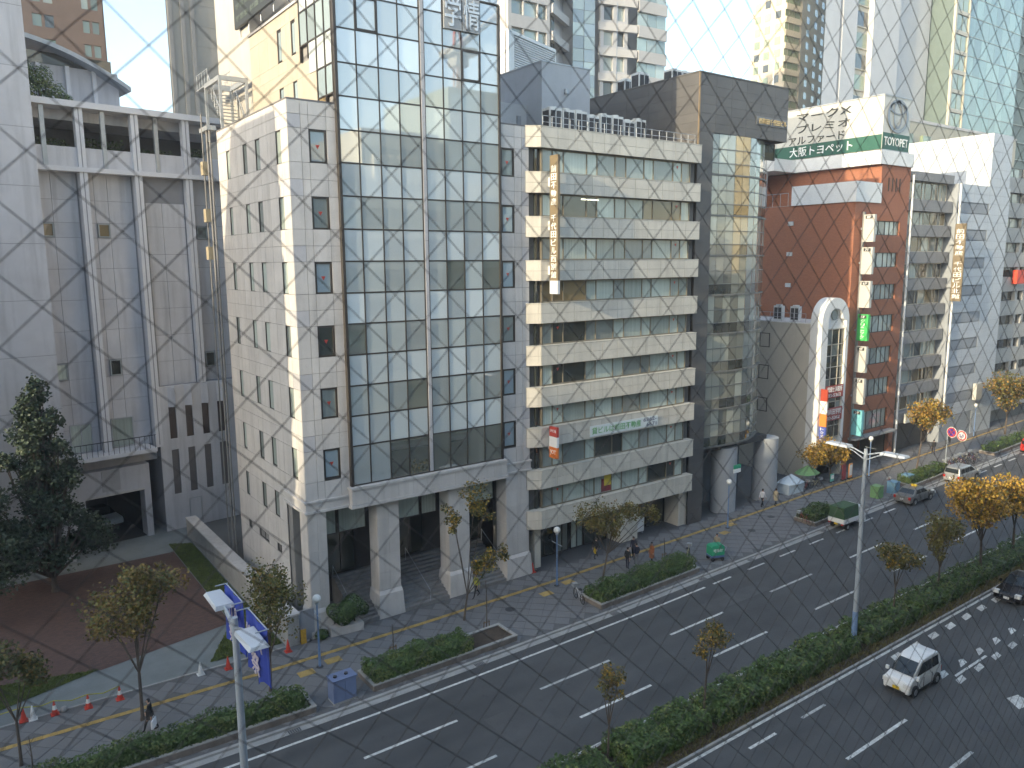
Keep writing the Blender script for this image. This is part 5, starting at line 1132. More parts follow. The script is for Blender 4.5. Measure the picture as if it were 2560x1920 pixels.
# light truck with green canopy
tk = thing('canopy_truck', 'small white truck with a dark green canvas canopy at the far kerb', 'truck', (58.5, 34.75, .005)); Wt = T(58.5, 34.75, .005)
bm_obj(shell([(2.25, .35), (2.25, 1.75), (2.75, 1.78), (3.2, 1.05), (3.38, .8), (3.38, .3)], 1.45, [.02, .1, .12, .06, .03, .03], .06), 'cab', pw, tk, Wt)
MB().box(0, 2.24, -.72, .72, .6, .72).box(0, 2.24, -.74, -.7, .72, .98).box(0, 2.24, .7, .74, .72, .98).box(-.03, .01, -.74, .74, .62, .98).build('load_bed', pw, tk, Wt)
bm_obj(shell([(.02, .98), (.02, 1.95), (.3, 2.02), (1.9, 2.02), (2.18, 1.95), (2.18, .98)], 1.44, [0, .08, .12, .12, .08, 0], .05), 'canopy', mat('canvas_green', (.05, .1, .05), .85, .2, 1.5, .4), tk, Wt)
for y in (-1, 1):
    MB().add([(2.38, y*.672, 1.1), (3.0, y*.69, 1.1), (2.7, y*.64, 1.6), (2.38, y*.636, 1.62)], [(0, 1, 2, 3)[::y*-1]]).build('side_window', carglass, tk, Wt)
    for x in (.6, 2.75): t = MB().tube([(x, y*.55, .27), (x, y*.74, .27)], .27, 16).build('wheel', tyre, tk, Wt); MB().tube([(x, y*.7, .27), (x, y*.75, .27)], .15, 12).build('rim', rim, t, Wt)
    MB().box(-.05, -.03, y*.58-.1, y*.58+.1, .48, .6).build('tail_light', lampr, tk, Wt); MB().box(3.38, 3.4, y*.5-.12, y*.5+.12, .6, .75).build('headlight', lampw, tk, Wt)
MB().add([(3.17, -.6, 1.13), (3.17, .6, 1.13), (2.8, .58, 1.72), (2.8, -.58, 1.72)], [(0, 1, 2, 3)]).build('windscreen', carglass, tk, Wt)
MB().box(-.05, -.035, -.16, .16, .45, .6).build('number_plate', yl, tk, Wt)
# the dim car inside the garage
Wg = FL.W @ T(-3.4, 8.6, .06) @ RZ(-80)
bm_obj(shell(bodys, 1.6, [.05]*8, .07), 'body', pw, gc_, Wg); bm_obj(shell(cabs, 1.5, [.04, .16, .18, .18, .06, .03], .06), 'cabin', carglass, gc_, Wg)
for x in (.85, 3.6):
    for y in (-.7, .7): MB().tube([(x, y-.1, .3), (x, y+.1, .3)], .3, 14).build('wheel', tyre, gc_, Wg)

# ------------------------------------------------------------------ street lamps
pole_g = mat('lamp_grey', (.33, .37, .41), .45, .08, 1.5); pole_b = mat('lamp_blue', (.16, .25, .42), .5, .1, 1.5); lampface = mat('lamp_face', (.5, .54, .58), .3, .03, 2)
def road_lamp(x, y, label):
    o = thing('road_lamp', label, 'street lamp', (x, y, .1), 0, 'road lamps in the planted strip'); W = T(x, y, .1)
    MB().tube([(0, 0, 0), (0, 0, 11.6)], [.15, .105], 12).build('pole', pole_g, o, W); MB().tube([(0, 0, 0), (0, 0, 2.0)], [.165, .155], 12).tube([(0, 0, 0), (0, 0, .12)], .24, 12).build('painted_foot', pole_b, o, W)
    for s_ in (-1, 1):
        MB().tube([(0, s_*.05, 11.4), (0, s_*.7, 11.62), (0, s_*1.1, 11.7)], .045, 8).tube([(0, s_*.05, 11.1), (0, s_*.7, 11.45), (0, s_*1.1, 11.58)], .035, 8).build('arm', pole_g, o, W)
        h = MB(); v = [(-.3, s_*.95, 11.62), (.3, s_*.95, 11.62), (.3, s_*2.35, 11.66), (-.3, s_*2.35, 11.66), (-.27, s_*1.0, 11.76), (.27, s_*1.0, 11.76), (.22, s_*2.3, 11.76), (-.22, s_*2.3, 11.76)]
        h.add(v, [q if s_ > 0 else q[::-1] for q in ((3, 2, 1, 0), (4, 5, 6, 7), (0, 1, 5, 4), (1, 2, 6, 5), (2, 3, 7, 6), (3, 0, 4, 7))]); hd_ = h.build('lamp_head', lampface, o, W)
        MB().box(-.2, .2, s_*1.65-.45, s_*1.65+.45, 11.6, 11.63).build('diffuser', lampw, hd_, W)
    MB().tube([(0, 0, 11.5), (0, 0, 11.72)], .1, 10).build('cap', pole_g, o, W)
    return o
road_lamp(41.15, 22.9, 'tall grey twin-armed road lamp standing in the planted strip at right')
p2 = road_lamp(6.1, 22.9, 'tall blue-grey twin-armed road lamp with blue banners at lower left')
bl = mat('banner_blue', (.03, .06, .34), .7, .15, 2); blp = mat('banner_pale', (.5, .45, .5), .7, .1, 2)
for k, (y0, y1) in enumerate(((23.15, 24.9), (20.9, 22.65))):
    o = thing('pole_banner', ('blue pole banner under the far arm of the banner lamp', 'blue pole banner under the near arm of the banner lamp')[k], 'banner', (6.5, (y0+y1)/2, 11))
    v = []; n = 10
    for i in range(n+1):
        y = y0+(y1-y0)*i/n; w = .05*math.sin(i*1.1)
        v += [(6.45+w, y, 12.1), (6.45+w*1.8, y, 10.3-(.25 if i == n//2 else .1*abs(math.sin(i))))]
    b = MB().add(v, [(2*i, 2*i+1, 2*i+3, 2*i+2) for i in range(n)]); cl_ = b.build('cloth', bl, o); md = cl_.modifiers.new('thickness', 'SOLIDIFY'); md.thickness = .012
    MB().tube([(6.1, y0, 12.12), (6.5, y0, 12.12)], .02, 6).tube([(6.45, y0, 12.12), (6.45, y1, 12.12)], .02, 6).tube([(6.1, y1, 12.12), (6.5, y1, 12.12)], .02, 6).build('rod', pole_g, o)
    Face(o, 6.36, 0, -90).text('KITA', -y1+.2, -y0-.2, 11.3, 11.8, -.04, blp, ext=.01); Face(o, 6.36, 0, -90).text('祭', -y1+.5, -y0-.5, 10.4, 11.1, -.04, blp, ext=.01)
globe = mat('lamp_globe', (.78, .78, .74), .35, .03, 2)
def globe_lamp(x, y, label):
    o = thing('globe_lamp', label, 'street lamp', (x, y, .12), 0, 'globe lamps along the far pavement'); W = T(x, y, .12)
    MB().tube([(0, 0, 0), (0, 0, 3.75)], [.065, .045], 10).tube([(0, 0, 0), (0, 0, .9)], .075, 10).build('pole', pole_b, o, W); MB().tube([(0, 0, 3.7), (0, 0, 3.85)], .1, 10).build('collar', pole_g, o, W)
    MB().ball((0, 0, 4.03), .235, 12).build('globe', globe, o, W); MB().tube([(-.05, -.62, 3.05), (.05, .62, 3.05)], .022, 6).build('crossbar', pole_g, o, W); MB().lathe([(.2, 0), (.19, .03), (.1, .06)], n=14).build('base_plate', iron, o, W)
    return o
for x, y, l in ((14.86, 39.1, 'white globe lamp on a blue post before the portico pillar at left'), (32.4, 39.7, 'white globe lamp on a blue post before the corner of the beige office'), (51.3, 40.2, 'white globe lamp on a blue post before the white round columns'), (75.6, 41.6, 'white globe lamp on a blue post before the brick office'), (103.5, 43.6, 'white globe lamp far along before the white panelled building')): globe_lamp(x, y, l)
# no-parking and speed-limit discs on a bent pole
o = thing('traffic_sign', 'pair of round no-parking and speed limit 50 signs on a bent grey pole', 'traffic sign', (82, 36.9, 0))
MB().tube([(82.6, 37.3, .1), (82.6, 37.3, 4.2), (82.4, 36.8, 4.9), (81.9, 35.7, 5.2)], .06, 8).build('pole', pole_g, o)
sr = mat('sign_ring_red', (.5, .05, .05), .5, .05, 2); sb = mat('sign_blue', (.05, .04, .3), .5, .05, 2); sw = mat('sign_white', (.75, .72, .68), .5, .05, 2)
for y, kind in ((36.55, 0), (35.55, 1)):
    W = T(81.8, y, 4.85 if kind == 0 else 4.65) @ RZ(-12)
    MB().disc((0, 0, 0), .55, 'x', 28, .03).build('sign_rim', sw if not kind else sw, o, W); MB().disc((-.02, 0, 0), .5, 'x', 28, .02).build('sign_ring', sr, o, W); MB().disc((-.035, 0, 0), .37, 'x', 28, .02).build('sign_field', sb if not kind else sw, o, W)
    if kind: 
        F_ = Face(o, W.translation.x, W.translation.y, -102); F_.text('50', -.24, .24, W.translation.z-.17, W.translation.z+.17, -.05, sb)
    else: MB().tube([(-.05, -.28, .28), (-.05, .28, -.28)], .045, 6).tube([(-.05, .28, .28), (-.05, -.28, -.28)], .045, 6).build('sign_cross', sr, o, W)

# ------------------------------------------------------------------ cones, bins, boards, small street furniture
cr = mat('cone_red', (.55, .05, .03), .6, .1, 3); cw_ = mat('cone_white', (.7, .7, .68), .6, .08, 3)
def cone(x, y, label, col, band=None, group='traffic cones along the drive'):
    o = thing('traffic_cone', label, 'traffic cone', (x, y, .12), random.uniform(0, 40), group); W = T(x, y, .12)
    MB().box(-.19, .19, -.19, .19, 0, .04).build('base', col, o, W); MB().lathe([(.15, .04), (.03, .72), (.02, .74)], n=14).build('body', col, o, W)
    if band: MB().lathe([(.108, .28), (.07, .5)], n=14).build('band', band, o, W)
for x, y, l, c, b in ((1.03, 42.9, 'red traffic cone at the far left of the drive row', cr, None), (1.42, 42.8, 'white traffic cone next to a red one at the far left', cw_, None), (2.35, 42.65, 'red traffic cone with a white band, third from left', cr, cw_), (3.8, 42.3, 'red traffic cone with a white band before the grey drive', cr, cw_), (5.24, 42.2, 'red traffic cone with a white band left of the street tree', cr, cw_),
                      (9.27, 42.25, 'white traffic cone standing alone on the drive edge', cw_, None), (10.67, 41.95, 'plain red traffic cone beside the banner lamp', cr, None), (14.05, 41.85, 'red traffic cone at the foot of the ramp wall', cr, None), (32.5, 42.6, 'red traffic cone tucked beside the last portico pillar', cr, cr)): cone(x, y, l, c, b)
rp = MB(); rp.tube([(-6, 43.5, .8), (-2.5, 43.15, .62), (1.03, 42.9, .85), (1.8, 42.75, .72), (2.35, 42.65, .85), (3.1, 42.45, .7), (3.8, 42.3, .85), (4.5, 42.24, .7), (5.24, 42.2, .85)], .025, 6)
tag(rp.build('barrier_rope', mat('rope_yellow', (.45, .42, .06), .7, .3, 6)), 'yellow and black barrier rope strung between the cones', 'rope')
tag(MB().ball((2.75, 42.75, .2), .17, 10).build('pebble_weight', concrete), 'grey round weight beside the banded cone', 'weight')
o = thing('utility_box', 'blue-grey metal utility cabinet between two hedge planters', 'utility cabinet', (14.5, 35.4, .1)); ub_ = mat('cabinet_blue', (.17, .22, .36), .5, .12, 1.5, stain=.2)
MB().box(13.95, 15.2, 35.0, 35.75, .2, 1.35).build('body', ub_, o); MB().box(13.9, 15.25, 34.95, 35.8, 1.35, 1.42).build('lid', ub_, o); MB().box(13.93, 15.22, 34.98, 35.77, .1, .2).build('plinth', concrete, o)
for x in (13.98, 14.59): MB().box(x, x+.58, 34.98, 35.0, .24, 1.3).build('door', ub_, o)
for x in (14.2, 14.8): MB().tube([(x, 35.35, 1.42), (x, 35.35, 1.5)], .1, 10).build('cap', iron, o)
o = thing('vending_machine', 'red and white drinks vending machine by the beige office entrance', 'vending machine', (49.4, 43.4, .12))
MB().box(48.9, 49.9, 43.3, 44.0, .14, 2.0).build('body', mat('vend_white', (.68, .7, .72), .4, .05, 1), o); MB().box(48.88, 48.9, 43.32, 43.98, .2, 1.9).build('red_side', mat('vend_red', (.5, .06, .05), .4, .05, 1), o)
for k in range(3):
    MB().box(49.0, 49.8, 43.27, 43.3, 1.0+k*.3, 1.22+k*.3).build('display', mat('vend_glass', (.3, .38, .5), .2, .1, 2), o)
    for i in range(5): MB().tube([(49.1+i*.15, 43.26, 1.02+k*.3), (49.1+i*.15, 43.26, 1.18+k*.3)], .03, 6).build('can', (sr, cw_, ub_, yl)[(i+k) % 4], o)
MB().box(49.05, 49.75, 43.27, 43.3, .35, .55).build('hatch', plastic, o); Face(o, 48.88, 0, -90).vtext('KIRIN', -43.85, -43.45, 1.8, .3, -.006, wlet)
o = thing('phone_stand', 'white public phone stand beside the vending machine', 'phone stand', (51, 43.6, .12))
MB().box(50.7, 51.25, 43.4, 43.5, .9, 1.5).box(50.7, 51.3, 43.3, 43.9, 1.5, 1.6).box(50.9, 51.0, 43.5, 43.6, .14, .9).box(50.75, 51.2, 43.4, 43.8, .14, .3).build('stand', paintw, o); MB().box(50.85, 51.1, 43.34, 43.4, 1.0, 1.35).build('phone', mat('phone_green', (.08, .3, .15), .4, .05, 2), o)
o = thing('notice_board', 'tilted white notice board on the dark forecourt of the beige office', 'notice board', (44.3, 43.7, .12))
MB().box(43.8, 44.8, 43.55, 43.6, .35, 1.7).build('board', paintw, o); MB().box(43.85, 43.92, 43.6, 44.1, .12, .4).box(44.7, 44.77, 43.6, 44.1, .12, .4).build('leg', galv, o)
o = thing('delivery_cart', 'bright green delivery cart with white lettering on the pavement', 'cart', (44.95, 36.3, .12)); cg_ = mat('cart_green', (.03, .32, .17), .5, .08, 2)
bm_obj(shell([(-.55, .45), (-.55, 1.1), (-.4, 1.25), (.4, 1.25), (.55, 1.1), (.55, .45)], .8, [0, 0, .08, .08, 0, 0], .05), 'box', cg_, o, T(44.95, 36.25, .12) @ RZ(-20))
MB().box(-.55, .55, -.4, .4, .3, .42).build('chassis', mat('cart_blue', (.1, .16, .32), .5, .1, 2), o, T(44.95, 36.25, .12) @ RZ(-20))
for x in (-.4, .4):
    for y in (-.34, .34): MB().tube([(x, y-.04, .15), (x, y+.04, .15)], .15, 12).build('wheel', tyre, o, T(44.95, 36.25, .12) @ RZ(-20))
MB().tube([(.55, -.3, .6), (.75, -.3, 1.0), (.75, .3, 1.0), (.55, .3, .6)], .02, 6).build('handle', galv, o, T(44.95, 36.25, .12) @ RZ(-20))
Face(o, 44.95, 36.25, -20).text('宅急便', -.4, .4, .85, 1.1, -.41, wlet, ext=.006)
for x, y, m, l in ((72.0, 37.1, mat('tank_blue', (.16, .3, .42), .5, .1, 2), 'blue plastic tub behind the taxi'), (75.6, 37.6, mat('tank_blue', (.16, .3, .42)), 'blue plastic tub at the end of the far hedge'), (69.4, 37.3, mat('box_green', (.2, .36, .16), .5, .1, 2), 'green cabinet on the pavement left of the taxi')):
    o = thing('street_bin', l, 'bin', (x, y, .12)); MB().box(x-.45, x+.45, y-.4, y+.4, .12, 1.2).build('body', m, o); MB().box(x-.48, x+.48, y-.43, y+.43, 1.2, 1.27).build('lid', m, o)
for x, y, m, l in ((72.2, 42.4, mat('board_maroon', (.3, .05, .06), .5, .1, 2), 'maroon standing shop board below the brick office'), (73.3, 42.35, mat('board_orange', (.7, .3, .1), .5, .1, 2), 'orange and white standing shop board below the brick office'), (70.6, 42.7, mat('board_teal', (.15, .5, .45), .5, .1, 2), 'small teal shop board under the yellow street tree')):
    o = thing('shop_board', l, 'shop board', (x, y, .12)); MB().box(x-.3, x+.3, y-.08, y, .25, 1.75 if 'teal' not in l else 1.0).build('board', m, o); MB().box(x-.28, x-.22, y-.2, y+.15, .12, .25).box(x+.22, x+.28, y-.2, y+.15, .12, .25).build('foot', iron, o)
    MB().box(x-.24, x+.24, y-.09, y-.08, .5, 1.6 if 'teal' not in l else .9).build('sheet', paintw if 'orange' in l else wlet, o) if 'maroon' not in l else None
o = thing('shop_sign', 'small green and white convenience sign hanging above the pavement', 'sign', (54.3, 41.6, 4.2)); MB().box(53.7, 54.6, 41.6, 41.68, 4.5, 4.85).build('green_part', cg_, o); MB().box(53.7, 54.6, 41.6, 41.68, 4.15, 4.5).build('white_part', wlet, o); MB().tube([(54.6, 41.64, 4.5), (55.0, 43.0, 4.5)], .03, 6).build('arm', galv, o)
for x, y, c, h, l in ((64.6, 43.3, mat('tarp_white', (.55, .62, .66), .7, .1, 2), 1.9, 'pale blue tarpaulin shelter beside the white column'), (67.4, 43.4, mat('tarp_green', (.2, .36, .16), .7, .1, 2), 2.3, 'green parasol canopy of the street stall')):
    o = thing('stall_canopy', l, 'canopy', (x, y, .12)); b = MB(); n = 8; v = [(x, y, h)] + [(x+1.5*math.cos(6.283*k/n), y+1.1*math.sin(6.283*k/n), h-.75-.06*(k % 2)) for k in range(n)]
    b.add(v, [(0, 1+k, 1+(k+1) % n) for k in range(n)]); q = b.build('canopy', c, o); md = q.modifiers.new('thickness', 'SOLIDIFY'); md.thickness = .015
    MB().tube([(x, y, .1), (x, y, h+.08)], .03, 6).build('pole', galv, o)
    if 'tarp' in l: MB().box(x-1.3, x+1.2, y-.7, y+.7, .12, h-.8).build('counter', c, o)

# ------------------------------------------------------------------ bicycles
def bicycle(loc, rz, label, group, col):
    o = thing('bicycle', label, 'bicycle', loc, rz, group); W = T(*loc) @ RZ(rz)
    for x in (-.52, .52):
        w = MB(); pts_ = [(x+.32*math.cos(6.2832*k/18), 0, .33+.32*math.sin(6.2832*k/18)) for k in range(19)]; w.tube(pts_, .02, 5, cap=False)
        for k in range(6): a = 3.1416*k/6; w.tube([(x-.31*math.cos(a), 0, .33-.31*math.sin(a)), (x+.31*math.cos(a), 0, .33+.31*math.sin(a))], .005, 3)
        w.build('wheel', tyre, o, W)
    MB().tube([(.52, 0, .33), (.4, 0, .95)], .018, 5).tube([(.42, 0, .8), (-.05, 0, .3)], .02, 5).tube([(-.05, 0, .3), (-.2, 0, .85)], .018, 5).tube([(-.05, 0, .3), (-.52, 0, .33)], .014, 5).tube([(-.17, 0, .7), (-.52, 0, .33)], .014, 5).tube([(.4, 0, .75), (-.16, 0, .62)], .016, 5).build('frame', col, o, W)
    MB().tube([(.4, 0, .95), (.42, .0, 1.02), (.38, .25, 1.05)], .014, 5).tube([(.42, 0, 1.02), (.38, -.25, 1.05)], .014, 5).build('handlebar', galv, o, W); MB().box(-.34, -.08, -.08, .08, .87, .94).build('saddle', plastic, o, W)
    MB().box(.45, .78, -.17, .17, .8, 1.02).build('basket', galv, o, W); return o
bcol = [mat('bike_%d' % i, c, .4, .1, 2) for i, c in enumerate(((.5, .5, .5), (.3, .05, .05), (.05, .1, .25), (.45, .38, .2)))]
bk = [bicycle((32.0, 36.9, .12), 75, 'silver bicycle leaning at the left end of the third hedge planter', None, bcol[0])]
for k in range(12):
    x = 84.6+k*.62; y = bend(x, 35.2)+random.uniform(-.15, .15)
    if k == 0: pb = [bicycle((x, y+.4, .12), 62, 'first bicycle of the row at the kerb beyond the minivan', 'bicycles parked at the far kerb', bcol[0])]
    elif k < 4: pb.append(bicycle((x, y+.4, .12), 62+random.uniform(-12, 12), ORD[k]+' bicycle of the row at the kerb beyond the minivan', 'bicycles parked at the far kerb', bcol[k]))
    else: copy_tree(pb[k % 4], T(x, y+.4, .12) @ RZ(62+random.uniform(-14, 14)), ORD[k]+' bicycle of the row at the kerb beyond the minivan')
for x, y, a, l in ((65.9, 42.5, 20, 'blue bicycle parked before the tarpaulin shelter'), (67.6, 42.6, -15, 'red bicycle parked below the green canopy'), (57.3, 36.9, 80, 'bicycle parked at the hedge planter behind the truck'), (73.2, 38.1, 40, 'bicycle parked behind the taxi'), (43.4, 37.6, 30, 'bicycle standing behind the group of people')): bicycle((x, y, .12), a, l, None, bcol[(int(x)) % 4])

# ------------------------------------------------------------------ people
skin_ = mat('skin', (.5, .32, .23), .6, .08, 4); hair_ = mat('hair', (.02, .016, .014), .6, .1, 5)
def person(loc, rz, label, top, legs, stride=.25, armsw=.25, h=1.68, bag=None, coat=0., lean=0., bend_arm=.0):
    """one skinned body, posed walking or standing; faces +x"""
    o = thing('person', label, 'person', loc, rz); W = T(*loc) @ RZ(rz); k = h/1.7
    V, Ed, Rr = [], [], []
    def vtx(x, y, z, r): V.append(((x+lean*max(0, z-.9))*k, y*k, z*k)); Rr.append(r*k); return len(V)-1
    def ch(p, *q):
        for a in q: i = vtx(*a); Ed.append((p, i)); p = i
        return p
    pel = vtx(0, 0, .93, .15); che = ch(pel, (0, 0, 1.1, .13), (.01, 0, 1.28, .15)); nk = ch(che, (.0, 0, 1.43, .075), (.02, 0, 1.5, .055)); ch(nk, (.03, 0, 1.57, .095), (.02, 0, 1.66, .1), (.0, 0, 1.71, .06))
    for s in (-1, 1):
        st = stride*s
        ch(pel, (.0, s*.09, .88, .095), (st*.5+.03, s*.1, .5, .065), (st-.05*(s < 0), s*.1, .1+.06*(st < 0)*(stride > 0), .042), (st+.06, s*.105, .04+.03*(st < 0)*(stride > 0), .04), (st+.17, s*.11, .03, .03))
        a = -armsw*s
        hd = ch(che, (0, s*.17, 1.38, .065), (a*.4-.02, s*.21, 1.12, .045), (a+.05+bend_arm*.2, s*.2, .9+bend_arm*.2, .034))
        pm_ = ch(hd, (a+.08+bend_arm*.24, s*.2, .82+bend_arm*.22, .03))
        x0, z0 = a+.08+bend_arm*.24, .82+bend_arm*.22
        for f_, (dx, dy, ln) in enumerate(((.02, -.0, .085), (.006, .0, .095), (-.01, 0, .09), (-.024, 0, .075))): ch(pm_, (x0+dx, s*.205, z0-.045, .011), (x0+dx+.01, s*.2, z0-.045-ln*.5, .009), (x0+dx+.005, s*.19, z0-.045-ln, .007))
        ch(hd, (x0+.035, s*.19, z0+.02, .012), (x0+.05, s*.18, z0-.035, .009))
    me = bpy.data.meshes.new('body'); me.from_pydata(V, Ed, []); ob = bpy.data.objects.new('body', me); COL.objects.link(ob)
    md = ob.modifiers.new('s', 'SKIN'); md.use_smooth_shade = True
    for i, d in enumerate(me.skin_vertices[0].data): d.radius = (Rr[i]*(.85 if V[i][2] > .9*k and V[i][2] < 1.42*k else 1), Rr[i]*1.0); d.use_root = i == 0
    ob.modifiers.new('u', 'SUBSURF').levels = 1
    dg = bpy.context.evaluated_depsgraph_get(); me2 = bpy.data.meshes.new_from_object(ob.evaluated_get(dg)); bpy.data.objects.remove(ob)
    me2.materials.clear()
    for m in (skin_, hair_, top, legs, plastic): me2.materials.append(m)
    for p in me2.polygons:
        c = p.center/k; p.use_smooth = True
        arm = abs(c.y) > .15 and .6 < c.z < 1.0
        p.material_index = 1 if c.z > 1.64 or (c.z > 1.53 and c.x-lean*.6 < .0) else 0 if c.z > 1.43 else (0 if arm and c.z < .88+bend_arm*.2 else 2) if (c.z > .9-coat or arm) else 4 if c.z < .075 else 3
    bo = link(bpy.data.objects.new('body', me2), W, o)
    fx = (.115+lean*.7)*k
    MB().ball((fx, .035*k, 1.61*k), .013, 6).ball((fx, -.035*k, 1.61*k), .013, 6).build('eyes', plastic, o, W); MB().ball((fx+.018, 0, 1.58*k), .018, 6).build('nose', skin_, o, W); MB().box(fx-.002, fx+.004, -.025, .025, 1.535*k, 1.545*k).build('mouth', lampr, o, W)
    MB().ball((.03+lean*.66, .098*k, 1.6*k), .022, 6).ball((.03+lean*.66, -.098*k, 1.6*k), .022, 6).build('ears', skin_, o, W)
    if coat: MB().lathe([(.2*k, (.93-coat)*k), (.175*k, .95*k), (.165*k, 1.1*k)], n=14).build('coat_skirt', top, o, W)
    return o
cl_d = mat('cloth_black', (.02, .02, .022), .8, .2, 4); cl_n = mat('cloth_navy', (.03, .035, .06), .8, .2, 4); cl_w = mat('cloth_white', (.7, .7, .72), .8, .05, 4); cl_t = mat('cloth_beige', (.5, .42, .28), .8, .1, 4); cl_r = mat('cloth_rust', (.35, .13, .06), .8, .15, 4); cl_g = mat('cloth_grey', (.2, .2, .21), .8, .15, 4); cl_k = mat('cloth_khaki', (.33, .28, .2), .8, .1, 4); cl_y = mat('cloth_yellow', (.6, .4, .03), .8, .1, 4)
person((5.95, 38.25, .12), 150, 'walking person in a black coat carrying a large white bag', cl_d, cl_d, .28, .2, 1.68, coat=.25)
person((38.4, 38.9, .12), 20, 'person in dark clothes at the left of the standing group', cl_d, cl_n, .06, .05, 1.66)
person((40.2, 40.1, .12), 200, 'person in dark clothes at the back of the standing group', cl_n, cl_d, .1, .08, 1.74)
person((39.5, 39.1, .12), 60, 'person in a grey-collared dark jacket facing the group', cl_n, cl_g, .05, .05, 1.68)
person((40.6, 38.6, .12), 170, 'person in a long rust-brown coat at the right of the group', cl_r, cl_d, .08, .06, 1.66, coat=.45)
person((37.95, 41.85, .12), 10, 'person in black walking with a yellow shoulder bag', cl_d, cl_d, .3, .22, 1.62)
person((58.4, 42.0, .12), 5, 'walking person in a white shirt and dark trousers', cl_w, cl_d, .3, .22, 1.7)
person((59.7, 41.5, .12), 5, 'walking person in a long beige coat', cl_t, cl_d, .28, .2, 1.62, coat=.4)
person((26.9, 41.5, .12), 185, 'person in a yellow-green top walking past the portico steps', mat('cloth_lime', (.42, .42, .06), .8, .1, 4), cl_d, .3, .2, 1.65)
person((45.9, 36.9, .12), 200, 'worker in a beige jacket and cap pushing the green cart', cl_k, cl_g, .15, .1, 1.66, bend_arm=.6)
person((90.3, 42.2, .12), 30, 'person in a dark coat far along the pavement before the grey office', cl_d, cl_n, .25, .2, 1.7)
person((97.2, 43.6, .12), 190, 'person in dark clothes beyond the round traffic signs', cl_n, cl_d, .2, .2, 1.72)
def bag(loc, label, m, w=.42, h=.36, d=.12):
    o = thing('carrier_bag', label, 'bag', loc); x, y, z = loc
    bm_obj(shell([(-w/2, 0), (-w/2-.02, h), (w/2+.02, h), (w/2, 0)], d, [0, .02, .02, 0], .03), 'body', m, o, T(x, y, z) @ RZ(60)); MB().tube([(-.1, 0, h), (-.07, 0, h+.14), (.07, 0, h+.14), (.1, 0, h)], .01, 5).build('handle', m, o, T(x, y, z) @ RZ(60))
bag((6.05, 38.0, .42), 'large white carrier bag held by the person in the black coat', cl_w, .5, .42); bag((37.75, 41.75, .62), 'yellow shoulder bag of the person in black', cl_y, .45, .35)

# ------------------------------------------------------------------ vegetation
def leafmat(name, col, var=.45, scale=2.2):
    m = mat(name, col, .6, var, scale); p = m.node_tree.nodes['Principled BSDF']; p.inputs['Transmission Weight'].default_value = 0; p.inputs['Subsurface Weight'].default_value = 0
    return m
hedge_m = [leafmat('hedge_leaf', (.075, .125, .03)), leafmat('hedge_leaf_dark', (.045, .08, .02)), leafmat('hedge_leaf_light', (.14, .17, .045))]
autumn = [leafmat('leaf_ochre', (.2, .135, .035)), leafmat('leaf_olive', (.14, .13, .03)), leafmat('leaf_green', (.07, .085, .025))]
golden = [leafmat('leaf_gold', (.45, .28, .04)), leafmat('leaf_amber', (.34, .19, .035)), leafmat('leaf_moss', (.16, .14, .03))]
camphor = [leafmat('evergreen_leaf', (.06, .09, .05)), leafmat('evergreen_dark', (.05, .075, .045)), leafmat('evergreen_light', (.09, .12, .065))]
bark = mat('bark', (.12, .095, .075), .9, .3, 3, .5)
class Leaves(MB):
    def leaf(s, p, n, size, mi):
        n = Vector(n).normalized(); a = n.orthogonal().normalized(); t = random.uniform(0, 6.283); b = n.cross(a)
        u = a*math.cos(t)+b*math.sin(t); v = n.cross(u); p = Vector(p); w = size*.5; l = size*random.uniform(.7, 1.1)
        s.add([p-u*w*.1-v*l*.5, p+u*w-v*l*.05, p+u*w*.1+v*l*.6, p-u*w], [(0, 1, 2, 3)], mi)
def rnd3():
    while True:
        v = Vector((random.uniform(-1, 1), random.uniform(-1, 1), random.uniform(-1, 1)))
        if .05 < v.length < 1: return v
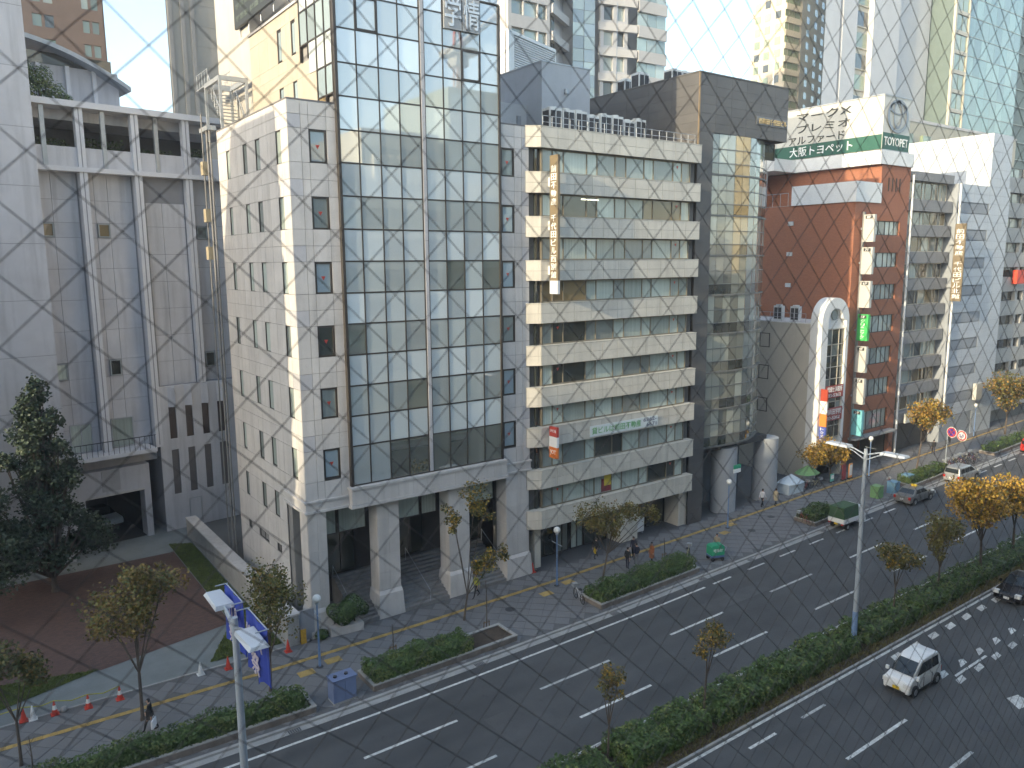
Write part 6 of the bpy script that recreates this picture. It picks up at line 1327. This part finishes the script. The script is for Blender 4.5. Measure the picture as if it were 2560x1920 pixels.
def hedge(label, x0, x1, y0, y1, z0, h, n, bare=None, group='clipped hedges', leaf=.1, lump=.12, rag=0., warp=True):
    by = (lambda x, y: bend(x, y)) if warp else (lambda x, y: y)
    o = thing('hedge', label, 'hedge', ((x0+x1)/2, by((x0+x1)/2, (y0+y1)/2), z0), 0, group)
    core = MB(); k = max(2, int((x1-x0)/.8)); v = []
    top = lambda x: h + lump*math.sin(x*1.7)+lump*.7*math.sin(x*3.9+1)
    for i in range(k+1):
        x = x0+.12+(x1-x0-.24)*i/k; t = z0+top(x)-.14; a, c = by(x, y0)+.14, by(x, y1)-.14
        v += [(x, a, z0), (x, a, t-.08), (x, a+.14, t), (x, c-.14, t), (x, c, t-.08), (x, c, z0)]
    f = [(i*6+j, i*6+6+j, i*6+7+j, i*6+1+j)[::1] for i in range(k) for j in range(5)] + [(0, 1, 2, 3, 4, 5), tuple(k*6+j for j in (5, 4, 3, 2, 1, 0))]
    core.add(v, f); core.build('branch_core', hedge_m[1], o)
    L_ = Leaves(); A1 = (x1-x0)*(y1-y0); A2 = (x1-x0)*h*1.3; A3 = (y1-y0)*h
    for i in range(n):
        r = random.uniform(0, A1+A2+A3); x = random.uniform(x0, x1); y = random.uniform(y0, y1); z = random.uniform(.02, 1)*top(x)
        if r < A1: p = (x, y, top(x)+random.uniform(-.08, .07+rag)); nn_ = (0, 0, 1)
        elif r < A1+A2: y = y0 if random.random() < .75 else y1; p = (x, y+random.uniform(-.06, .08), z); nn_ = (0, -1 if y == y0 else 1, .3)
        else: x = x0 if random.random() < .8 else x1; p = (x+random.uniform(-.05, .06), y, z); nn_ = (-1 if x == x0 else 1, 0, .3)
        nv = Vector(nn_)+rnd3()*.9; q = math.sin(p[0]*2.3+1)*math.sin(p[1]*3.1)+random.uniform(-.9, .9)
        L_.leaf((p[0], by(p[0], p[1]), z0+p[2]), nv, leaf*random.uniform(.6, 1.3), 0 if q < .3 else 2 if q > .75 else 1)
    L_.build('foliage', hedge_m, o); return o
pstone = mat('planter_stone', (.2, .17, .145), .8, .25, 2, .3); ptop = mat('planter_coping', (.36, .35, .33), .7, .15, 2)
def planter(label, x0, x1, y0, y1):
    o = thing('planter', label, 'planter', ((x0+x1)/2, bend((x0+x1)/2, y0), .1), 0, 'stone planters along the kerb')
    strip('wall', y0, y0+.14, .1, .42, x0, x1, pstone, parent=o); strip('wall', y1-.14, y1, .1, .42, x0, x1, pstone, parent=o)
    strip('coping', y0-.03, y0+.17, .42, .48, x0-.03, x1+.03, ptop, parent=o); strip('coping', y1-.17, y1+.03, .42, .48, x0-.03, x1+.03, ptop, parent=o)
    strip('end_wall', y0+.145, y1-.145, .1, .42, x0, x0+.14, pstone, step=9, parent=o); strip('end_wall', y0+.145, y1-.145, .1, .42, x1-.14, x1, pstone, step=9, parent=o)
    strip('end_coping', y0+.175, y1-.175, .42, .48, x0-.03, x0+.17, ptop, step=9, parent=o); strip('end_coping', y0+.175, y1-.175, .42, .48, x1-.17, x1+.03, ptop, step=9, parent=o)
    strip('earth', y0+.15, y1-.15, .1, .36, x0+.15, x1-.15, soil, parent=o)
    n = int((x1-x0)/.42)
    for k in range(n):                                   # stones of the street-side wall
        x = x0+.02+k*.42; y = bend(x+.2, y0)
        block('stone', pstone, x, x+.405, y-.012-random.uniform(0, .012), y, .12, .41, o)
for x0, x1, hx1, y1, n, l in ((-7, 13.0, 12.8, 36.35, 9000, ('long stone planter at the lower left kerb', 'long clipped hedge at the lower left beside the kerb')), (16.15, 25.5, 22.6, 36.85, 6500, ('stone planter before the portico with bare earth at its right end', 'clipped hedge before the portico right of the utility cabinet')),
                              (32.3, 42.2, 42.0, 36.9, 7000, ('stone planter before the beige office', 'clipped hedge before the beige office beside the standing group')), (57.4, 61.4, 61.2, 36.9, 2600, ('short stone planter beside the canopy truck', 'short hedge beside the canopy truck')), (74.8, 83.2, 83, 36.6, 3000, ('stone planter behind the silver minivan', 'hedge behind the silver minivan')), (95, 112, 112, 36.6, 3000, ('far stone planter near the bicycles', 'far hedge near the bicycles at the right edge'))):
    planter(l[0], x0, x1, 34.92, y1); hedge(l[1], x0+.15, hx1-.15, 35.02, y1-.12, .36, .75 if x0 > 0 else .8, n, group='clipped hedges in the planters', leaf=.11 if x0 < 50 else .14)
for i, (x0, x1, n, l) in enumerate(((12.0, 21.6, 5000, 'bushy hedge of the planted strip at the bottom edge'), (22.4, 27.6, 5500, 'bushy hedge of the planted strip between the two thin young trees'), (28.3, 34.2, 5500, 'bushy hedge of the planted strip right of the second young tree'), (34.6, 40.6, 5200, 'bushy hedge of the planted strip left of the tall road lamp'), (41.6, 47.6, 4800, 'bushy hedge of the planted strip right of the tall road lamp'), (48.0, 56.4, 4800, 'bushy hedge of the planted strip behind the black car'), (57, 72, 5000, 'farthest bushy hedge of the planted strip at the right edge'))):
    hedge(l, x0, x1, 22.15, 24.15, .1, .7, n, group='bushy hedges in the planted strip', leaf=.13, lump=.11, rag=.1)

def tree(name, label, base, clusters, leafs, nl, size, tr=.09, forks=None, group=None, dens=1.0, shell_=.45):
    """clusters: (x, y, z, radius, squash) balls of leaves; a limb runs to each"""
    o = thing(name, label, 'tree', base, 0, group); x, y, z = base
    hb = min(c[2]-c[3]*.3 for c in clusters); cx_ = sum(c[0] for c in clusters)/len(clusters); cy_ = sum(c[1] for c in clusters)/len(clusters)
    t = MB(); fork = (x+(cx_-x)*.25, y+(cy_-y)*.25, z+(hb-z)*.55)
    t.tube([(x, y, z-.05), (x+.02, y, z+.25), fork], [tr*1.35, tr, tr*.8], 8)
    t.build('trunk', bark, o)
    br = MB()
    for c in clusters:
        m_ = Vector(fork).lerp(Vector(c[:3]), .55)+Vector((random.uniform(-.1, .1), random.uniform(-.1, .1), .1))
        br.tube([fork, m_, c[:3]], [tr*.55, tr*.35, tr*.12], 5)
        for _ in range(3):
            e = Vector(c[:3])+rnd3()*c[3]*.8; br.tube([m_.lerp(Vector(c[:3]), random.uniform(.2, .9)), e], [tr*.16, tr*.05], 4)
    br.build('limbs', bark, o)
    L_ = Leaves(); tot = sum(c[3]**2 for c in clusters)
    for c in clusters:
        cen = Vector(c[:3]); sq = c[4] if len(c) > 4 else .8; tw = []
        for _ in range(max(6, int(18*c[3]**1.2))):
            d = rnd3(); d = d.normalized()*(shell_+(1.15-shell_)*random.random()); tw.append(cen+Vector((d.x*c[3], d.y*c[3], d.z*c[3]*sq)))
        for _ in range(int(1.9*nl*c[3]**2/tot)):
            b_ = random.choice(tw); p = b_+rnd3()*c[3]*.62; up = (p.z-cen.z)/(c[3]*sq+.01)
            q = random.random()+.25*math.sin(b_.x*5+b_.z*4); L_.leaf(p, rnd3()+Vector((0, 0, .5)), size*1.08*random.uniform(.6, 1.3), 0 if q < .5 else 1 if q < .85 else 2)
    L_.build('crown', leafs, o); return o
def cl_around(c, rx, rz, n, r, seed, sq=.8):
    g_ = random.Random(seed); out = []
    for i in range(n):
        a = g_.uniform(0, 6.283); q = math.sqrt(g_.random()); out.append((c[0]+rx*q*math.cos(a), c[1]+rx*q*math.sin(a)*.9, c[2]+g_.uniform(-rz, rz)*(1-.3*q), r*g_.uniform(.7, 1.2), sq))
    return out
SG_ = 'street trees of the far pavement'
tree('street_tree', 'brownish autumn street tree with a wide crown at lower left beside the walking person', (5.8, 39.5, .12), cl_around((5.9, 39.5, 5.9), 1.9, 1.5, 9, .95, 1)+[(6.0, 39.5, 7.5, .6)], autumn, 2600, .13, .09, group=SG_)
tree('street_tree', 'thin street tree cut by the lower left corner', (.65, 38.9, .12), cl_around((.5, 38.9, 4.9), 1.1, 1.0, 5, .8, 2), [autumn[2], autumn[1], autumn[0]], 1300, .13, .07, group=SG_)
tree('street_tree', 'olive green street tree between banner lamp and globe lamp', (11.8, 38.3, .12), cl_around((12.3, 38.6, 5.0), 1.4, 1.3, 7, .9, 3), [autumn[1], autumn[2], autumn[0]], 2000, .13, .085, group=SG_)
tree('street_tree', 'tall sparse street tree with yellow tips before the portico', (24.4, 39.1, .12), [(25.4, 39.1, 8.0, .75, 1.1), (25.9, 39, 6.9, .6), (23.6, 39.1, 7.3, .55, 1.1), (23.9, 39.2, 6.3, .45), (26.3, 39.1, 3.7, .75), (27.4, 39.1, 3.9, .5), (25.6, 39, 3.2, .5)], [autumn[1], golden[0], autumn[2]], 1300, .13, .07, group=SG_)
tree('street_tree', 'spreading ochre street tree before the beige office', (35.3, 38.2, .12), [(34.0, 38.2, 5.2, .9), (35.3, 38, 5.0, .95), (36.5, 38.3, 4.7, .8), (34.6, 38.1, 4.3, .7), (37.7, 38.2, 5.0, .55), (38.1, 38.2, 4.5, .55), (39.8, 38.3, 4.3, .7), (40.6, 38.3, 3.9, .5), (36.2, 38.1, 3.9, .5)], [autumn[1], autumn[0], golden[2]], 2000, .13, .07, group=SG_)
tree('street_tree', 'amber street tree below the brick office beside the shop boards', (70.9, 43.0, .12), [(67.5, 42.9, 3.6, 1.0), (69.3, 42.9, 3.9, 1.1), (71.5, 42.9, 3.0, 1.0), (70.3, 42.8, 2.8, .8), (68.6, 42.9, 2.7, .7), (72.6, 43, 3.0, .7)], golden, 2200, .17, .1, group=SG_)
tree('street_tree', 'amber street tree before the grey office behind the hedge of the minivan', (80.9, 39.4, .12), [(79.3, 38.6, 6.7, 1.1), (80.8, 38.5, 6.2, 1.2), (82.5, 38.6, 6.4, 1.0), (84, 38.6, 6.3, .8), (81.6, 38.5, 7.3, .9)], [golden[1], golden[2], golden[0]], 1900, .18, .1, group=SG_)
tree('street_tree', 'olive street tree at the far right end of the pavement', (108, 41.8, .12), [(104.5, 41.5, 6.8, 1.3), (107, 41.5, 6.6, 1.6), (109.5, 41.5, 6.0, 1.5), (106.5, 41.4, 4.9, 1.2), (111, 41.6, 5.4, 1.2)], [golden[2], golden[1], autumn[2]], 2200, .22, .12, group=SG_)
MG = 'young trees in the planted strip'
tree('median_tree', 'very thin young tree in the planted strip at bottom centre', (22.05, 23.4, .1), [(22.3, 23.3, 4.5, .5), (21.9, 23.4, 4.0, .45), (22.1, 23.3, 3.4, .4), (22.6, 23.3, 4.2, .4)], [autumn[1], autumn[0], golden[0]], 420, .1, .055, group=MG)
tree('median_tree', 'thin young tree in the planted strip right of the thinnest one', (28.3, 23.2, .1), [(28.7, 23.1, 4.6, .55), (28.3, 23.1, 4.1, .5), (28.0, 23.1, 3.8, .4), (29.1, 23, 4.2, .45)], [autumn[1], golden[0], autumn[0]], 650, .1, .06, group=MG)
tree('median_tree', 'ochre tree in the planted strip just right of the tall road lamp', (46.3, 23.3, .1), [(45.3, 23.1, 4.7, .7), (46.1, 23, 4.3, .7), (46.9, 23, 3.9, .7), (45.4, 23, 3.9, .5)], [golden[2], autumn[1], golden[0]], 1100, .13, .06, group=MG)
tree('median_tree', 'mixed olive tree in the planted strip between the ochre and the golden tree', (52.0, 23.3, .1), [(50.7, 23.1, 5.3, .8), (51.6, 23, 4.8, .9), (52.6, 23, 4.4, .8), (51.2, 23, 3.7, .7), (50.9, 23, 4.2, .6)], [golden[2], autumn[1], autumn[0]], 1500, .13, .07, group=MG)
tree('median_tree', 'bright golden tree with a full crown in the planted strip at right', (58.2, 23.3, .1), [(54.0, 23.1, 6.6, 1.0), (55.2, 23, 6.9, 1.0), (56.6, 23, 6.2, 1.2), (57.9, 23, 5.4, 1.2), (55.5, 23, 5.4, 1.0), (59.2, 23, 4.8, .9), (56.8, 23, 4.8, .8)], golden, 3000, .16, .1, group=MG)
tree('median_tree', 'golden tree cut by the right picture edge in the planted strip', (63.5, 23.3, .1), [(61.3, 23.1, 5.8, 1.0), (62.6, 23, 5.3, 1.1), (61.6, 23, 4.6, .9), (63.6, 23, 4.6, 1.0)], golden, 1800, .16, .1, group=MG)
for x, y, h, l in ((18.65, 37.6, 2.1, 'bare staked sapling behind the hedge before the portico'), (24.65, 36.95, 3.4, 'bare thin sapling in the earth end of the planter'), (41.5, 38.2, 2.0, 'bare staked sapling behind the standing group'), (1.0, 37.0, 2.4, 'bare staked sapling at the lower left corner')):
    o = thing('sapling', l, 'tree', (x, y, .12)); t = MB().tube([(x, y, .1), (x+.03, y, h*.6), (x, y+.03, h)], [.04, .03, .015], 6)
    for k in range(4): t.tube([(x, y, h*(.5+k*.12)), (x+random.uniform(-.25, .25), y+random.uniform(-.2, .2), h*(.65+k*.12))], [.012, .006], 4)
    t.build('stem', bark, o); s_ = MB()
    for dx in (-.22, .22): s_.tube([(x+dx, y, .1), (x+dx*.8, y, .85)], .03, 6)
    s_.tube([(x-.24, y, .75), (x+.24, y, .75)], .03, 6).build('stake', mat('stake_wood', (.2, .13, .08), .8, .2, 3), o)
# big evergreen before the hall
gq = random.Random(11); cc_ = []
for k in range(74):
    t = k/73; z = 2.2+12.2*t; r = 3.1*(1-t)**.85+.3; a = gq.uniform(0, 6.283); q = gq.uniform(.35, .95); cc_.append((4.0+r*q*math.cos(a), 60+r*q*math.sin(a), z, .42+.5*(1-t)*gq.uniform(.7, 1.3)+.1, .6))
cc_ += [(4.05, 60, 14.6, .45, 1.2), (4, 60, 13.6, .6, 1), (1.9, 59.5, 9.8, .7), (1.2, 59, 7.2, .9), (1.5, 58.6, 4.8, 1.1)]
tree('evergreen_tree', 'large dark pyramidal evergreen tree before the white hall at left', (4.1, 60, .05), cc_, camphor, 15000, .19, .22, shell_=.3)
tree('evergreen_tree', 'dark evergreen partly cut by the left picture edge on the forecourt', (-.6, 57, .05), cl_around((-.4, 57, 5.2), 2.0, 3.2, 14, 1.2, 21), camphor, 4200, .19, .16, shell_=.3)
# clipped shrub in its bowl, small shrubs
o = thing('potted_shrub', 'large clipped round shrub in a stone trough at the foot of the portico', 'shrub', (17.9, 42.25, .12))
MB().prism([(16.75, 41.95), (18.8, 41.75), (18.8, 42.5), (16.75, 42.6)], .12, .62).build('trough', stone, o); L_ = Leaves()
for _ in range(2600):
    d = rnd3().normalized(); L_.leaf((18.0+d.x*1.35, 42.25+d.y*.75, 1.45+d.z*.72+(.2*math.sin(d.x*5))), d+rnd3()*.6, .1*random.uniform(.6, 1.3), random.choice((0, 0, 1)))
L_.build('foliage', [hedge_m[0], hedge_m[1]], o); MB().ball((18.0, 42.25, 1.45), .6, 10).build('core', hedge_m[1], o); MB().tube([(17.6, 42.2, .6), (17.7, 42.2, 1.2)], .05, 6).tube([(18.4, 42.2, .6), (18.3, 42.2, 1.2)], .05, 6).build('stems', bark, o)
o = thing('potted_shrub', 'small round shrub beside the grey gate panel', 'shrub', (16.3, 42.2, .12)); L_ = Leaves()
for _ in range(500):
    d = rnd3().normalized(); L_.leaf((16.25+d.x*.42, 42.15+d.y*.35, .4+d.z*.3), d+rnd3()*.6, .08, random.choice((0, 1)))
L_.build('foliage', [hedge_m[0], hedge_m[1]], o); MB().ball((16.25, 42.15, .38), .28, 8).build('core', hedge_m[1], o)
tag(MB().box(14.98, 15.3, 42.2, 42.28, .12, 1.0).box(15.05, 15.25, 42.28, 42.5, .12, .2).build('warning_board', mat('warning_yellow', (.55, .32, .04), .6, .3, 5)), 'small yellow warning board leaning at the ramp wall', 'board')
o = thing('terrace_plants', 'leafy shrub growing on the white hall roof terrace above the parapet', 'shrub', (6.5, 69, 34.4)); L_ = Leaves()
for (a, b, c, r) in ((-6.2, 2.5, 35.6, 1.2), (-5.5, 2.5, 36.4, 1.0), (-4.7, 2.6, 35.3, 1.0), (-6.6, 2.5, 36.8, .8), (-3.9, 2.5, 34.8, .6)):
    for _ in range(700):
        d = rnd3(); p = FL.W @ Vector((a+d.x*r, b+d.y*r, c+d.z*r)); L_.leaf(p, d+Vector((0, 0, .4)), .16*random.uniform(.6, 1.2), random.choice((0, 0, 1, 2)))
L_.build('foliage', hedge_m, o); MB().tube([FL.W @ Vector((-5.6, 2.5, 34.4)), FL.W @ Vector((-5.6, 2.5, 36))], .1, 6).build('stem', bark, o)
for u0, u1, l in ((-7, -4.2, 'first'), (-3.4, -.3, 'second'), (.5, 3.6, 'third'), (4.5, 6.2, 'fourth')):
    o = thing('terrace_hedge', 'dark planting in the %s bay of the white hall terrace from the left' % l, 'hedge', tuple(FL.W @ Vector(((u0+u1)/2, 2.0, 29.65))), 8, 'planting on the hall terrace'); L_ = Leaves()
    for _ in range(700):
        p = FL.W @ Vector((random.uniform(u0, u1), random.uniform(1.4, 2.6), random.uniform(30.6, 31.9+.3*math.sin(u0*9)))); L_.leaf(p, rnd3(), .16*random.uniform(.6, 1.2), random.choice((0, 1, 1)))
    L_.build('foliage', [hedge_m[0], hedge_m[1]], o); MB().box(u0, u1, 1.3, 2.7, 29.7, 30.7).build('trough', concrete, o, FL.W)

# ------------------------------------------------------------------ the window the street is seen through: wired glass
OB = thing('own_office', 'office building of the photographer with the open view of this window', 'building', (0, -6, 0))
ow = mat('own_wall', (.45, .44, .42), .8, .1, 1)
x0, x1, z0, z1 = -1.2, 3.4, 20.9, 23.7
MB().box(-14, 16, .46, .66, 0, z0).box(-14, 16, .46, .66, z1, 34).box(-14, x0, .46, .66, z0, z1).box(x1, 16, .46, .66, z0, z1).build('front_wall', ow, OB)
MB().box(-14, -13.8, -14, .46, 0, 34).box(15.8, 16, -14, .46, 0, 34).box(-13.8, 15.8, -14, -13.8, 0, 34).box(-13.8, 15.8, -13.8, .46, 33.8, 34).build('shell_wall', ow, OB)
MB().box(-13.8, 15.8, -13.8, .46, 20.4, 20.7).build('room_floor', mat('office_carpet', (.12, .12, .13), .9, .1, 2), OB); MB().box(-13.8, 15.8, -13.8, .46, 24.1, 24.3).build('room_ceiling', mat('office_ceiling', (.7, .7, .68), .9, .03, 2), OB)
WN = thing('wired_window', 'clear wired safety glass with a diamond wire mesh in front of the whole view', 'window', (1.1, .6, z0))
al = mat('window_aluminium', (.4, .4, .4), .4, .05, 2, metal=.6)
MB().box(x0, x1, .57, .65, z0, z0+.06).box(x0, x1, .57, .65, z1-.06, z1).box(x0, x0+.06, .57, .65, z0+.06, z1-.06).box(x1-.06, x1, .57, .65, z0+.06, z1-.06).build('frame', al, WN)
pm = bpy.data.materials.new('clear_glass'); pm.use_nodes = True; n_ = pm.node_tree.nodes; n_.remove(n_['Principled BSDF']); tb = n_.new('ShaderNodeBsdfTransparent'); tb.inputs[0].default_value = (.97, .985, .98, 1); pm.node_tree.links.new(tb.outputs[0], n_['Material Output'].inputs[0])
MB().box(x0+.06, x1-.06, .597, .603, z0+.06, z1-.06).build('pane', pm, WN)
wires = MB(); HX, HZ, D_ = .0434*.6, .0419*.6, .6
nx0, nz0 = .0839*.6, EYE-.0462*.6
xa, xb, za, zb = x0+.06, x1-.06, z0+.06, z1-.06
for sgn in (-1, 1):
    s = HZ/HX*sgn
    for k in range(-160, 160):
        c = nz0 - s*nx0 + k*2*HZ                       # z = s*x + c
        pts = []
        lo, hi = sorted(((za-c)/s, (zb-c)/s)); lo, hi = max(lo, xa), min(hi, xb)
        if hi-lo < .01: continue
        y = .6+sgn*.0004
        wires.tube([(lo, y, s*lo+c), (hi, y, s*hi+c)], .00042, 5, cap=False)
wires.build('wire_mesh', mat('glass_wire', (.14, .13, .125), .5, .1, 2, metal=.4), WN)

# ------------------------------------------------------------------ thin haze added to stand in for glare in the window glass
hb = MB().box(-930, 1530, -930, 1530, -1.2, 125); hm = bpy.data.materials.new('haze'); hm.use_nodes = True; n_ = hm.node_tree.nodes; n_.remove(n_['Principled BSDF'])
pv_ = n_.new('ShaderNodeVolumePrincipled'); pv_.inputs['Color'].default_value = (.93, .95, 1, 1); pv_.inputs['Density'].default_value = .0006; pv_.inputs['Anisotropy'].default_value = .2
hm.node_tree.links.new(pv_.outputs[0], n_['Material Output'].inputs['Volume'])
tag(hb.build('haze', hm), 'thin pale haze added over the whole street for the window glare', 'haze', kind='stuff')
